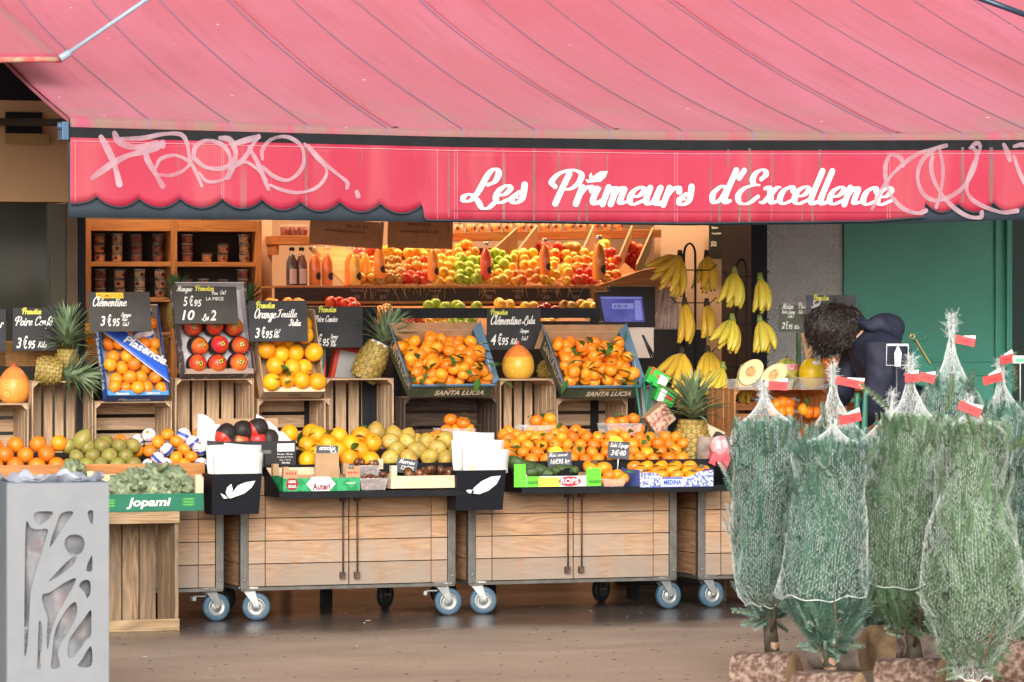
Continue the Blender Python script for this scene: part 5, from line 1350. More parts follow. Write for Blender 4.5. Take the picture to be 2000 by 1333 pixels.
# wooden side of the box, set askew like a second crate
# small slates
def slate(label, rect, Y, lines, pale=False, rz=0):
    x0, y0, x1, y1 = rect
    t = price_sign('price_slate', label, rect, Y, MT['slate'], [(k, s, x0+px, y0+py, hp, wp, c) for k, s, px, py, hp, wp, c in lines], thick=.003, cat='price slate')
    t.rotation_euler = (0, rz, 0)
    a = W(x0, y1, Y); b = W(x1, y0, Y)
    st = MB(); st.tube([((b.x-a.x)*.5, .004, .0), ((b.x-a.x)*.5, .006, -.05)], .003, 6); st.obj('spike', MT['white'], t)
    return t
MT['slate'] = M('slate', (.055,.065,.085), .7, (.09,.10,.12), 15)
slate('handwritten slate stuck among the large oranges', (617, 870, 660, 902), -.02, [('s', 'Tarocchia', 2, 9, 5.5, 34, 'white'), ('s', 'Italie', 25, 18, 4.5, 16, 'white'), ('i', '3€95 kg', 9, 28, 8, 32, 'white')], rz=R(2))
slate('white edged slate behind the chestnut box', (772, 893, 813, 922), -.06, [('s', 'Marrons', 4, 10, 5, 30, 'white'), ('i', '12€95', 9, 22, 8, 26, 'white')], rz=R(10))
slate('handwritten slate with yellow disc above the avocado carton', (1070, 884, 1117, 912), -.06, [('s', 'Mini avocat', 2, 9, 4, 36, 'white'), ('i', '16€95 kg', 5, 23, 9, 38, 'white')], rz=R(-2))
slate('handwritten slate with yellow disc beside the persimmon box', (1187, 862, 1229, 896), -.02, [('s', 'Kaki Espagn', 3, 11, 4.5, 36, 'white'), ('i', '3€40', 5, 27, 10, 30, 'white')], rz=R(3))
for nm_, px, py in (('price_slate.002', 1087, 884), ('price_slate.003', 1208, 862)):
    o = bpy.data.objects[nm_]; m = MB(); P = [(.034*math.cos(a/24*6.283), .024*math.sin(a/24*6.283)) for a in range(24)]; m.prism(P, .004, .007); d = W(px, py-1, -.06)-W(px, 912 if '2' in nm_[-1:] else 896, -.06)
    m.obj('yellow_disc', M('disc', (.85,.66,.04), .5), o, loc=((WX(px, -.06)-o.location.x), 0, d.z))
# avocado carton
MT['lime'] = M('lime_print', (.13,.62,.035), .5)
t, w, h = lowbox('printed_carton', 'lime green and white avocado carton with yellow sticker on the front shelf', 'carton', 1028, 1174, 929, 952, -.235, .22, (MT['white'], MT['card']), hs=.06, hb=.06)
def patch(parent, x0, x1, z0, z1, mat, y=-.001, nm='print', sk=0):
    m = MB(); m.add([(x0, y, z0), (x1, y, z0), (x1+sk, y, z1), (x0+sk, y, z1)], [(0, 1, 2, 3)]); return m.obj(nm, mat, parent)
patch(t, 0, w*.18, 0.001, h, MT['lime']); patch(t, w*.80, w, .001, h+.035, MT['lime']); patch(t, w*.16, w*.44, .001, h*.9, MT['promo'] if False else M('yellow_sticker2', (.80,.85,.08), .5), -.0015)
MB().box((w*.80, 0, h+.0005), (w, .003, h+.036)).obj('corner_tab', MT['lime'], t); MB().box((-.06, .005, 0), (-.001, .012, h+.06)).obj('side_tab', MT['lime'], t)
m = MB(); m.prism([(w*.58+w*.15*math.cos(a/24*6.283), h*.5+h*.46*math.sin(a/24*6.283)) for a in range(24)], -.0022, -.0012); m.obj('red_oval', M('oval_red', (.70,.03,.06), .5), t)
ptext(t, Matrix.Translation((0, -.0032, 0)) @ RX, [('ROPS', w*.455, h*.28, h*.48, w*.24, 'b')], 'white')
ptext(t, Matrix.Translation((0, -.0025, 0)) @ RX, [('AGUACATE', w*.02, h*.3, h*.26, w*.13, 'b'), ('AVOCADO', w*.83, h*.3, h*.26, w*.16, 'b')], M('dark_green_ink', (.01,.10,.02), .5))
for px, py in ((1005, 903), (1020, 910), (1035, 913), (1047, 919), (1060, 925), (1030, 922)): put('avocado', W(px, py, -.16), (random.uniform(1, 2), random.uniform(-.5, .5), random.uniform(0, 3)), 'dark green avocado in the lime and white carton', 'avocado', 'avocados in the lime carton', scale=1.0)
for k in range(7): put('avocado', W(1075+k*8, 917+random.uniform(-3, 3), -.15+random.uniform(-.03, .03)), (1.5, random.uniform(-.5, .5), random.uniform(0, 3)), 'small avocado in the black tray', 'avocado', 'small avocados in the black tray', scale=.6)
punnet('black plastic tray of small avocados above the lime carton', 1065, 1132, 915, 932, -.17, MT['black'], .09, 'plastic_tray')
for px, py, s_ in ((1155, 914, 1.05), (1178, 916, 1.05)): put('persimmon', W(px, py, -.12), rrot(.5), 'persimmon loose between the avocado carton and persimmon box', 'persimmon', 'loose persimmons beside the avocado carton', scale=s_)
punnet('clear punnet of small clementines between avocado carton and persimmon box', 1176, 1222, 936, 952, -.225)
for px, py in ((1184, 940), (1198, 942), (1211, 940), (1190, 928), (1205, 928), (1216, 934)): put('clementine', W(px, py, -.18), rrot(.5), 'small clementine in the clear punnet beside the persimmon box', 'clementine', 'clementines in the punnet beside the persimmon box')
# persimmon box
MT['lilac'] = M('lilac_blue_card', (.12,.16,.50), .5)
MT['tilepr'] = M('tile_print', (.12,.16,.45), .5, (.75,.75,.80), 70, lo=.49, hi=.51)
t, w, h = lowbox('persimmon_box', 'blue and white tile patterned box of persimmons on the front shelf', 'fruit box', 1250, 1393, 931, 953, -.235, .34, (MT['lilac'], MT['card']), hs=.085, hb=.10)
patch(t, w*.0, w*.30, .003, h*1.0, MT['tilepr']); patch(t, w*.58, w, .003, h, MT['tilepr']); patch(t, w*.28, w*.60, .003, h*.8, M('pale_print', (.6,.62,.75), .5), -.0012)
MB().prism([(0, h), (w*.30, h), (w*.22, h+.022), (0, h+.025)], .0, .004).obj('corner_tab', MT['tilepr'], t); MB().prism([(w*.70, h), (w, h), (w, h+.03), (w*.8, h+.025)], .0, .004).obj('corner_tab', MT['tilepr'], t)
ptext(t, Matrix.Translation((0, -.0026, 0)) @ RX, [('MEDINA', w*.32, h*.28, h*.42, w*.24, 'b')], MT['pblue2'])
a = W(1195, 904, -.10); 
random.seed(11)
for r_, (y_, pts_) in enumerate(((.06, (1262, 1292, 1322, 1352, 1378)), (.14, (1252, 1283, 1314, 1346, 1372)), (.22, (1238, 1262, 1290, 1318, 1348)))):
    for px in pts_: put('persimmon', Vector((WX(px, -.235+y_), -.235+y_, W(px, 934-r_*9, -.235+y_).z+.01)), (random.uniform(-.5, .1), random.uniform(-.3, .3), random.uniform(0, 3)), 'glossy persimmon in the tile patterned box', 'persimmon', 'persimmons in the tile patterned box', scale=.92)
# mango carton standing askew on the tray (white inside)
MT['blackbox'] = M('black_carton', (.018,.016,.018), .45)
a = W(425, 915, .0); b = W(578, 915, .0); w = b.x-a.x; h = W(425, 863, .0).z-a.z
t = thing('mango_carton', 'black carton with raised white notched flaps holding netted mangoes', 'fruit box', a, (0, 0, R(0)))
MB().box((.0, 0, 0), (w, .005, h)).obj('front_panel', MT['blackbox'], t, bevel=.001)
for x in (0, w-.005): MB().box((x, .0055, 0), (x+.005, .30, h)).obj('side_panel', MT['blackbox'], t)
MB().box((0, .30, 0), (w, .305, h+.10)).obj('back_panel', MT['card'], t)
MB().box((.005, .006, .0), (w-.005, .30, .03)).obj('bottom', MT['card'], t)
for FP in ([(387,809,.27),(401,811,.27),(417,822,.24),(421,830,.235),(428,829,.23),(446,842,.18),(449,850,.175),(456,848,.17),(474,862,.09),(479,868,.05),(480,884,.03),(440,880,.10),(385,868,.22)],
           [(501,809,.27),(514,816,.25),(519,824,.24),(525,822,.24),(541,836,.18),(545,844,.17),(551,842,.16),(565,856,.08),(571,863,.04),(566,868,.03),(530,866,.10),(500,840,.22)]):
    q = [W(*f)-a for f in FP]; n = len(q); m = MB(); m.add(q+[v+Vector((0, .005, 0)) for v in q], [tuple(range(n)), tuple(range(2*n-1, n-1, -1))]+[(i, i+n, (i+1) % n+n, (i+1) % n) for i in range(n)]); m.obj('notched_flap', MT['whitecard'], t)
m = MB(); m.prism([(w*.80+.028*math.cos(a_/16*6.283)*(1.0), h*.55+.009*math.sin(a_/16*6.283)) for a_ in range(16)], -.001, -.0004); 
patch(t, w*.54, w*.68, h*.52, h*.66, MT['steel'], -.001, 'hand_hole'); patch(t, w*.76, w*.98, h*.60, h*.9, MT['white'], -.001, 'label')
ptext(t, Matrix.Translation((0, -.0012, 0)) @ RX, [('Mangue  Mango', w*.76, h*.48, .006, w*.2, 'p'), ('Produit du Perou', w*.76, h*.37, .006, w*.2, 'p'), ('Cat. I  Cal. 8', w*.79, h*.26, .006, w*.14, 'p'), ('PN 4 KG', w*.82, h*.14, .008, w*.1, 'b')], 'white')
for px, py in ((440, 850), (475, 842), (500, 838), (465, 862), (498, 860), (525, 862), (445, 868)):
    put('mango', W(px, py, .12), rrot(), 'mango in black net sleeve in the black carton with white flaps', 'mango', 'mangoes in the black carton', scale=.95)
# artichoke box on the big crate
MT['jgreen'] = M('green_carton', (.004,.13,.07), .5, (.006,.16,.085), 9)
Hc = W(280, 1000, -.42).z
MT['dgreen'] = M('bottle_green_card', (.01,.07,.045), .5)
aa = W(182, 998, -.425); bb = W(398, 960, -.425); w, h = bb.x-aa.x, bb.z-aa.z
t = thing('artichoke_box', 'green fronted pale wooden box of artichokes on the large weathered crate', 'fruit box', (aa.x, aa.y, Hc+.001))
MB().box((0, 0, 0), (w, .006, h)).obj('front_panel', MT['jgreen'], t, bevel=.001)
MB().box((0, .30, 0), (w, .308, h+.08)).obj('back_panel', MT['pale_wood'], t)
for x in (0, w-.008): MB().box((x, .0065, 0), (x+.008, .299, h+.075)).obj('side_panel', MT['pale_wood'], t)
MB().box((.01, .007, 0), (w-.01, .30, .006)).obj('bottom', MT['pale_wood'], t)
for x in (.0085, w-.036): MB().box((x, .0068, .007), (x+.027, .033, h+.085)).obj('corner_post', MT['pale_wood'], t, bevel=.001)
ptext(t, Matrix.Translation((0, -.001, 0)) @ RX, [('Jopami', w*.30, h*.32, h*.46, w*.40, 'i')], 'white')
def artlogo(cx_):
    m = MB(); m.M = Matrix.Translation((cx_, -.0012, h*.5)) @ RX
    for k in range(4):
        for s_ in (-1, 1):
            for row in range(3):
                P = [Vector((s_*(.004+k*.006)+.006*math.cos(q), -.016+row*.013+.008*math.sin(q))) for q in (0, .8, 1.6, 2.4, 3.14)]; stroke(m, P, .0016, z=.0002*k)
    m.obj('printed_logo', M('light_green_ink', (.18,.62,.06), .5), t)
artlogo(w*.86); artlogo(w*.14)
MT['arti'] = M('artichoke_bract', (.15,.22,.10), .6, (.30,.33,.21), 24, isl=.45)
def artichoke(r, seed):
    rnd = random.Random(seed); m = MB(); m.ball((0, 0, 0), r*.8, 12, 0)
    for j in range(7):
        n = 9-j//2; el = R(-50+22*j)
        for i in range(n):
            a = 2*math.pi*(i+.5*(j % 2))/n; d = Vector((math.cos(a)*math.cos(el), math.sin(a)*math.cos(el), math.sin(el))); s = Vector((-math.sin(a), math.cos(a), 0)); u = s.cross(d)*-1
            if u.z < 0: u = -u
            c = d*r*.82; hw = r*.34; L = r*.62
            m.add([c-s*hw*.7, c+s*hw*.7, c+s*hw+u*L*.5+d*r*.14, c+u*L*1.15+d*r*.34, c-s*hw+u*L*.5+d*r*.14, c+u*L*.45+d*r*.27], [(0,1,5),(1,2,5),(2,3,5),(3,4,5),(4,0,5)], 0, False)
    m.tube([(0, 0, -r*.7), (.004, 0, -r*1.9)], [r*.22, r*.2], 8, 0)
    return m
P_['artichoke'] = [artichoke(.052, i).mesh('artichoke', MT['arti']) for i in range(3)]
random.seed(9)
for px, py, s_ in ((338, 935, 1.05), (300, 930, 1.1), (262, 938, 1.0), (320, 952, .9), (290, 955, .9), (250, 955, .95), (360, 950, .8), (232, 948, .9), (275, 948, .8), (345, 955, .8)):
    put('artichoke', W(px, py, -.42+.10+(958-py)*.003), (random.uniform(-2.2, -1.2), random.uniform(-.7, .7), random.uniform(-.6, .6)), 'grey green artichoke in the green fronted box', 'artichoke', 'artichokes in the green fronted box', scale=s_)
t = thing('artichoke_box', 'small corner of a second green box with one artichoke behind the bin', 'fruit box', W(100, 946, -.2))
MB().box((0, 0, 0), (WX(170, -.2)-WX(100, -.2), .006, .048)).obj('front_panel', MT['dgreen'], t); MB().box((WX(170, -.2)-WX(100, -.2)+.001, 0, -.02), (WX(170, -.2)-WX(100, -.2)+.032, .03, .058)).obj('corner_post', MT['pale_wood'], t)
MB().box((0, .006, 0), (WX(170, -.2)-WX(100, -.2), .16, .02)).obj('bottom', MT['pale_wood'], t)
put('artichoke', W(143, 920, -.13), (-1.8, .2, .3), 'artichoke lying alone above the bin beside navel oranges', 'artichoke', None, scale=.9)
tb = tag(MB().box((0, 0, 0), (WX(400, -.03)-WX(-60, -.03), .012, .085)).obj('tray_board', MT['pine'], loc=W(-60, 946, -.035)), 'orange brown board edging the tray of oranges and pears', 'board')
# ------------------------------------------------------------------ black paper bag holders with leaf sign
MT['paper'] = M('paper_bags', (.66,.65,.625), .75, (.58,.57,.54), 6, bump=.3, bsc=25)
def bagholder(label, px0, px1, py0, py1, Y, bags, leafpx):
    a = W(px0, py1, Y); b = W(px1, py0, Y); w, h = b.x-a.x, b.z-a.z
    t = thing('bag_holder', label, 'bag holder', a)
    m = MB(); m.add([(0.006, 0, 0), (w-.006, 0, 0), (w, -.03, h), (0, -.03, h), (.006, .12, 0), (w-.006, .12, 0), (w, .14, h), (0, .14, h)],
       [(0,1,2,3), (5,4,7,6), (4,0,3,7), (1,5,6,2), (0,4,5,1)]); o = m.obj('box', MT['ink'], t); s = o.modifiers.new('thick', 'SOLIDIFY'); s.thickness = .004; s.offset = -1
    m = MB(); m.M = Matrix.Translation((0, -.0315, 0)) @ RX
    for P in leafpx:
        q = [W(x, y, Y) for x, y in P]; m.add([(p.x-a.x, p.z-a.z, 0) for p in q], [tuple(range(len(q)))])
    m.obj('leaf_emblem', MT['white'], t)
    for k, (x0, y0, x1, y1, dy, rot_) in enumerate(bags):
        p0 = W(x0, y1, Y); p1 = W(x1, y0, Y); ww = p1.x-p0.x; hh = p1.z-p0.z
        m = MB(); m.grid(lambda u, v: (ww*(u-.5)*(1+.04*v)+ww/2, .004*math.sin(u*7+k)+.004*math.sin(v*5), hh*v+(.006*math.sin(u*3+k) if v > .9 else 0)), 8, 6)
        o = m.obj('paper_bag', MT['paper'], loc=(p0.x, Y+.01+dy, p0.z), rot=(R(-3), rot_, 0)); s = o.modifiers.new('thick', 'SOLIDIFY'); s.thickness = .006
        tag(o, bags_l[k] + label.split('emblem')[1], 'paper bags')
    return t
bags_l = ['front wad of white paper bags in the leaf emblem holder', 'taller wad of white paper bags in the leaf emblem holder', 'back wad of white paper bags in the leaf emblem holder']
c_ = [(465,933),(478,935),(490,939),(483,951),(468,963),(452,969),(443,974)]
bagholder('black bag holder with white leaf emblem beside the wrapped clementines', 411, 508, 925, 1006, -.28,
  [(420, 885, 512, 930, -.012, 0), (412, 872, 516, 932, .03, R(-2)), (448, 868, 518, 930, .07, R(1))],
  [[(441, 973), (436, 968), (427, 963), (430, 969), (434, 974)], [(443, 973), (437, 962), (440, 952), (448, 945), (451, 955), (449, 966)], [(445, 974), (450, 962), (461, 948), (476, 942), (495, 939), (488, 952), (473, 964), (458, 969)]])
bagholder('black bag holder with big white leaf emblem between the two front shelves', 888, 984, 918, 998, -.24,
  [(905, 876, 992, 922, -.012, R(2)), (892, 862, 990, 922, .03, R(-2)), (898, 844, 976, 920, .07, 0)],
  [[(915, 963), (922, 952), (936, 940), (955, 931), (974, 929), (966, 945), (950, 958), (932, 965)], [(911, 963), (906, 958), (912, 956), (922, 958), (921, 964)]])
# ------------------------------------------------------------------ inside the shop
# shelf unit with jars
t = thing('shelf_unit', 'orange brown wooden shelf unit holding jars inside the shop', 'shelf', (xx(166, 3.7), 3.7, 0))
sx = lambda p: xx(p, 3.7)-xx(166, 3.7); sz = lambda q: zz(q, 3.7, 340); D_ = .28
for (a, b_) in ((166, 178), (334, 346), (500, 511)): MB().box((sx(a), 0, .2), (sx(b_), D_, sz(431))).obj('upright', MT['pine_v'], t, bevel=.001)
for a, b_ in ((178, 334), (346, 500)):
    for y0, y1 in ((431, 452), (512, 521), (581, 590), (650, 660), (720, 730)):
        MB().box((sx(a)+.001, .004, sz(y1)), (sx(b_)-.001, D_, sz(y0))).obj('shelf_board', MT['pine'], t, bevel=.001)
MB().box((0, D_+.001, .2), (sx(511), D_+.01, sz(431))).obj('back_panel', M('shelf_back', (.03,.018,.012), .7), t)
MT['jarglass'] = M('jar_plastic', (.9,.85,.8), .12, alpha=.10, spec=.8)
CONT = {'terracotta rillettes': (.50,.24,.12), 'pale nuts': (.55,.33,.16), 'dark berries': (.13,.02,.015), 'red brown paste': (.22,.06,.03), 'mixed nuts': (.45,.22,.08)}
for k, c in CONT.items(): c = tuple(min(.8, q*1.7) for q in c); MT[k] = M('filling_'+k.replace(' ', '_'), c, .5, tuple(x*.55 for x in c), 90, lo=.4, hi=.6)
MT['lid_g'] = M('jar_lid', (.55,.50,.46), .25, metal=.3); MT['jar_label'] = M('jar_seal', (.16,.02,.02), .5)
def jar(kind, x, y, z, r=.033, h=.052):
    t = thing('jar', '', 'jar', (x, y, z))
    MB().lathe([(0, .002), (r*.84, .002), (r*.9, h*.78), (0, h*.80)], 16).obj('contents', MT[kind], t)
    MB().lathe([(0, 0), (r*.9, 0), (r*.97, h*.9), (r*.97, h*.92)], 16).obj('glass', MT['jarglass'], t)
    MB().lathe([(r*.99, h*.88), (r*1.02, h*.90), (r*1.02, h), (0, h)], 16).obj('lid', MT['lid_g'] if random.random() < .4 else MT['jarglass'], t)
    m = MB(); m.M = wmat((0, -r*.95, h*.42), (math.pi/2, 0, 0)); m.lathe([(.0001, .002), (.011, .002), (.011, 0)], 12); m.obj('seal', MT['jar_label'], t)
    return t
protos = {}
STK = [(194,512,[('terracotta rillettes',3)]),(228,512,[('pale nuts',3)]),(267,512,[('dark berries',3)]),(308,512,[('dark berries',3)]),
 (365,512,[('red brown paste',3)]),(404,512,[('mixed nuts',1)]),(435,512,[('mixed nuts',2)]),(477,512,[('pale nuts',3)]),
 (196,581,[('red brown paste',3)]),(234,581,[('mixed nuts',3)]),(273,581,[('pale nuts',3)]),(313,581,[('terracotta rillettes',3)]),
 (397,581,[('red brown paste',2)]),(436,581,[('dark berries',2)]),(474,581,[('red brown paste',3)]),(365,581,[('dark berries',2)]),
 (200,650,[('mixed nuts',2)]),(245,650,[('pale nuts',2)]),(300,650,[('mixed nuts',2)])]
words_ = {512: 'top shelf', 581: 'middle shelf', 650: 'lower shelf'}; cnt_ = {}
names_ = {194:'first',228:'second',267:'third',308:'fourth',365:'fifth',404:'sixth',435:'seventh',477:'eighth',196:'first',234:'second',273:'third',313:'fourth',397:'sixth',436:'seventh',474:'eighth',200:'first',245:'second',300:'third'}
for px, sh, st in STK:
    kind, n = st[0]
    for k in range(n):
        if kind not in protos: o = protos[kind] = jar(kind, 0, 0, 0)
        else: o = copy_tree(protos[kind])
        o.location = (xx(px, 3.78)+random.uniform(-.003, .003), 3.78, zz(sh, 3.7, 340)+.001+k*.053); o.rotation_euler = (0, 0, random.uniform(-.8, .8))
        pos = ('lowest', 'middle', 'topmost')[k] if n == 3 else (('lower', 'upper')[k] if n == 2 else 'single')
        o['label'] = f'{pos} jar of {kind} in the {names_[px]} stack on the {words_[sh]}'; o['category'] = 'jar'; o['group'] = 'jars on the wooden shelf unit'
# bottle counter: board, chalk strip
BY = 3.25
t = thing('fruit_counter', 'wooden counter with black chalk strip under bottles and sloping apples', 'counter', (xx(538, BY), BY, 0))
cx_ = lambda p: xx(p, BY)-xx(538, BY); cz_ = lambda q, p=850: zz(q, BY, p)
MB().box((0, 0, cz_(563)), (cx_(1165), .35, cz_(559))).obj('counter_top', MT['pine'], t)
MB().box((0, .004, cz_(589)), (cx_(1153), .02, cz_(563)-.0005)).obj('chalk_strip', M('chalk_strip', (.025,.016,.012), .5), t)
MB().box((0, .0, cz_(594)), (cx_(1165), .03, cz_(589)-.0005)).obj('lower_rail', MT['pine'], t)
MB().box((cx_(1154), -.002, cz_(589)), (cx_(1165), .35, cz_(563)-.0005)).obj('end_block', MT['pine_v'], t)
m = MB(); m.add([(cx_(1165), .0, cz_(594)), (cx_(1292), .0, cz_(600)), (cx_(1292), .0, cz_(520)), (cx_(1250), .0, cz_(528)), (cx_(1165), .0, cz_(560)),
  (cx_(1165), .03, cz_(594)), (cx_(1292), .03, cz_(600)), (cx_(1292), .03, cz_(520)), (cx_(1250), .03, cz_(528)), (cx_(1165), .03, cz_(560))], [(0,1,2,3,4), (9,8,7,6,5)]+[(i, (i+5), (i+1) % 5+5, (i+1) % 5) for i in range(5)]); m.obj('slanted_end', MT['pine'], t)
m = MB(); m.add([(cx_(690), .10, cz_(562)), (cx_(1292), .10, cz_(562)), (cx_(1292), .85, cz_(480)), (cx_(690), .85, cz_(480))], [(0,1,2,3)]); o = m.obj('sloping_bed', MT['pine'], t); s = o.modifiers.new('thick', 'SOLIDIFY'); s.thickness = .01
m = MB(); m.M = RX
for k, (px, s1, s2) in enumerate(((697,'Pomme Gala','2€95'), (748,'Kiwi','3€95'), (850,'Pomme Pink','2€95'), (955,'Golden','2€50'), (1011,'Pomme Juliet','3€95'), (1068,'Pomme Chante','3€50'), (1125,'Pomme Royal','3€95'))):
    plain_text(m, s1, cx_(px-11), cz_(570), .013, cx_(px+12)-cx_(px-11)); plain_text(m, s2, cx_(px-6), cz_(584), .02, cx_(px+6)-cx_(px-6))
m.obj('lettering', M('faint_chalk', (.30,.22,.19), .8), t)
MB().box((0, .35, .2), (cx_(1165), .37, cz_(594))).obj('back_panel', M('dark_board', (.03,.02,.015), .7), t)
# straw along the counter edge
MT['straw'] = M('straw', (.55,.36,.18), .7, isl=.25)
m = MB(); random.seed(14)
for k in range(420):
    px = random.uniform(690, 1160); p = W(px, 560+random.uniform(-3, 0), BY-.005); d = Vector((random.uniform(-1, 1), random.uniform(-.3, .3), random.uniform(-.25, .25))); L = random.uniform(.02, .05)
    if random.random() < .12: d = Vector((random.uniform(-.6, .6), -.05, -1)); L *= 1.6
    P = [p+Vector((0, -.012, 0)), p+d*L*.5+Vector((0, -.015, .004)), p+d*L+Vector((0, -.015, 0))]; m.tube(P, .0009, 3, cap=False)
o = m.obj('straw', MT['straw']); o['label'] = 'loose curled straw spilling along the apple counter edge'; o['category'] = 'straw'; o['kind'] = 'stuff'
# fruit on the slope
random.seed(33)
COMP = [(693,732,['mixed','mixed','red']),(735,782,['russet','russet','yellow']),(784,835,['red','mixed','yellow']),(845,885,['yellow','yellow','mixed']),(887,938,['green','green','orangey']),
        (945,992,['yellow','green','green']),(992,1052,['mixed','yellow','yellow']),(1054,1112,['yellow','yellow','mixed']),(1114,1168,['red','mixed','yellow']),(1170,1205,['mixed','red','red'])]
for p0, p1, ks in COMP:
    for row in range(5):
        Y = BY+.09+row*.075; z = zz(560, BY, 950)+.035+row*.040; x0, x1 = xx(p0, Y), xx(p1, Y); n = max(2, int(round((x1-x0)/.056))); kk = ks[min(2, row//2)]
        for i in range(n):
            adj = {'red': 'red', 'mixed': 'red and yellow', 'yellow': 'yellow', 'green': 'green', 'russet': 'brownish', 'orangey': 'orange', 'deep': 'dark red'}[kk]
            put('apple_'+kk, (x0+(x1-x0)*(i+.5+(.3 if row % 2 else 0))/n+random.uniform(-.012, .012), Y+random.uniform(-.02, .02), z+random.uniform(-.014, .014)), rrot(), f'{adj} apple in the sloping display behind the juice bottles', 'apple', f'{adj} apples in the sloping display', 'apple', random.uniform(.85, 1.25))
# upper tier boxes
for p0, p1, q0, q1, kk in ((768,800,478,505,'deep'), (866,890,488,510,'red'), (890,920,475,520,'orangey'), (965,1010,480,515,'green'), (1050,1100,478,520,'red'), (1100,1150,478,500,'russet'), (1160,1195,476,515,'yellow'), (1205,1250,478,535,'red'), (820,845,480,500,'yellow')):
    adj = {'red': 'red', 'yellow': 'yellow', 'green': 'green', 'russet': 'brownish', 'orangey': 'orange', 'deep': 'dark red'}[kk]
    for k in range(int((p1-p0)*(q1-q0)/150)+2):
        put('apple_'+kk, W(random.uniform(p0, p1), random.uniform(q0, q1), BY+.62+random.uniform(-.04, .06)), rrot(), f'{adj} fruit high in the upper boxes under the long shelf', 'fruit', f'{adj} fruit in the upper boxes', 'apple', 1.0)
# slanted dividers
for i, (p0, q0, p1, q1) in enumerate(((940,560-22,1010,474), (1012,520,1050,470), (1140,515,1160,470), (1205,530,1232,466), (1240,540,1272,468), (800,520,812,486))):
    a = W(p0, q0, BY+.45); b_ = W(p1, q1, BY+.60); t = MB(); t.bar((0, 0, 0), b_-a, .22, .010, up=(1, 0, .3)); o = t.obj('divider_board', MT['card'], loc=a)
    tag(o, 'slanted box side between ' + ['the pale apples and the green fruit', 'the green leaf label and kiwis', 'the red fruit and lemons', 'the lemons and the last red fruit', 'the last red fruit and the shop wall', 'the first bottle group and the yellow fruit'][i], 'divider')
# upper shelves and jars on the small one
t = thing('wall_shelf', 'short wooden wall shelf with blue labelled jars inside the shop', 'shelf', (xx(538, 3.9), 3.9, zz(478, 3.9, 600)))
MB().box((0, 0, 0), (xx(635, 3.9)-xx(538, 3.9), .35, .05)).obj('board', MT['pine'], t, bevel=.001); MB().box((.01, .03, -.06), (.03, .33, -.001)).obj('bracket', MT['pine'], t)
for k, px in enumerate((557, 573, 592)):
    o = copy_tree(protos['dark berries']); o.location = (xx(px, 4.0), 4.0, zz(478, 3.9, 600)+.051); o.scale = (.95, .95, 1.3); o['label'] = ('first', 'second', 'third')[k]+' dark jar on the short wall shelf'; o['category'] = 'jar'; o['group'] = 'jars on the short wall shelf'
t = thing('wall_shelf', 'long wooden wall shelf above the sloping apples', 'shelf', (xx(878, 3.95), 3.95, zz(472, 3.95, 1000)))
m = MB(); m.box((0, 0, 0), (xx(1292, 3.95)-xx(878, 3.95), .35, .05)); m.obj('board', MT['pine'], t, bevel=.001, rot=(0, R(-1.2), 0))
random.seed(2)
for k in range(14):
    px = 895+k*24; kk = random.choice(['green', 'russet', 'deep', 'orangey']); o = copy_tree(protos['mixed nuts' if k % 2 else 'pale nuts']); o.location = (xx(px, 4.05), 4.05, zz(472, 3.95, 1000)+.052+.0018*k); o.scale = (.95, .95, 1.2)
    o['label'] = 'jar standing on the long wall shelf above the apples'; o['category'] = 'jar'; o['group'] = 'jars on the long wall shelf'
# printed cardboard panels hanging at the shop front
for (rect, lab, rot_, ln) in (((603, 425, 742, 476), 'brown cardboard panel with faded print hanging askew above the juice bottles', R(4), (('06 67 51', 70, 14, 42), ('www.lesprimeurs.fr', 30, 24, 80))), ((757, 425, 879, 484), 'second brown cardboard panel with faded print hanging above the apples', R(1), (('59 09 42 17 03 24', 38, 16, 45), ('www.lesprimeurs.fr', 24, 29, 74)))):
    x0, y0, x1, y1 = rect; a = W(x0, y1, 3.05); b_ = W(x1, y0, 3.05); t = thing('cardboard_sign', lab, 'cardboard sign', a, (0, rot_, 0)); w, h = b_.x-a.x, b_.z-a.z
    MB().box((0, 0, 0), (w, .006, h)).obj('panel', MT['card'], t); m = MB(); m.M = RX
    for s_, px, py, wp in ln: plain_text(m, s_, px/(x1-x0)*w, h-py/(y1-y0)*h, .016, wp/(x1-x0)*w)
    m.obj('lettering', M('brown_ink', (.09,.05,.03), .8), t, loc=(0, -.001, 0)); MB().box((w*.97, -.01, 0), (w*1.03, .02, h*1.02)).obj('folded_edge', MT['card'], t)
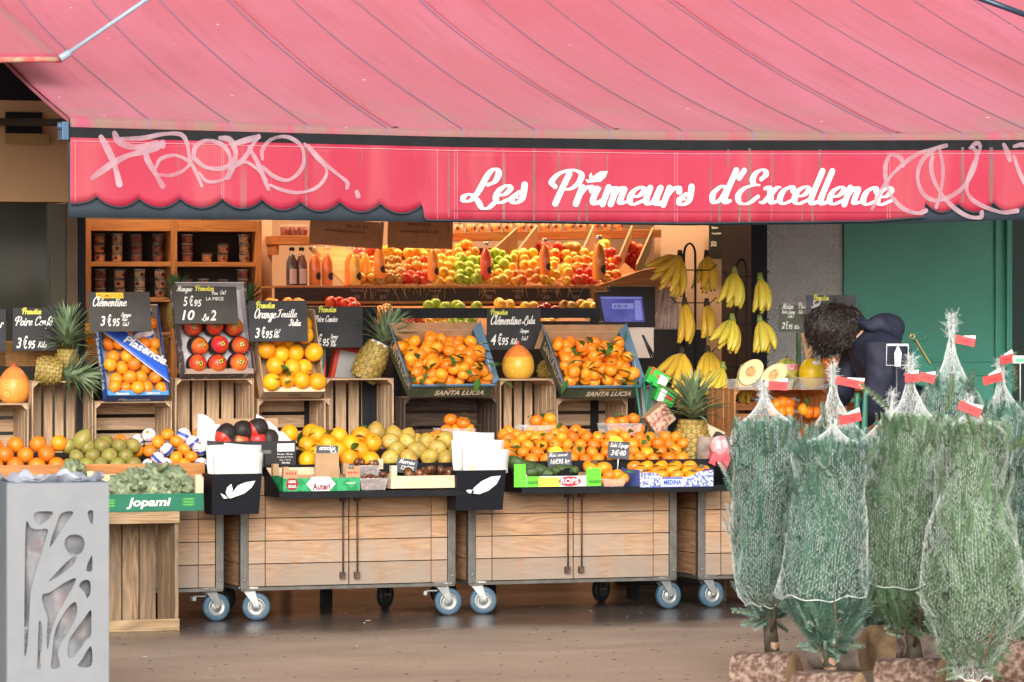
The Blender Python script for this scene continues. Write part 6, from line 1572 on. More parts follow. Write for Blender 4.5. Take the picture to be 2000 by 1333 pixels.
# bottles
BP = [(0, 0), (.030, 0), (.033, .006), (.033, .115), (.031, .135), (.020, .165), (.0135, .185), (.0125, .205), (.015, .207), (.015, .212)]
MT['glass'] = M('bottle_glass', (.95,.93,.9), .03, trans=0, alpha=.10, spec=1.0, coat=.6)
MT['wbottle'] = M('white_label', (.72,.62,.60), .5)
def bottle(px, py, kind, dark=False, lab=None, cap='metal', Y=BY+.06, sc=1.0):
    t = thing('juice_bottle', lab, 'bottle', W(px, py, Y)); t.scale = (sc,)*3
    col = {'orange': (.95,.24,.01), 'amber': (.95,.34,.01), 'yellow': (.92,.58,.05), 'red': (.85,.07,.03), 'dark': (.03,.006,.006), 'rust': (.16,.02,.01)}[kind]
    key = 'juice_'+kind
    if key not in MT: MT[key] = M(key, col, .2, sss=0)
    MB().lathe([(0, .003), (.0295, .003), (.0318, .008), (.0318, .114), (.0305, .134), (.0195, .164), (.0135, .180), (0, .181)], 20).obj('juice', MT[key], t)
    MB().lathe(BP, 20).obj('glass', MT['glass'], t)
    if cap == 'metal': MB().lathe([(.0155, .198), (.016, .214), (.012, .219), (0, .219)], 14).obj('cap', MT['lid_g'] if not dark else MT['black'], t)
    elif cap == 'clip':
        m = MB(); m.lathe([(.0125, .209), (.010, .222), (0, .224)], 12); m.tube([(-.016, 0, .200), (-.017, 0, .225), (0, 0, .230), (.017, 0, .225), (.016, 0, .200)], .0015, 5); m.obj('swing_stopper', MT['lid_g'], t)
    m = MB()
    if dark:
        m.grid(lambda u, v: (.0338*math.sin((u-.5)*1.3), -.0338*math.cos((u-.5)*1.3), .012+.085*v), 8, 4); m.obj('label', MT['wbottle'], t)
    else:
        m.grid(lambda u, v: (.0336*math.sin(.6+v*.55*math.cos(u*6.283)*1.3), -.0336*math.cos(.6+v*.55*math.cos(u*6.283)*1.3), .055+.022*v*math.sin(u*6.283)), 20, 2); m.obj('label', M('round_label', (.025,.025,.028), .5) if 'rl' not in MT else MT['rl'], t)
    return t
MT['rl'] = M('round_label', (.025,.025,.028), .5)
bottle(570, 559, 'dark', True, 'dark juice bottle with black cap, first on the counter'); bottle(589, 559, 'rust', True, 'dark red juice bottle with white cap and white oval label')
bottle(615, 559, 'orange', lab='orange juice swing top bottle beside the dark bottles', cap='clip'); bottle(639, 559, 'orange', lab='orange juice swing top bottle, second from the dark bottles', cap='clip')
bottle(684, 559, 'orange', lab='orange juice swing top bottle half hidden behind the yellow one', cap='clip', Y=BY+.13); bottle(694, 559, 'yellow', lab='pale yellow juice bottle in the pair before the red apples', cap='clip'); bottle(713, 559, 'yellow', lab='yellow juice bottle behind the first red apples', cap='clip', Y=BY+.15)
bottle(741, 545, 'amber', lab='deep orange juice bottle between red apples and brownish ones', cap='clip'); bottle(846, 549, 'amber', lab='orange juice bottle standing between red and yellow apples', cap='clip', Y=BY+.10)
bottle(949, 547, 'red', lab='red juice bottle standing among green apples', Y=BY+.10); bottle(1064, 540, 'orange', lab='orange juice bottle standing before the dark red apples', Y=BY+.12); bottle(1170, 549, 'amber', lab='tall orange juice bottle beside the last red apples', Y=BY+.04, sc=1.2)
# lower tier seen through the sign rail: netted fruit, lemons, grapes
t = thing('display_table', 'wooden stepped table inside the shop below the chalk strip', 'table', (xx(540, 2.5), 2.5, 0))
m = MB(); m.add([(0, 0, zz(655, 2.5)), (xx(1190, 2.5)-xx(540, 2.5), 0, zz(655, 2.5)), (xx(1190, 2.5)-xx(540, 2.5), .7, zz(598, 2.5)), (0, .7, zz(598, 2.5))], [(0,1,2,3)]); o = m.obj('table_top', MT['pine'], t); s = o.modifiers.new('thick', 'SOLIDIFY'); s.thickness = .012
for x in (.05, 2.2):
    for y in (.05, .62): MB().box((x, y, 0), (x+.05, y+.05, zz(660, 2.5))).obj('leg', MT['pine_v'], t)
MB().box((0, .01, .3), (2.3, .03, zz(657, 2.5)-.01)).obj('front_panel', M('dark_front', (.05,.03,.02), .7), t)
random.seed(8)
for (p0, p1, q0, q1, kk, n) in ((745,775,615,645,'mixed',7), (790,830,622,650,'red',9), (832,870,618,645,'yellow',9), (880,925,608,645,'green',13), (738,760,600,620,'orangey',5), (1060,1100,630,650,'yellow',6), (1055,1085,600,618,'deep',6), (940,1050,592,603,'yellow',6), (1100,1160,592,604,'russet',5), (520,600,590,602,'orangey',8), (620,700,590,602,'red',7), (1120,1165,596,606,'yellow',5), (795,935,594,602,'green',9), (688,735,640,660,'orangey',5)):
    adj = {'red': 'red', 'mixed': 'red and yellow', 'yellow': 'yellow', 'green': 'green', 'russet': 'brownish', 'orangey': 'orange', 'deep': 'dark red'}[kk]
    for k in range(n):
        q = random.uniform(q0, q1); put('apple_'+kk, W(random.uniform(p0, p1), q, 2.55+.6*(655-q)/57*.9), rrot(), f'{adj} fruit on the stepped table glimpsed behind the sign rails', 'fruit', f'{adj} fruit on the stepped table', 'apple', 1.1)
# red and white cartons behind the crates, green strap
def box3(name, label, cat, c, size, rot, mat, extra=None):
    t = thing(name, label, cat, c, rot); w, d, h = size
    MB().box((0, 0, 0), (w, d, h-.003)).obj('body', mat, t, bevel=.002); MB().box((-.002, -.002, h-.0028), (w+.002, d+.002, h)).obj('lid', extra or mat, t, bevel=.001); return t
MT['redcard'] = M('red_card', (.62,.05,.02), .5); MT['silver'] = M('silver_card', (.50,.50,.50), .35, metal=.3)
t = box3('gift_carton', 'red edged silver carton leaning behind the comice pear board', 'carton', W(645, 742, 1.12), (.15, .05, .19), (0, R(12), 0), MT['redcard'], MT['redcard']); patch(t, .02, .13, .01, .16, MT['silver'], -.003, 'silver_panel')
t = box3('gift_carton', 'red edged silver carton standing behind the kraft orange box', 'carton', W(600, 745, 1.16), (.10, .05, .19), (0, 0, 0), MT['redcard'], MT['redcard']); patch(t, .01, .09, .01, .16, MT['silver'], -.003, 'silver_panel')
tag(MB().bar((0, 0, 0), (.025, 0, .165), .008, .004, up=(0, 1, 0)).obj('green_strap', M('green_strap', (.01,.18,.09), .4), loc=W(627, 742, 1.05)), 'narrow green strap before the red and silver cartons', 'strap')
# cash screen
t = thing('cash_register', 'black touch screen cash register with blue display beside the bananas', 'cash register', W(1166, 640, 1.7))
w, h = WX(1280, 1.7)-WX(1166, 1.7), W(0, 555, 1.7).z-W(0, 640, 1.7).z
m = MB(); m.prism([(.022, 0), (w, 0), (w, h), (.085*.9, h), (.085*.9, h-.025), (0, h-.03)], 0, .05); m.obj('housing', MT['blackbox'], t, bevel=.003)
x0, x1, z0, z1 = .035, w*.80, .03, h-.055
m = MB(); m.add([(x0+.01, -.002, z0), (x1+.005, -.002, z0), (x1-.01, -.002, z1), (x0-.02, -.002, z1)], [(0,1,2,3)]); sc_ = m.obj('screen', M('screen_glow', (.05,.055,.26), .3, (.10,.11,.42), 9, emit=.35), t)
m = MB(); m.add([(x0+.05, -.003, z0+.07), (x1-.06, -.003, z0+.07), (x1-.06, -.003, z0+.10), (x0+.05, -.003, z0+.10)], [(0,1,2,3)]); m.add([(x0-.01, -.003, z1-.012), (x1-.015, -.003, z1-.012), (x1-.015, -.003, z1-.004), (x0-.012, -.003, z1-.004)], [(0,1,2,3)]); m.add([(x1-.05, -.003, z0+.01), (x1-.008, -.003, z0+.01), (x1-.02, -.003, z1-.02), (x1-.055, -.003, z1-.02)], [(0,1,2,3)])
m.obj('screen_window', M('screen_light', (.18,.20,.50), .3, emit=.5), sc_)
m = MB(); m.M = RX; plain_text(m, '6 05 10', x0+.062, z0+.077, .014, .075, z=.004); m.obj('digits', MT['ink'], sc_)
MB().box((w*.3, .051, -.25), (w*.7, .1, h*.6)).obj('stand', MT['blackbox'], t)
MT['darkset'] = M('dark_cabinet', (.02,.015,.013), .6)
tag(MB().box((0, 0, 0), (.42, .3, zz(645, 1.75)-.0)).obj('till_cabinet', MT['darkset'], loc=(xx(1240, 1.75), 1.75, 0), bevel=.003), 'dark cabinet standing below the cash register', 'cabinet')
MT['wbox'] = M('white_carton', (.70,.60,.54), .7, (.66,.55,.48), 8)
t = box3('white_carton', 'white lidded carton on the stand in front of the cash register', 'carton', W(1192, 700, 1.3), (WX(1277, 1.3)-WX(1192, 1.3), .25, W(0, 637, 1.3).z-W(0, 700, 1.3).z), (0, 0, 0), MT['wbox'])
ptext(t, Matrix.Translation((.02, -.003, .13)) @ RX, [('FRUITS SECS', 0, 0, .01, .08, 'p')], MT['steel'])
t = box3('brown_carton', 'brown carton with red dashes on a black base behind the last clementine carton', 'carton', W(1082, 652, 1.25), (WX(1178, 1.25)-WX(1082, 1.25), .22, .065), (0, 0, 0), MT['blackbox'], MT['card'])
m = MB(); random.seed(1)
for k in range(9): x = .01+k*.012; z = .012+.04*random.random(); m.add([(x, -.0025, z), (x+.004, -.0025, z), (x+.004, -.0025, z+.01), (x, -.0025, z+.01)], [(0,1,2,3)])
m.obj('red_dashes', MT['redcard'], t)
# plastic bags hanging by the till
m = MB(); m.grid(lambda u, v: ((u-.5)*(.10+.08*v), .01*math.sin(u*25+v*4), -.24*v), 30, 12); o = m.obj('plastic_bag', M('thin_white_plastic', (.66,.50,.42), .35, (.55,.40,.33), 14), loc=W(1302, 560, 1.9)); s = o.modifiers.new('thick', 'SOLIDIFY'); s.thickness = .003; tag(o, 'bundle of thin white carrier bags hanging beside the cash register', 'plastic bags')
# chalk price board on the inside wall
price_sign('price_board', 'black wall price board with two columns above the bananas', (1385, 425, 1445, 506), 4.15, MT['blackbox'], [('p', 'Banane', 1390, 447, 5, 12, 'white'), ('p', 'Cavendish', 1390, 458, 4, 18, 'white'), ('p', 'Banane', 1414, 446, 5, 12, 'white'), ('p', 'Bio', 1424, 456, 4, 8, 'white'), ('p', '2€20', 1388, 481, 9, 11, 'white'), ('p', '2€50', 1418, 481, 9, 11, 'white')])
price_sign('price_board', 'olive price board for melon and watermelon above the yellow melon', (1522, 596, 1604, 648), .95, MT['board_olive'], [('s', 'Melon', 1527, 604, 6, 22, 'white'), ('s', 'Verte Jaune', 1526, 613, 4, 26, 'white'), ('s', 'Cat.I', 1538, 621, 4, 12, 'white'), ('s', 'Pastèq', 1558, 603, 6, 22, 'white'), ('s', 'Kilo Cat', 1558, 613, 4, 20, 'white'),
   ('i', '2', 1526, 642, 12, 7, 'white'), ('i', '€', 1534, 643, 14, 5, 'white'), ('i', '95', 1540, 643, 9, 8, 'white'), ('s', 'Kilo', 1550, 643, 4, 10, 'white')])
for px in (1560,): tag(MB().box((0, 0, 0), (.02, .02, .35)).obj('board_post', M('green_post', (.06,.12,.06), .5), loc=W(px-2, 780, .965)), 'thin green post carrying the olive price board', 'post')
t = price_sign('price_board', 'slate grey price board leaning above the bending shopper', (1575, 577, 1672, 622), .90, MT['slate'], [('s', 'Promotion', 1588, 587, 6, 30, 'yellow'), ('s', 'Sal', 1584, 602, 8, 16, 'white')])
tag(MB().box((0, 0, 0), (.05, .012, .13)).obj('cardboard_sheet', MT['card'], loc=W(1574, 700, .8), rot=(0, R(-12), 0)), 'brown printed cardboard strip behind the shopper hair', 'cardboard')
MB().box((0, 0, 0), (.03, .03, .3)).obj('post', MT['board_olive'], t, loc=(.1, .008, -.3))
# ------------------------------------------------------------------ banana stands
MT['ban_ripe'] = M('ripe_banana', (.76,.47,.04), .45, (.80,.54,.06), 12, rnd=.1, isl=.1)
MT['ban_yel'] = M('yellow_banana', (.72,.53,.045), .42, (.60,.52,.07), 12, rnd=.1, isl=.1)
MT['ban_tip'] = M('banana_tip', (.05,.035,.02), .7); MT['ban_neck'] = M('banana_neck', (.20,.26,.05), .6)
MT['sticker'] = M('small_sticker', (.75,.72,.75), .4)
def bunch(label, px, py, Y, n, L, ang0, ang1, mat, group, seed, lean=0):
    """hangs from its crown at px,py; bananas fan from ang0 to ang1 (degrees, 0 = straight down, + = away to the right)"""
    L *= 1.12; rnd = random.Random(seed); t = thing('banana_bunch', label, 'bananas', W(px, py, Y), (0, 0, lean), group)
    m = MB(); m.tube([(0, 0, .025), (0, 0, .005), (0, -.008, -.018)], [.012, .015, .02], 8); m.obj('stalk', MT['ban_neck'] if mat == 'ban_yel' else MT['ban_tip'], t)
    for i in range(n):
        a = R(ang0+(ang1-ang0)*i/max(1, n-1)); row = i % 2
        d0 = Vector((math.sin(a*1.2), -.25-.25*row, -math.cos(a*1.2))).normalized(); cur = Vector((-math.sin(a)*.8+.25, .35, 0)); P = []; p = Vector((math.sin(a)*.012, -.004-.012*row, -.01)); k = 9; d = d0.copy()
        for j in range(k+1):
            P.append(p.copy()); d = (d+Vector((-.055 if a > 0 else .02, -.05+.03*j/k, -.06))*1).normalized() if j < k*.35 else (d+Vector((-.07, .03, -.02))).normalized()
            p = p+d*L/k
        rs = [q*1.2 for q in (.006, .009, .0155, .0185, .0195, .0195, .0185, .016, .010, .005)]
        m = MB(); m.tube(P, rs, 7, 0); m.tube([P[-1], P[-1]+d*.007], [.0055, .004], 6, 1)
        o = m.obj('banana', [MT[mat], MT['ban_tip']], t)
        if rnd.random() < .5:
            q = P[5]+Vector((0, -.0185, 0)); s = MB(); s.M = wmat(q, (math.pi/2, 0, 0)); s.lathe([(.0001, .0012), (.006, .0012), (.0075, 0)], 10); s.obj('sticker', MT['sticker'], o)
    return t
def stand(label, px, Y, ytop, zb, hooks, w=.085):
    t = thing('banana_stand', label, 'banana stand', (WX(px, Y), Y, zb)); zt_ = W(px, ytop, Y).z-zb
    for k in range(2):
        a = math.pi/2*k+.35; d = Vector((math.cos(a), math.sin(a), 0))*w/2
        P = [d+Vector((0, 0, 0)), d+Vector((0, 0, zt_-.06))]+[d*math.cos(q)+Vector((0, 0, zt_-.06+.06*math.sin(q))) for q in (.4, .8, 1.2, 1.57, 1.95, 2.35, 2.75)]+[-d+Vector((0, 0, zt_-.06)), -d]
        m = MB(); m.tube(P, .0055, 8); m.obj('hoop', MT['black'], t)
    m = MB(); m.lathe([(0, 0), (.16, 0), (.16, .012), (0, .014)], 24); m.obj('base', MT['black'], t)
    for q in hooks:
        z = W(px, q, Y).z-zb
        m = MB(); m.tube([(-.13, -.06, z+.03), (-.10, -.05, z), (.10, -.05, z), (.13, -.06, z+.03)], .0035, 6); m.obj('hook_bar', MT['black'], t)
stand('tall black wire banana stand holding riper bananas close to the cash register', 1347, 1.35, 476, .35, (528, 592, 690))
stand('shorter black wire banana stand holding greener bananas near the tread plate', 1448, 1.0, 507, .35, (541, 634, 716), .075)
GR_, GY_ = 'riper banana bunches on the tall stand', 'yellow banana bunches on the shorter stand'
bunch('big fan of ripe bananas spread sideways at the top of the tall stand', 1328, 498, 1.27, 9, .21, -74, 2, 'ban_ripe', GR_, 1)
bunch('ripe brownish bananas behind the top hoop of the tall stand', 1380, 498, 1.40, 6, .18, -30, 18, 'ban_ripe', GR_, 2)
bunch('hand of bananas hanging mid height on the tall stand, nearer the till', 1337, 590, 1.27, 5, .20, -14, 16, 'ban_ripe', GR_, 3)
bunch('few ripe bananas hanging mid height beside the stand hoops', 1380, 592, 1.30, 4, .17, -12, 10, 'ban_ripe', GR_, 4)
bunch('low wide hand of bananas at the foot of the tall stand', 1332, 688, 1.27, 8, .20, -58, 14, 'ban_ripe', GR_, 5)
bunch('low dark necked hand of bananas beside the cut melon', 1382, 684, 1.2, 8, .20, -30, 28, 'ban_ripe', GR_, 6)
bunch('big yellow fan at the top of the shorter stand', 1434, 530, .93, 7, .175, -34, 18, 'ban_yel', GY_, 7)
bunch('greenish bananas at the top of the shorter stand near the tread plate', 1484, 542, .95, 6, .17, -16, 18, 'ban_yel', GY_, 8)
bunch('yellow bananas spread sideways at middle height on the shorter stand', 1430, 622, .93, 7, .165, -52, 14, 'ban_yel', GY_, 9)
bunch('hand of greenish bananas at middle height near the tread plate', 1484, 624, .95, 6, .16, -16, 32, 'ban_yel', GY_, 10)
bunch('lowest yellow green bananas swinging out on the shorter stand', 1412, 716, .90, 7, .17, -58, -6, 'ban_yel', GY_, 11)
bunch('lowest narrow hand of bananas beside the melon crate', 1450, 722, .93, 5, .165, -24, 8, 'ban_yel', GY_, 12)
bunch('ripe hand of bananas lowest of all under the tall stand', 1345, 735, 1.2, 7, .17, -45, 20, 'ban_ripe', GR_, 13)
# ------------------------------------------------------------------ melons on the orange crates
MT['melon_flesh'] = M('melon_flesh', (.80,.60,.30), .45, (.84,.68,.40), 9)
MT['melon_seed'] = M('melon_seeds', (.62,.30,.10), .6, (.75,.48,.22), 60)
MT['melon_skin'] = M('melon_skin', (.55,.50,.25), .5)
def half_melon(label, px, py, Y, rx, ry, rot):
    t = thing('melon_half', label, 'melon half', W(px, py, Y), rot); Sx = Matrix.Diagonal((rx, .05, ry, 1))
    m = MB(); m.M = Matrix.Diagonal((rx, .065, ry, 1)) @ Matrix.Rotation(-math.pi/2, 4, 'X'); m.lathe([(math.cos(i/8*math.pi/2), math.sin(i/8*math.pi/2)) for i in range(9)], 32); m.obj('rind', MT['melon_skin'], t)
    m = MB(); n = 32; m.add([(rx*.99*math.cos(i/n*6.2832), -.001, ry*.99*math.sin(i/n*6.2832)) for i in range(n)]+[(rx*.45*math.cos(i/n*6.2832), -.001, ry*.5*math.sin(i/n*6.2832)) for i in range(n)]+[(rx*.2*math.cos(i/n*6.2832), .012, ry*.35*math.sin(i/n*6.2832)) for i in range(n)],
       [(i, i+n, (i+1) % n+n, (i+1) % n) for i in range(n)]+[(i+n, i+2*n, (i+1) % n+2*n, (i+1) % n+n) for i in range(n)]); m.obj('flesh', MT['melon_flesh'], t)
    m = MB(); rnd = random.Random(int(px))
    for k in range(60):
        a = rnd.uniform(0, 6.28); q = rnd.random()**.6; m.ball((rx*.42*q*math.cos(a), .004-.004*(1-q), ry*.55*q*math.sin(a)), .0045, 5, 0, 1, .6, 1.7)
    m.add([(rx*.4*math.cos(i/16*6.28), .0115, ry*.5*math.sin(i/16*6.28)) for i in range(16)], [tuple(range(15, -1, -1))]); m.obj('seeds', MT['melon_seed'], t)
half_melon('cut pale melon half with orange seeds, nearer the bananas', 1467, 727, .42, .082, .056, (0, R(-35), R(8)))
half_melon('cut pale melon half with orange seeds, leaning on the striped melon', 1512, 733, .40, .082, .05, (0, R(-32), R(0)))
def melon(label, px, py, Y, r, h, mat, seedp=0):
    t = thing('melon', label, 'melon', W(px, py, Y)); m = MB()
    m.lathe([(r*math.sin(math.pi*i/14), h/2-h/2*math.cos(math.pi*i/14)) for i in range(15)], 30, 0, True, (lambda q, a, z: q*(1+.012*math.cos(10*a)))); m.obj('fruit_body', mat, t)
    m = MB(); m.tube([(0, 0, h*.98), (.003, 0, h*1.07)], [.006, .005], 6); m.obj('stem', MT['twigb'], t); return t
MT['mel_str'] = M('striped_melon', (.13,.19,.03), .4, (.50,.42,.09), 20, lo=.42, hi=.56)
MT['mel_yel'] = M('yellow_melon', (.86,.58,.015), .35, (.80,.50,.01), 16, bump=.2)
t = melon('green and yellow striped whole melon behind the cut halves', 1536, 762, .60, .068, .165, MT['mel_str']); m = MB(); m.grid(lambda u, v: (.069*math.sin((u-.6)*1.5), -.069*math.cos((u-.6)*1.5), .105+.03*v), 8, 3); m.obj('label', M('red_label', (.55,.05,.06), .4, (.7,.6,.6), 30), t)
t = melon('bright yellow whole melon with small white label on the orange stained crate', 1586, 762, .50, .070, .165, MT['mel_yel']); m = MB(); m.grid(lambda u, v: (.052*math.sin((u-.4)*1.0), -.056*math.cos((u-.4)*1.0), .128+.022*v-.0), 6, 3); m.obj('label', MT['white'], t, loc=(0, -.0, 0))
for (lab, p) in (('clear tub under the cut melon nearer the bananas', (1440, 1492, 742, 762)), ('clear tub under the second cut melon', (1495, 1550, 740, 762)), ('clear tub holding the yellow melon', (1560, 1612, 738, 762))): punnet(lab, p[0], p[1], p[2], p[3], .43, dep=.14)
GT = 'orange red tomatoes behind the yellow melon'
for k, (px, py) in enumerate(((1612, 712), (1628, 710), (1620, 724), (1636, 726), (1610, 736), (1626, 740), (1640, 742))): put('clementine', W(px, py, .55), rrot(), 'small orange red fruit behind the yellow melon under the shopper', 'fruit', GT, 'clementine', 1.1)
GI = 'oranges inside the orange stained crate under the melons'
for k, (px, py) in enumerate(((1515, 790), (1528, 786), (1540, 788), (1512, 802), (1526, 804), (1541, 803), (1580, 806), (1594, 806), (1570, 800))): put('clementine', W(px, py, .62), rrot(), 'orange inside the orange stained crate under the melons', 'orange', GI, 'orange', 1.0)
# ------------------------------------------------------------------ odds and ends at the row's end
MT['bark'] = M('bark', (.20,.14,.11), .9, (.42,.36,.31), 14, bump=.8, bsc=40)
MT['cutwood'] = M('cut_wood', (.55,.36,.20), .8, (.42,.25,.13), 30)
def stump(label, px, py, Y, r, h, rot=(0,0,0)):
    t = thing('wood_stump', label, 'stump', W(px, py, Y), rot); m = MB(); m.lathe([(r*1.02, 0), (r*.98, h*.3), (r*1.03, h*.7), (r, h)], 20, 0, True, lambda q, a, z: q*(1+.05*math.sin(5*a)+.03*math.sin(11*a+z*40))); m.obj('bark', MT['bark'], t)
    MB().lathe([(0, h), (r*1.0, h)], 20, 0, False, lambda q, a, z: q*(1+.05*math.sin(5*a)+.03*math.sin(11*a+h*40)) if q > .001 else q).obj('cut_face', MT['cutwood'], t)
stump('grey bark stump standing before the strawberry cartons', 1295, 900, .28, .055, .14, (R(5), R(-8), 0)); stump('grey bark stump standing beside the tall pineapple', 1378, 912, .10, .05, .15, (R(3), R(5), 0))
def prbox(label, c, size, rot, mats, txt=None):
    t = box3('printed_carton', label, 'carton', c, size, rot, mats[0], mats[1]); w, d, h = size
    if txt: ptext(t, Matrix.Translation((0, -.003, 0)) @ RX, txt[0], txt[1])
    return t
MT['strawb'] = M('strawberry_print', (.62,.04,.03), .5, (.06,.5,.05), 16, lo=.5, hi=.52)
MT['lattice'] = M('lattice_print', (.55,.42,.30), .6, (.40,.12,.10), 45, lo=.48, hi=.55)
t = prbox('red and green strawberry carton leaning on the green frame, uppermost', W(1262, 745, .6), (.11, .06, .085), (0, R(28), 0), (M('green_card', (.02,.48,.06), .5), MT['redcard'])); patch(t, .055, .105, .02, .07, MT['white'], -.003); patch(t, .0, .055, .04, .08, MT['strawb'], -.0028, 'strawberry_print')
t = prbox('red and green strawberry carton leaning on the green frame, lower one', W(1277, 780, .58), (.11, .06, .085), (0, R(25), 0), (M('green_card_b', (.02,.42,.06), .5), MT['redcard'])); patch(t, .015, .05, .0, .07, MT['white'], -.003); patch(t, .055, .1, .01, .05, MT['strawb'], -.0028, 'strawberry_print')
prbox('pale lattice printed carton leaning before the tall pineapple', W(1285, 850, .32), (.13, .07, .11), (0, R(-38), 0), (MT['lattice'], MT['card']))
prbox('plain tan box tilted beside the tall pineapple crown', W(1368, 858, .20), (.11, .09, .085), (0, R(24), 0), (MT['pale_wood'], MT['pale_wood']))
t = prbox('black printed carton with small tricolour flag beside the netted tree', W(1392, 868, .12), (.15, .06, .075), (0, R(33), 0), (MT['blackbox'], MT['silver']), ([('Julie', .025, .012, .035, .08, 'i')], 'white'))
for k, c in enumerate(((.03,.06,.45), (.8,.8,.8), (.65,.03,.03))): patch(t, .055+.013*k, .068+.013*k, .05, .068, M('flag', c, .5), -.003, 'flag_stripe')
m = MB(); m.ball((0, 0, 0), .06, 14, 0, 1, .6, .9); tag(m.obj('sweet_packet', M('pink_packet', (.70,.22,.25), .3, (.85,.6,.62), 30, bump=.8, bsc=20), loc=W(1408, 872, .02)), 'crumpled pink and white packet beside the netted tree', 'packet')
t = box3('pink_carton', 'pink red carton tilted at the cart corner behind the first netted tree', 'carton', W(1385, 905, .0), (.10, .08, .085), (0, R(25), 0), M('pink_red', (.55,.06,.09), .4, (.65,.14,.15), 20), M('pink_top', (.7,.35,.36), .4))
t = thing('folding_stand', 'dark green folding metal frame standing behind the strawberry cartons', 'metal frame', W(1262, 900, .5))
for k, (a, b_) in enumerate((((0, 0, 0), (-.06, 0, .42)), ((.05, .02, 0), (-.01, .02, .42)), ((-.02, .0, .0), (.03, 0, .40)))): m = MB(); m.tube([a, b_], .007, 8); m.obj('tube', M('green_enamel', (.01,.13,.08), .35) if k == 0 else bpy.data.materials['green_enamel'], t)
m = MB(); m.tube([(-.05, .01, .2), (.03, .01, .22)], .006, 6); m.obj('stretcher', bpy.data.materials['green_enamel'], t)
tag(MB().box((0, 0, 0), (.13, .04, .30)).obj('grey_board', M('grey_plastic', (.36,.37,.37), .5), loc=W(1262, 870, .75), rot=(0, R(-6), 0), bevel=.003), 'grey plastic board behind the green frame', 'board')
m = MB()
for k in range(3): m.tube([(k*.012, 0, 0), (k*.012-.05-.01*k, 0, .12)], .004, 6)
tag(m.obj('pens', MT['blackbox'], loc=W(1272, 700, .9)), 'three dark rods clipped behind the last clementine carton', 'rods')
# ------------------------------------------------------------------ litter bin
BD = 15.2
o0 = PD(14, 1480, BD); o1 = PD(213, 1480, BD)
c = PD(14, 600, BD); gz = 0.0
ztop = PD(14, 946, BD).z; wb = (PD(213, 600, BD)-c).length
yaw = math.atan2((PD(213, 600, BD)-c).y, (PD(213, 600, BD)-c).x)+R(14)
t = thing('litter_bin', 'pale grey steel street bin with wavy plant cut-outs and a clear liner', 'litter bin', (c.x, c.y, 0), (0, 0, yaw))
MT['bin'] = M('grey_bin_paint', (.235,.252,.272), .42, (.21,.228,.25), 9, bump=.06)
MT['bin_side'] = M('blue_grey_bin', (.20,.25,.30), .4, (.17,.21,.25), 6)
k = wb/ (497/2.41); ZP = lambda y: ztop-((780+y/2.41)-948)*k
XPB = lambda x: (x-20)/2.41*k
HOLES = ["155,545 240,542 228,572 205,592 180,605 162,590","112,595 135,618 165,628 218,628 210,670 190,740 160,830 140,910 133,960 125,1100 118,1200 105,1245 103,1100 106,800","285,550 345,545 300,610 255,680 228,715 240,660 262,600","300,700 308,672 328,658 355,655 380,662 396,682 398,710 385,742 355,757 330,752 312,732",
 "225,880 270,830 320,780 360,755 355,785 330,815 290,845 255,868","355,868 345,905 320,950 290,1000 265,1045 245,1100 232,1140 218,1215 212,1150 217,1080 215,1050 200,1005 190,970 195,945 225,938 262,915 310,885","350,985 362,1010 358,1055 340,1095 300,1160 275,1200 268,1240 278,1300 235,1305 240,1240 245,1170 262,1105 285,1060 315,1015",
 "175,1080 188,1090 192,1130 190,1200 180,1250 185,1305 165,1305 168,1250 170,1180","430,1025 432,1085 430,1150 410,1168 385,1205 345,1255 320,1255 316,1215 325,1170 352,1125 395,1070","372,905 395,880 425,885 428,940 412,968 400,940 388,925","435,760 437,800 435,835 410,835 412,805","432,1205 432,1300 365,1300 385,1270 405,1235","440,540 440,600 428,598 418,570 415,545"]
def sm_(P):
    P = [Vector(tuple(float(q) for q in p.split(','))) for p in P.split()]; n = len(P); out = []
    for i in range(n):
        a, b, c_, d = P[i-1], P[i], P[(i+1) % n], P[(i+2) % n]
        for j in range(3):
            u = j/3; out.append(.5*((2*b)+(c_-a)*u+(2*a-5*b+4*c_-d)*u*u+(3*b-a-3*c_+d)*u**3))
    return [(XPB(p[0]), ZP(p[1])) for p in out]
holed('front_panel', [(0, .03), (wb, .03), (wb, ztop), (0, ztop)], [sm_(h) for h in HOLES], .004, MT['bin'], t)
MB().box((-.003, .003, .03), (.0, wb, ztop)).obj('side_panel', MT['bin_side'], t, bevel=.001); MB().box((wb, .003, .03), (wb+.003, wb, ztop)).obj('side_panel', MT['bin'], t)
MB().box((0, wb-.003, .03), (wb, wb, ztop)).obj('back_panel', MT['bin'], t)
m = MB(); m.box((-.003, -.003, ztop), (wb+.003, .03, ztop+.004)); m.box((-.003, wb-.03, ztop), (wb+.003, wb, ztop+.004)); m.box((-.003, .03, ztop), (.03, wb-.03, ztop+.004)); m.box((wb-.03, .03, ztop), (wb+.003, wb-.03, ztop+.004)); m.obj('top_rim', MT['bin_side'], t, bevel=.001)
MB().box((.02, .02, 0), (wb-.02, wb-.02, .03)).obj('foot', MT['steel'], t)
def lin(u, v):
    a = u*2*math.pi; r = wb*.43*(1+.05*math.sin(a*5+v*7)+.04*math.sin(a*11+v*13)); f = max(abs(math.cos(a)), abs(math.sin(a)))
    return (wb/2+r*math.cos(a)/f**.6, wb/2+r*math.sin(a)/f**.6, .06+(ztop-.06)*v)
m = MB(); m.grid(lin, 60, 26); m.obj('liner', M('clear_liner', (.42,.43,.46), .18, (.25,.26,.30), 9, alpha=.55, bump=1.0, bsc=16, spec=.8), t)
m = MB(); random.seed(6)
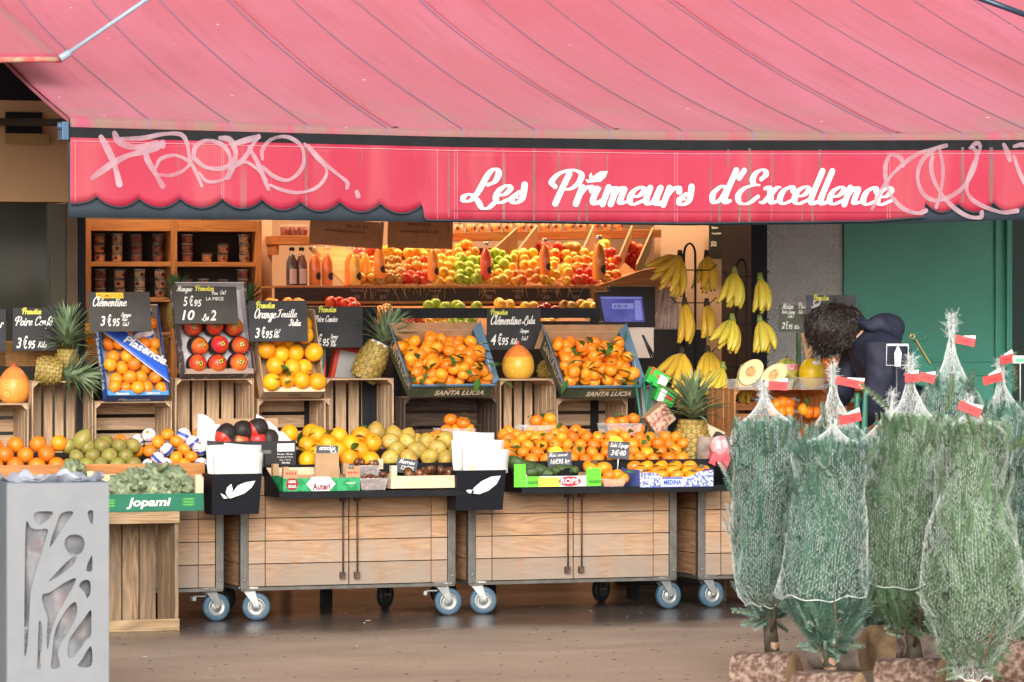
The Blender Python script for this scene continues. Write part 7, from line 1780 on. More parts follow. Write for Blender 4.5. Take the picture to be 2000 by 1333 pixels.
def colr(u, v):
    a = u*2*math.pi; f = max(abs(math.cos(a)), abs(math.sin(a))); r = wb*(.42+.12*math.sin(v*math.pi))/f**.8*(1+.05*math.sin(a*9)+.03*math.sin(a*23)); return (wb/2+min(wb*.53, r)*math.cos(a), wb/2+min(wb*.53, r)*math.sin(a), ztop+.004+.022*math.sin(v*math.pi)*(1+.5*math.sin(a*7)+.3*math.sin(a*17)))
m.grid(colr, 90, 8); m.obj('liner_collar', M('liner_folds', (.55,.58,.66), .25, (.42,.45,.55), 20, alpha=.8, bump=.8, bsc=30), t)
RUB = [(.55,.55,.56),(.75,.75,.74),(.10,.10,.12),(.45,.12,.08),(.30,.32,.40),(.60,.50,.35)]
for i in range(22):
    cc = random.choice(RUB); m = MB(); r = random.uniform(.03, .07); m.lathe([(0, -r)]+[(r*math.sin(a)*random.uniform(.7, 1.2), -r*math.cos(a)) for a in (.5, 1, 1.5, 2.1, 2.6)]+[(0, r)], 9, 0, False, lambda q, a, z: q*random.uniform(.75, 1.2))
    o = m.obj('crumpled_litter', M('litter', cc, .5), loc=t.matrix_basis @ Vector((random.uniform(.1, wb-.1), random.uniform(.09, .2), .07+i*.033))); tag(o, 'crumpled piece of rubbish inside the grey bin', 'litter', 'rubbish inside the bin')
# ------------------------------------------------------------------ netted fir trees
MT['needle'] = None
def needle_mat(name, c1, c2, c3):
    m, t_, b = _nt(name); at = t_.nodes.new('ShaderNodeAttribute'); at.attribute_name = 'tint'
    col = _mix(t_, c1, c2, at.outputs['Fac']); gi = t_.nodes.new('ShaderNodeNewGeometry')
    col = _mix(t_, col, c3, gi.outputs['Backfacing'])
    t_.links.new(col, b.inputs['Base Color']); b.inputs['Roughness'].default_value = .42; b.inputs['Specular IOR Level'].default_value = .5
    return m
MT['needle'] = needle_mat('fir_needles', (.055,.145,.10), (.17,.33,.25), (.32,.47,.41))
MT['needle_y'] = needle_mat('fir_needles_light', (.085,.175,.09), (.23,.37,.21), (.35,.48,.34))
MT['twig'] = M('fir_twig', (.17,.12,.06), .8, (.10,.07,.045), 30)
MT['shoot_stem'] = M('shoot_stem', (.17,.17,.07), .7)
MT['trunk'] = M('fir_bark', (.075,.068,.045), .85, (.14,.125,.095), 26, bump=.6, bsc=60)
MT['cutbase'] = M('fresh_cut', (.62,.43,.28), .8, (.38,.22,.14), 40)
MT['net'] = M('white_net', (.80,.84,.83), .5)
MT['tag_red'] = M('red_tag', (.75,.05,.05), .5); MT['tag_white'] = M('tag_white', (.82,.82,.80), .5)
def quads(name, V, mat, parent, tint=None):
    n = len(V)//4; me = bpy.data.meshes.new(name); me.vertices.add(len(V)); me.vertices.foreach_set('co', V.astype(np.float32).ravel())
    me.loops.add(4*n); me.loops.foreach_set('vertex_index', np.arange(4*n, dtype=np.int32)); me.polygons.add(n)
    me.polygons.foreach_set('loop_start', np.arange(0, 4*n, 4, dtype=np.int32)); me.polygons.foreach_set('loop_total', np.full(n, 4, dtype=np.int32))
    me.update(calc_edges=True)
    if tint is not None:
        a = me.attributes.new('tint', 'FLOAT', 'POINT'); a.data.foreach_set('value', tint.astype(np.float32))
    me.materials.append(mat); o = bpy.data.objects.new(name, me); COL.objects.link(o); o.parent = parent; return o
def nrm(a): return a/np.maximum(np.linalg.norm(a, axis=-1, keepdims=True), 1e-9)
def fir(label, pxb, pyb, dist, prof, ntw, seed, net_top, net_bot, apex, leanx=0, mat='needle', trunk_r=.030, shoots=(), tags=(), skirt=0, free=True, ft=50, vee=0):
    """prof: (photo y, half-width px) of the wrapped bundle; apex: y of the leader; everything scaled at this distance"""
    rng = np.random.default_rng(seed); rnd = random.Random(seed); px2m = dist/FPX
    base = PD(pxb, pyb, dist); t = thing('netted_fir_tree', label, 'christmas tree', base, None, 'netted fir trees for sale')
    right = _R; fwd = _F
    z_of = lambda py: (pyb-py)*px2m
    pz = np.array([z_of(p[0]) for p in prof][::-1]); pr = np.array([p[1]*px2m for p in prof][::-1]); pc = np.array([(p[2] if len(p) > 2 else pxb)-pxb for p in prof][::-1])*px2m
    def rad(z, a):
        r = np.interp(z, pz, pr); return r*(1+.05*np.sin(3*a+seed+z*5)+.045*np.sin(5*a+z*11+seed*2)+.03*np.sin(2*a-z*23+seed)+.02*np.sin(9*a+z*31))
    def ctr(z): return np.interp(z, pz, pc)
    z0, z1 = pz[0], pz[-1]
    # twigs
    n = ntw; a = rng.uniform(0, 2*np.pi, n); ft = z_of(prof[0][0]) ; zft = z1-ft*px2m; zz_ = rng.uniform(z0-.02, zft-.05, n)
    q = np.where(rng.random(n) < .72, rng.uniform(.80, 1.0, n), rng.uniform(.2, .80, n)); r = rad(zz_, a)*q
    P = np.stack([r*np.cos(a)+ctr(zz_), r*np.sin(a), zz_], 1)
    slope = (rad(zz_+.08, a)-rad(zz_, a))/.08
    out = np.stack([np.cos(a), np.sin(a), np.zeros(n)], 1)
    D = nrm(np.stack([slope*np.cos(a), slope*np.sin(a), np.ones(n)], 1)+rng.normal(0, .19, (n, 3))-out*.03)
    L = np.minimum(rng.uniform(.07, .15, n), np.maximum(.045, zft-zz_+rng.normal(0, .015, n))); shade = np.clip(q, 0, 1)*.0+rng.random(n)
    m_ = 15
    tw = []; 
    S_ = nrm(np.cross(D, out)+rng.normal(0, .35, (n, 3)))            # side direction, roughly tangential
    Nn = nrm(np.cross(S_, D))
    V = []; T = []
    for side in (-1, 1, .25, -.25):
        k = np.linspace(.04, 1, m_)[None, :, None]
        p = P[:, None, :]+D[:, None, :]*L[:, None, None]*k
        up = Nn[:, None, :]*np.where(abs(side) < .5, .8, .18)
        dr = nrm(D[:, None, :]*.85+S_[:, None, :]*side*.9+up*np.sign(1)+rng.normal(0, .12, (n, m_, 3)))
        ln = .020*(1-.35*k)*rng.uniform(.8, 1.15, (n, m_, 1)); w = .00125
        sd = nrm(np.cross(dr, Nn[:, None, :]))*w
        tip = p+dr*ln
        V.append(np.stack([p-sd, p+sd, tip+sd*.6, tip-sd*.6], 2).reshape(-1, 3)); T.append(np.repeat(np.clip(shade[:, None]*.8+rng.uniform(0, .2, (n, m_)), 0, 1).ravel(), 4))
    V = np.concatenate(V); T = np.concatenate(T)
    crown = quads('crown', V, MT[mat], t, T)
    # twig stems as thin quads
    w = .0012; a1 = P; a2 = P+D*L[:, None]; sd = S_*w
    quads('twig', np.stack([a1-sd, a1+sd, a2+sd*.5, a2-sd*.5], 1).reshape(-1, 3), MT['twig'], t)
    # trunk, boughs
    zb = 0; tk = MB(); top = z_of(apex)
    cb = float(ctr(z0)); ct = float(ctr(z1))
    path = [(0, 0, .0), (cb*.6, 0, z0*.6+.02), (cb, 0, z0+.1), ((cb+ct)/2, 0, (z0+z1)/2), (ct, 0, z1), (leanx*px2m, 0, top)]
    tk.tube(path, [trunk_r, trunk_r*.9, trunk_r*.85, trunk_r*.55, trunk_r*.25, .004], 12)
    tk.obj('trunk', MT['trunk'], t)
    c_ = MB(); c_.lathe([(0, -.012), (trunk_r*.8, -.012), (trunk_r*1.03, .02), (trunk_r*1.02, .035), (trunk_r*.98, .036)], 12, 0, True, lambda q, a, z: q*(1+.08*math.sin(3*a))); c_.obj('cut_base', MT['cutbase'], t)
    bb = MB()
    for i in range(26):
        an = rnd.uniform(0, 6.283); zs = z0+(z1-z0)*rnd.uniform(-.05, .7); ze = zs+rnd.uniform(.12, .35); re = float(rad(np.array([ze]), an)[0])*.9
        bb.tube([(float(ctr(zs)), 0, zs), (float(ctr(zs))+re*.6*math.cos(an), re*.6*math.sin(an), zs+(ze-zs)*.4), (float(ctr(ze))+re*math.cos(an), re*math.sin(an), ze)], [.006, .0045, .002], 5)
    if vee:
        rf = lambda z: float(rad(np.array([z]), -1.57)[0])*1.02+.006
        zt_ = z0+vee; lx = rnd.uniform(-.03, .0); st = [(cb*.7, -.02, z0*.55)]+[(float(ctr(z0+vee*k))+lx*k, -rf(z0+vee*k), z0+vee*k) for k in (0, .25, .5, .75, 1)]
        bb.tube(st, [.009, .0075, .006, .005, .004, .003], 7)
        for k in (.1, .3, .5, .7):
            for s_ in (-1, 1):
                zz2 = z0+vee*k; a0 = Vector((float(ctr(zz2))+lx*k, -rf(zz2), zz2)); bl_ = rnd.uniform(.05, .085)*(1.2-k); bb.tube([a0, a0+Vector((s_*bl_*.6, .006, bl_*.35)), a0+Vector((s_*bl_, .022, bl_*.75))], [.0035, .0028, .0018], 5)
    bb.obj('bough', MT['twig'], t)
    def sprig(parent, p, d, L, name='shoot', m_=60, nl=.021, w=.0015):
        p = np.array(p, float); d = np.array(d, float); d /= np.linalg.norm(d); n_ = m_*5; k = rng.uniform(0, 1, n_); an = rng.uniform(0, 6.283, n_)
        s = np.cross(d, [0.3, 1, .2]); s /= np.linalg.norm(s); u = np.cross(s, d)
        dr = nrm(d[None]*.55+(s[None]*np.cos(an)[:, None]+u[None]*np.sin(an)[:, None])*.9+rng.normal(0, .12, (n_, 3))); pp = p+d*L*k[:, None]
        sd = nrm(np.cross(dr, s[None]+.01))*w; tip = pp+dr*nl*(1-.4*k[:, None])
        V = np.stack([pp-sd, pp+sd, tip+sd*.5, tip-sd*.5], 1).reshape(-1, 3); ob = quads(name, V, MT[mat], parent, np.repeat(rng.uniform(0, 1, n_), 4))
        mm = MB(); mm.tube([tuple(p), tuple(p+d*L)], [.004, .0028], 6); mm.obj('stem', MT['shoot_stem'], ob); return ob
    # loose lower branches hanging out below the net
    if free:
        for i in range(22):
            an = rnd.uniform(0, 6.283); zs = z0+rnd.uniform(-.03, .10); d = (math.cos(an), math.sin(an)*.9, rnd.uniform(-.5, .6)); sprig(t, (cb+float(pr[0])*.5*math.cos(an), float(pr[0])*.5*math.sin(an), zs), d, rnd.uniform(.06, .12), 'lower_branch', 40)
    for (x, y, dx, dy, L) in shoots: sprig(t, ((x-pxb)*px2m, -.12*1.0-rnd.uniform(0, .03), z_of(y)), (dx, -.1, -dy), L)
    # netting
    nz0, nz1 = z_of(net_bot), z_of(apex)-.01; NC = 90; NR = int((nz1-nz0)/.010)
    zs = np.linspace(nz0, nz1, NR+1); an = np.linspace(0, 2*np.pi, NC, endpoint=False)
    Z, A = np.meshgrid(zs, an, indexing='ij')
    topb = z_of(net_top)            # where the bundle ends and the net gathers to the leader
    rb = (rad(Z, A)*1.03+.006)*(1-.28*np.exp(-np.maximum(topb-Z, 0)/.022)); k = np.clip((Z-topb)/(nz1-topb), 0, 1)
    rt = np.interp(topb, pz, pr)*1.03*.72
    lk = leanx*px2m
    rc = rt*((1-k)**(2.6+skirt*.3))+.007+.006*np.sin(A*3+Z*40)*k
    RR = np.where(Z > topb, rc, rb); CC = np.where(Z > topb, float(ctr(topb))*(1-k)**1.5+lk*(1-(1-k)**1.5), ctr(np.minimum(Z, topb)))
    rough = rng.normal(0, .0010, RR.shape); AA = A+.06*np.sin(Z*9+seed)+.03*np.sin(Z*23+A*3)+rng.normal(0, .003, A.shape)
    G = np.stack([(RR+rough)*np.cos(AA)+CC, (RR+rough)*np.sin(AA), Z], -1)
    def seg(a, b, w):
        d = nrm(b-a); o_ = nrm((a+b)*np.array([1, 1, 0])-np.array([1, 0, 0])*0); s = nrm(np.cross(d, o_+1e-6))*w; u = np.cross(s, d); u = nrm(u)*w
        return np.concatenate([np.stack([a-s, a+s, b+s, b-s], 1), np.stack([a-u, a+u, b+u, b-u], 1)]).reshape(-1, 3)
    Gr = np.roll(G, -1, 1)
    A_ = G[:-1].reshape(-1, 3); B_ = G[1:].reshape(-1, 3); C_ = Gr[1:].reshape(-1, 3); D_ = Gr[:-1].reshape(-1, 3)
    kk_ = k[:-1].ravel(); kf = np.where(kk_ > 0, np.clip(1.1-kk_*1.1, .15, 1), .78); keep = rng.random(len(A_)) < kf*.85; NV = [seg(A_[keep], B_[keep], .00036)]
    odd = (np.add.outer(np.arange(NR), np.arange(NC)) % 2).astype(bool).ravel()
    k1 = odd & (rng.random(len(odd)) < kf*.75); k2 = ~odd & (rng.random(len(odd)) < kf*.75); NV.append(seg(A_[k1], C_[k1], .00026)); NV.append(seg(B_[k2], D_[k2], .00026))
    # fuzz where the net is cut and tied at the top
    nf = 260; h = rng.uniform(0, 1, nf); f0 = np.stack([lk+rng.normal(0, .008, nf), rng.normal(0, .008, nf), nz1-.09*h], 1); f1 = f0+rng.normal(0, .014, (nf, 3))+np.array([0, 0, .004]); NV.append(seg(f0, f1, .0004))
    nb = 3; ring = np.stack([(rad(np.full(200, nz0), np.linspace(0, 6.283, 200))*1.04+.004)*np.cos(np.linspace(0, 6.283, 200))+float(ctr(nz0)), (rad(np.full(200, nz0), np.linspace(0, 6.283, 200))*1.04+.004)*np.sin(np.linspace(0, 6.283, 200)), nz0+.008*np.sin(np.linspace(0, 25, 200))+.005*np.sin(np.linspace(1, 58, 200))], 1); NV.append(seg(ring[:-1], ring[1:], .0014))
    quads('netting', np.concatenate(NV), MT['net'], t)
    for i, (x, y, ang, L, fl) in enumerate(tags):
        m = MB(); P_l = Vector(((x-pxb)*px2m, -.03, z_of(y))); hh = .017
        m.M = Matrix.Translation(P_l) @ Matrix.Rotation(-R(ang), 4, 'Y') @ Matrix.Rotation(R(-12), 4, 'Z')
        m.box((0, 0, -hh), (L, .0008, hh)); o = m.obj('price_tag', MT['tag_red'], t)
        m2 = MB(); m2.M = m.M; m2.add([(L*.35, .002, hh*.2), (L, .002, hh*.3), (L*1.02, .014, hh*1.9), (L*.4, .010, hh*1.2)], [(0,1,2,3)]); m2.obj('paper_loop', MT['tag_white'], o)
        m3 = MB(); m3.M = m.M @ RX; plain_text(m3, 'NORDMANN', L*.25, -.004, .007, L*.5, z=.001); m3.obj('lettering', M('dark_red_ink', (.35,.01,.02), .5) if 'dark_red_ink' not in bpy.data.materials else bpy.data.materials['dark_red_ink'], o)
    return t
# front row, then the ones behind
fir('slim netted fir beside the market cart with bare trunk on a split log', 1508, 1272, 16.0, [(822, 62, 1496), (900, 62, 1497), (960, 64, 1494), (1040, 62, 1492), (1110, 56, 1488), (1165, 48, 1492), (1200, 26, 1500)], 1500, 1, 824, 1180, 742, leanx=-18,
    shoots=((1475, 880, -.25, -1, .10), (1535, 880, .5, -1, .12), (1500, 870, .1, -1, .08)), tags=((1494, 752, -4, .075, 0),), ft=70, vee=.09)
fir('netted fir with a brown V of lower boughs showing below its net hem', 1622, 1302, 15.4, [(862, 72, 1622), (945, 60, 1622), (1010, 68, 1616), (1100, 80, 1608), (1160, 82, 1602), (1210, 62, 1610), (1255, 30, 1618)], 1900, 2, 866, 1165, 812, leanx=8,
    shoots=((1632, 905, .02, -1, .10), (1660, 900, .9, -.8, .13), (1600, 925, -.6, -.5, .08), (1670, 960, .7, .1, .06)), tags=((1634, 822, 12, .085, 1),), ft=84, vee=.17)
fir('tall netted fir with light green needles and two red labels', 1792, 1305, 15.9, [(815, 58, 1778), (880, 56, 1774), (950, 66, 1760), (1040, 80, 1750), (1120, 82, 1748), (1180, 84, 1758), (1225, 40, 1775)], 1900, 3, 820, 1140, 692, leanx=-15,
    shoots=((1700, 795, -.75, -.55, .16), (1820, 800, .15, -1, .14), (1790, 870, .2, -1, .08), (1745, 840, -.3, -1, .07)), tags=((1758, 738, 0, .055, 0), (1790, 735, -12, .06, 1)), mat='needle_y', ft=66, vee=.14)
fir('fattest netted fir, wrapped down to the ground with pale green needles', 1898, 1345, 15.1, [(830, 64, 1902), (890, 58, 1902), (960, 54, 1896), (1020, 74, 1900), (1100, 92, 1906), (1180, 94, 1905), (1250, 66, 1902), (1300, 34, 1900)], 2300, 4, 834, 1325, 772, leanx=-6,
    shoots=((1888, 870, -.05, -1, .12), (1945, 880, .8, -.6, .10), (1975, 870, .5, -.9, .10), (1860, 845, -.3, -.8, .08)), tags=((1862, 790, -22, .09, 1),), mat='needle_y', free=True, ft=66, vee=.16)
fir('netted fir standing behind, its bare net cone rising beside the shopper', 1640, 1285, 17.2, [(835, 60, 1630), (920, 56, 1636), (1000, 56, 1640), (1100, 58, 1640), (1180, 56, 1640), (1215, 40, 1640)], 1100, 5, 838, 1200, 705, leanx=-15,
    shoots=((1580, 830, -.2, -1, .10), (1600, 850, .2, -1, .09)), tags=((1626, 742, -12, .12, 0),), skirt=.3)
fir('tallest netted fir behind the others, before the green shutters', 1860, 1270, 17.2, [(740, 40, 1858), (800, 62, 1856), (900, 72, 1856), (1000, 76, 1858), (1120, 74, 1858), (1200, 50, 1860)], 1500, 6, 745, 1200, 608, leanx=-2, shoots=((1868, 760, .1, -1, .08),), tags=((1860, 662, -12, .085, 0),), skirt=.6)
fir('netted fir at the picture edge with bare green leader stick and red tag', 1965, 1290, 16.4, [(790, 40, 1960), (850, 54, 1962), (950, 60, 1966), (1060, 62, 1970), (1160, 62, 1968), (1230, 40, 1965)], 1400, 7, 800, 1240, 700, leanx=-12, shoots=((1948, 765, -.02, -1, .16), (1990, 850, .7, -.8, .14)), tags=((1945, 705, 14, .06, 0), (1908, 745, 16, .08, 1)))
fir('netted fir half outside the picture behind the fattest tree', 2055, 1300, 16.0, [(840, 50, 2050), (900, 66, 2050), (1000, 74, 2050), (1140, 76, 2050), (1220, 50, 2052)], 1500, 8, 850, 1230, 790, leanx=0, shoots=((1990, 900, -.4, -1, .12), (2000, 840, -.2, -1, .1)), tags=((1990, 700, 0, .06, 0),))
fir('netted fir hidden at the back between the second and third trees', 1722, 1285, 17.0, [(860, 40, 1720), (940, 56, 1718), (1040, 62, 1715), (1150, 70, 1715), (1215, 44, 1718)], 1200, 9, 855, 1150, 760, leanx=22, shoots=((1700, 870, -.3, -1, .1), (1735, 860, .3, -1, .12)), tags=(), skirt=.4)
# half logs the trees stand in
MT['logbark'] = M('log_bark', (.13,.070,.050), .85, (.42,.30,.24), 40, lo=.42, hi=.66, bump=1.0, bsc=45)
MT['logend'] = M('log_end', (.10,.06,.035), .8, (.50,.33,.18), 8)
def log(label, px0, px1, pyc, dist, r, mat='logbark', rz=-.5, end='logend'):
    a = PD(px0, pyc, dist); b = PD(px1, pyc, dist); L = (b-a).length
    base = Vector((a.x, a.y, r*.98)); t = thing('log_stand', label, 'log', base, (0, math.pi/2, -PSI+rz))
    f = lambda q, an, z: q*(1+.05*math.sin(2*an+z*6)+.03*math.sin(5*an+z*20))
    m = MB(); m.lathe([(r*1.0, L*i/12) for i in range(13)], 26, 0, True, f); m.obj('bark', MT[mat], t)
    for z, e in ((0, .0), (L, .0)):
        MB().lathe([(0, z), (r*.55, z+(.002 if z else -.002)), (r, z)], 26, 0, False, lambda q, an, zz__, z=z: f(q, an, z) if q > .001 else q).obj('cut_end', MT[end], t)
    return t
log('split log with flaking red bark under the slim netted fir', 1442, 1562, 1310, 15.85, .085)
log('smaller log with an orange cut end under the fir with the brown V', 1558, 1690, 1335, 15.2, .075)
log('dark log lying behind, between the slim and second firs', 1590, 1700, 1300, 17.0, .085, 'bark')
log('round cut log turned end on behind the third fir', 1712, 1800, 1300, 16.9, .095, 'logbark', R(60))
log('log under the light green tall fir', 1722, 1850, 1345, 15.7, .08)
log('log behind the fattest fir', 1820, 1900, 1320, 16.6, .085, 'bark')
log('reddish log at the picture edge under the last firs', 1930, 2080, 1318, 16.0, .10)
# white clip on a stick between the firs
t = thing('label_clip', 'white framed label holder standing up before the shopper', 'label holder', PD(1752, 716, 16.8)); m = MB(); k_ = 16.8/FPX
m.M = Matrix.Rotation(-PSI, 4, 'Z'); m.prism([(-20*k_, 40*k_), (22*k_, 40*k_), (22*k_, 44*k_), (-20*k_, 44*k_)], 0, .004); m.tube([(-20*k_, .002, 42*k_), (-21*k_, .002, 2*k_), (22*k_, .002, 2*k_), (22*k_, .002, 42*k_)], .0015, 6); m.prism([(-4*k_, 0), (7*k_, 0), (9*k_, 26*k_), (2*k_, 42*k_), (-5*k_, 26*k_)], .001, .004); m.obj('frame', MT['white'], t)
m = MB(); m.tube([(0, .002, 0), (0, .002, -.25)], .0012, 6); m.obj('stick', MT['galv'], t)
t = thing('green_label', 'small white and green label on a stick at the picture edge', 'label', PD(1978, 710, 16.2), (0, 0, -PSI)); MB().box((0, 0, 0), (.06, .002, .03)).obj('card', MT['white'], t); patch(t, .01, .055, .004, .02, M('mint', (.12,.55,.22), .5), -.001); m = MB(); m.tube([(.03, .004, .0), (.03, .004, -.15)], .002, 5); m.obj('stick', MT['white'], t)
# ------------------------------------------------------------------ shopper bending over the stall
def skin(name, verts, edges, radii, mat, parent, root=0, sub=2, wr=0):
    me = bpy.data.meshes.new(name); me.from_pydata([tuple(v) for v in verts], edges, []); me.materials.append(mat)
    o = bpy.data.objects.new(name, me); COL.objects.link(o); o.parent = parent
    sk = o.modifiers.new('skin', 'SKIN'); sk.use_smooth_shade = True
    if not me.skin_vertices: me.attributes  # layer made by the modifier
    lay = me.skin_vertices[0] if len(me.skin_vertices) else None
    if lay is None: raise RuntimeError('no skin layer')
    for i, r in enumerate(radii): lay.data[i].radius = r if isinstance(r, tuple) else (r, r)
    lay.data[root].use_root = True
    sb = o.modifiers.new('sub', 'SUBSURF'); sb.levels = sub; sb.render_levels = sub
    if wr:
        sb.levels = sb.render_levels = 4; tx = bpy.data.textures.new('folds', 'CLOUDS'); tx.noise_scale = .10; tx.noise_depth = 1
        dm = o.modifiers.new('folds', 'DISPLACE'); dm.texture = tx; dm.strength = wr; dm.mid_level = .5; dm.texture_coords = 'LOCAL'
    return o
PY = -.12
t = thing('person', 'shopper in a navy hooded coat with wavy dark hair bending over the melons', 'person', (WX(1765, PY), PY, 0))
ox = WX(1765, PY)
def q_(px, py, dy=0): p = W(px, py, PY+dy); return Vector((p.x-ox, dy, p.z))
MT['skin'] = M('skin', (.55,.32,.22), .5); MT['coat'] = M('navy_coat', (.009,.011,.030), .75, (.015,.018,.040), 14, bump=.25, bsc=22)
MT['hair'] = M('dark_hair', (.010,.007,.006), .38, (.030,.018,.012), 12, isl=.5, spec=.5); MT['trousers'] = M('dark_trousers', (.03,.03,.04), .8); MT['shoe'] = M('shoe', (.02,.02,.02), .5)
pelvis = q_(1800, 850, 0); ch = q_(1745, 745, .02); sh = q_(1706, 676, .04); nk = q_(1670, 655, .05); hd = q_(1643, 640, .08); hf = q_(1618, 655, .12)
sL = sh+Vector((-.03, -.17, -.03)); sR = sh+Vector((.02, .19, -.01))
def arm(s, hand):
    e = s+Vector((-.06, .02, -.25)) if s.y < 0 else s+Vector((-.12, .08, -.22)); return e
handL = q_(1655, 840, .16); handR = q_(1640, 800, .34); eL = sL+Vector((-.02, .03, -.26)); eR = sR+Vector((-.10, .06, -.22))
hipL, hipR = pelvis+Vector((0, -.09, -.05)), pelvis+Vector((0, .09, -.05)); kL, kR = Vector((pelvis.x-.02, -.10, .48)), Vector((pelvis.x+.06, .10, .48)); aL, aR = Vector((pelvis.x+.02, -.11, .09)), Vector((pelvis.x+.14, .11, .09))
V = [pelvis, ch, sh, nk, hd, hf, sL, eL, handL, sR, eR, handR, hipL, kL, aL, aL+Vector((-.14, 0, -.05)), hipR, kR, aR, aR+Vector((-.14, 0, -.05))]
E = [(0,1),(1,2),(2,3),(3,4),(4,5),(2,6),(6,7),(7,8),(2,9),(9,10),(10,11),(0,12),(12,13),(13,14),(14,15),(0,16),(16,17),(17,18),(18,19)]
Rr = [(.14,.11),(.13,.10),(.10,.09),.055,(.085,.078),(.062,.055),.055,.042,.028,.055,.042,.028,.09,.058,.04,.032,.09,.058,.04,.032]
# fingers: five short chains at each hand
for hi, hp, el in ((8, handL, eL), (11, handR, eR)):
    d = (hp-el).normalized(); s = d.cross(Vector((0, 0, 1))).normalized()
    palm = hp+d*.05; V.append(palm); E.append((hi, len(V)-1)); Rr.append((.034, .018)); pi = len(V)-1
    for k in range(4):
        off = s*(-.027+.018*k); L = (.036, .042, .040, .032)[k]; a = palm+d*.025+off; b = a+d*L+Vector((0, 0, -.008)); c_ = b+d*L*.6+Vector((0, 0, -.018)); n = len(V); V += [a, b, c_]; E += [(pi, n), (n, n+1), (n+1, n+2)]; Rr += [.0095, .0085, .007]
    a = hp+d*.03+s*.035; b = a+d*.03+s*.015+Vector((0, 0, -.015)); n = len(V); V += [a, b]; E += [(hi, n), (n, n+1)]; Rr += [.011, .009]
body = skin('body', V, E, Rr, MT['skin'], t)
# face: eyes, nose, mouth, ears on the turned down head
fd = (hf-hd).normalized(); up_ = fd.cross(Vector((0, 1, 0))).normalized(); up_ = -up_ if up_.z < 0 else up_
m = MB()
m.ball(hf+fd*.05, .014, 10, 0, 1, .7, 1)
for s_ in (-1, 1): m.ball(hd+Vector((0, s_*.078, 0)), .022, 10, 0, .6, .4, 1.1)
m.obj('nose_and_ears', MT['skin'], body)
m = MB()
for s_ in (-1, 1): m.ball(hf+fd*.035+up_*.02+Vector((0, s_*.028, 0)), .010, 10, 0)
m.obj('eye', M('eye', (.05,.03,.02), .2), body); m = MB(); m.ball(hf+fd*.03-up_*.045, .018, 10, 0, .5, 1.2, .4); m.obj('mouth', M('lips', (.45,.12,.10), .5), body)
# quilted coat
cV = [pelvis+Vector((.02, 0, -.16)), pelvis, ch+Vector((.01, 0, .01)), sh+Vector((.01, 0, -.01)), sL, eL, handL-(handL-eL)*.12, sR, eR, handR-(handR-eR)*.12, nk+Vector((-.005, 0, .012))]
cE = [(0,1),(1,2),(2,3),(3,4),(4,5),(5,6),(3,7),(7,8),(8,9),(3,10)]
coat = skin('coat', cV, cE, [(.20,.17),(.19,.165),(.175,.15),(.125,.12),.085,.072,.050,.085,.072,.050,(.105,.10)], MT['coat'], t, wr=.028)
wv = coat.modifiers.new('quilt', 'WAVE') if False else None
# hood folds: a padded collar ring heaped on the shoulders
m = MB(); hc = (sh+nk)/2+Vector((.05, 0, .065))
def hood(u, v):
    a = u*2*math.pi; b = v*2*math.pi; Rm = .098+.012*math.sin(a*2+1); rm = .045*(1+.30*math.cos(a))+.005*math.sin(a*7+b*2)
    c_ = Vector((Rm*.8*math.cos(a), Rm*1.15*math.sin(a), .30*Rm*math.cos(a)*-1))
    n = Vector((math.cos(a)*math.cos(b), math.sin(a)*math.cos(b), math.sin(b)))
    return hc+c_+n*rm+Vector((0, 0, .010*math.sin(3*a)))
m.grid(hood, 48, 20); m.ball(hc+Vector((.065, 0, .0)), .09, 20, 0, 1.05, 1.25, .85); ho = m.obj('hood', MT['coat'], coat); tx = bpy.data.textures.new('hood_folds', 'CLOUDS'); tx.noise_scale = .08; dm = ho.modifiers.new('folds', 'DISPLACE'); dm.texture = tx; dm.strength = .022; dm.mid_level = .5
m = MB()
for k, (a, b) in enumerate(((ch, .165), (ch*.5+sh*.5, .15), (ch*.5+pelvis*.5, .185))):
    ax = (sh-pelvis).normalized(); s1 = ax.cross(Vector((0, 1, 0))).normalized(); P = [a+Vector((.01, 0, 0))+s1*b*1.0*math.cos(q/28*6.283)+Vector((0, 1, 0))*b*.93*math.sin(q/28*6.283) for q in range(28)]; m.tube(P, .004, 5, closed=True)
m.obj('quilt_seam', MT['coat'], coat)
# trousers, shoes
skin('trousers', [pelvis+Vector((0, 0, -.02)), hipL, kL, aL+Vector((0, 0, .01)), hipR, kR, aR+Vector((0, 0, .01))], [(0,1),(1,2),(2,3),(0,4),(4,5),(5,6)], [.13,.105,.075,.06,.105,.075,.06], MT['trousers'], t)
for a in (aL, aR): m = MB(); m.ball(a+Vector((-.07, 0, -.045)), .06, 14, 0, 2.1, .8, .72); m.obj('shoe', MT['shoe'], t)
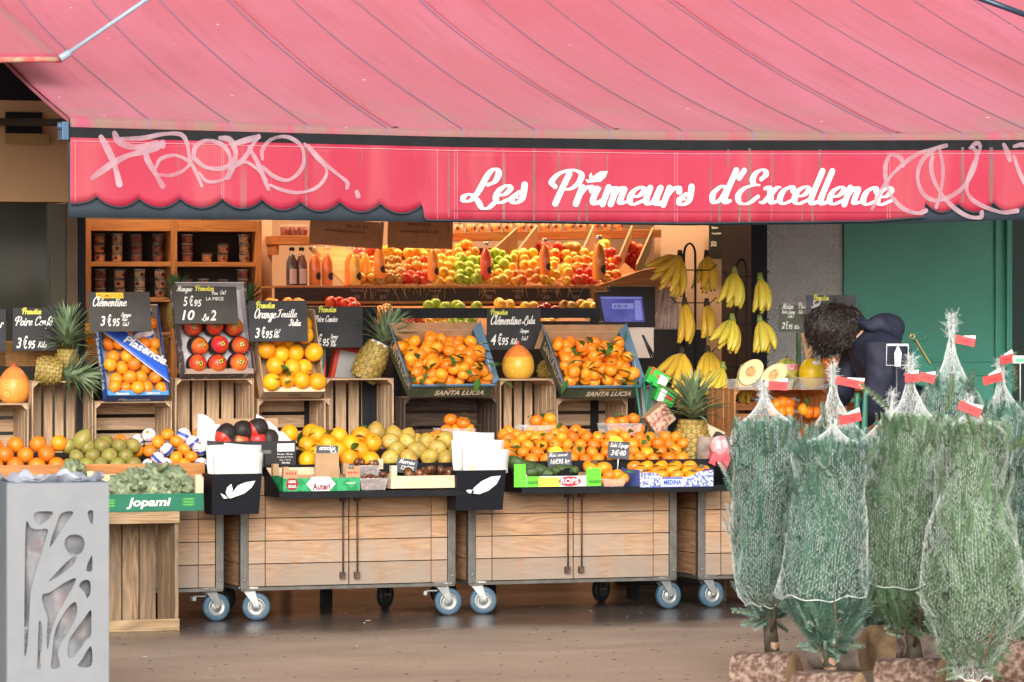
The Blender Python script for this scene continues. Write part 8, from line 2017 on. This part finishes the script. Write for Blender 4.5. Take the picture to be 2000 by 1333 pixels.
# wavy hair falling forward around the face
m = MB(); rnd = random.Random(4); hcn = hd*.62+hf*.38+Vector((-.005, 0, .016)); AXh = (.152, .112, .118)
m.ball(hcn, .112, 20, 0, AXh[0]/.12, .95, AXh[2]/.125)
for k in range(1700):
    th_ = rnd.uniform(0, 6.283); ph = math.acos(rnd.uniform(-.8, 1)); d = Vector((math.sin(ph)*math.cos(th_), math.sin(ph)*math.sin(th_), math.cos(ph)))
    lay = rnd.uniform(.93, 1.03); p = hcn+Vector((d.x*AXh[0], d.y*AXh[1], d.z*AXh[2]))*lay; L = rnd.uniform(.08, .19); P = [p]; n = 11; nzp = mnoise.noise(p*9)*5+mnoise.noise(p*25)*1.2; r0 = rnd.uniform(.0016, .0040); fr = rnd.random()
    vel = Vector((-.45+.2*d.x, d.y*.2, -.9)); vel = (vel-d*vel.dot(d)); vel = vel.normalized() if vel.length > .1 else Vector((-1, 0, -.2))
    for j in range(n):
        q = P[-1]; dd = (q-hcn); dn = Vector((dd.x/AXh[0]**2, dd.y/AXh[1]**2, dd.z/AXh[2]**2)).normalized(); g_ = Vector((-.30, 0, -1)); tg = g_-dn*g_.dot(dn)
        tg = tg.normalized() if tg.length > .1 else vel; s_ = tg.cross(dn); w_ = math.sin(nzp+j*.9+fr*2)*(.75+fr*.5)
        st = (tg+s_*w_+dn*(.10+.28*fr)*math.cos(nzp*1.3+j*.9)).normalized()*L/n; q2 = q+st; dd = q2-hcn; rr_ = math.sqrt((dd.x/AXh[0])**2+(dd.y/AXh[1])**2+(dd.z/AXh[2])**2)
        if rr_ < .95 or (rr_ > 1.06+.16*fr and q2.z > hcn.z-.03): q2 = hcn+dd*(1.01/max(rr_, .2))
        P.append(q2)
    m.tube(P, [r0*(1-.75*(i/n)**2) for i in range(n+1)], 4, cap=False)
m.ball(nk+Vector((-.014, .03, -.002)), .070, 16, 0)
for k in range(260):      # loose locks hanging below
    th_ = rnd.uniform(0, 6.283); q = math.sqrt(rnd.random()); p = hcn+Vector((AXh[0]*.92*q*math.cos(th_), AXh[1]*.9*q*math.sin(th_), -AXh[2]*math.sqrt(max(.02, 1-q*q))*.9)); L = rnd.uniform(.03, .085)*(1.0 if p.x < hcn.x+.03 else .6); ph0 = rnd.uniform(0, 6); am = rnd.uniform(.004, .011); P = [p+Vector((am*math.sin(ph0+j*.9)-.03*j/9, am*math.cos(ph0+j*.9), -L*j/9)) for j in range(10)]
    r0 = rnd.uniform(.0018, .0042); m.tube(P, [r0*(1-.8*(i/9)**2) for i in range(10)], 4, cap=False)
for k in range(220):      # flyaway strands
    th_ = rnd.uniform(0, 6.283); ph = rnd.uniform(0, 2); d = Vector((math.sin(ph)*math.cos(th_), math.sin(ph)*math.sin(th_), math.cos(ph))); p = hcn+Vector((d.x*AXh[0], d.y*AXh[1], d.z*AXh[2])); P = [p]
    for j in range(5): p = p+(d+Vector((rnd.uniform(-1, 1), rnd.uniform(-1, 1), rnd.uniform(-1, .6)))*.8).normalized()*.012; P.append(p)
    m.tube(P, .0006, 3, cap=False)
m.obj('hair', MT['hair'], t)
# green bag with brass clasp on her arm
t = thing('handbag', 'dark green leather handbag with brass clasp carried behind the shopper', 'handbag', W(1800, 742, -.36)); MT['gleather'] = M('green_leather', (.015,.11,.085), .4, (.02,.14,.10), 10, bump=.1); MT['brassy'] = M('brass_metal', (.60,.42,.14), .3, metal=.8)
m = MB(); m.prism([(-.05, -.02), (.10, -.06), (.08, .06), (-.01, .14), (-.05, .15)], 0, .07); m.obj('body', MT['gleather'], t, bevel=.008)
m = MB(); m.bar((-.04, -.01, .20), (.04, -.01, .08), .015, .006); m.tube([(-.055+.012*math.cos(a/10*6.28), -.01, .215+.012*math.sin(a/10*6.28)) for a in range(10)], .003, 6, closed=True); m.obj('clasp', MT['brassy'], t)
m = MB(); m.tube([(-.04, .03, .20), (-.03, .03, .225), (.0, .03, .232), (.03, .03, .226), (.035, .03, .205), (.01, .03, .19), (-.03, .03, .19)], .005, 6, closed=True); m.obj('strap', MT['gleather'], t)
# leek leaves by the stall
t = thing('leek', 'two dark green leek leaves standing up beside the shopper', 'leek', W(1680, 870, -.3))
m = MB()
for (x0, x1, h) in ((-.02, -.015, .26), (.02, .03, .28)): m.grid(lambda u, v, x0=x0, x1=x1, h=h: (x0+(x1-x0)*v+(u-.5)*.04*(1-.3*v), -.01*math.cos((u-.5)*3), h*v), 4, 8)
o = m.obj('leaf', M('leek_green', (.03,.15,.10), .4), t); s = o.modifiers.new('thick', 'SOLIDIFY'); s.thickness = .002
m = MB(); m.tube([(0, 0, 0), (0, 0, -.12)], .02, 10); m.obj('stem', MT['white'], t)
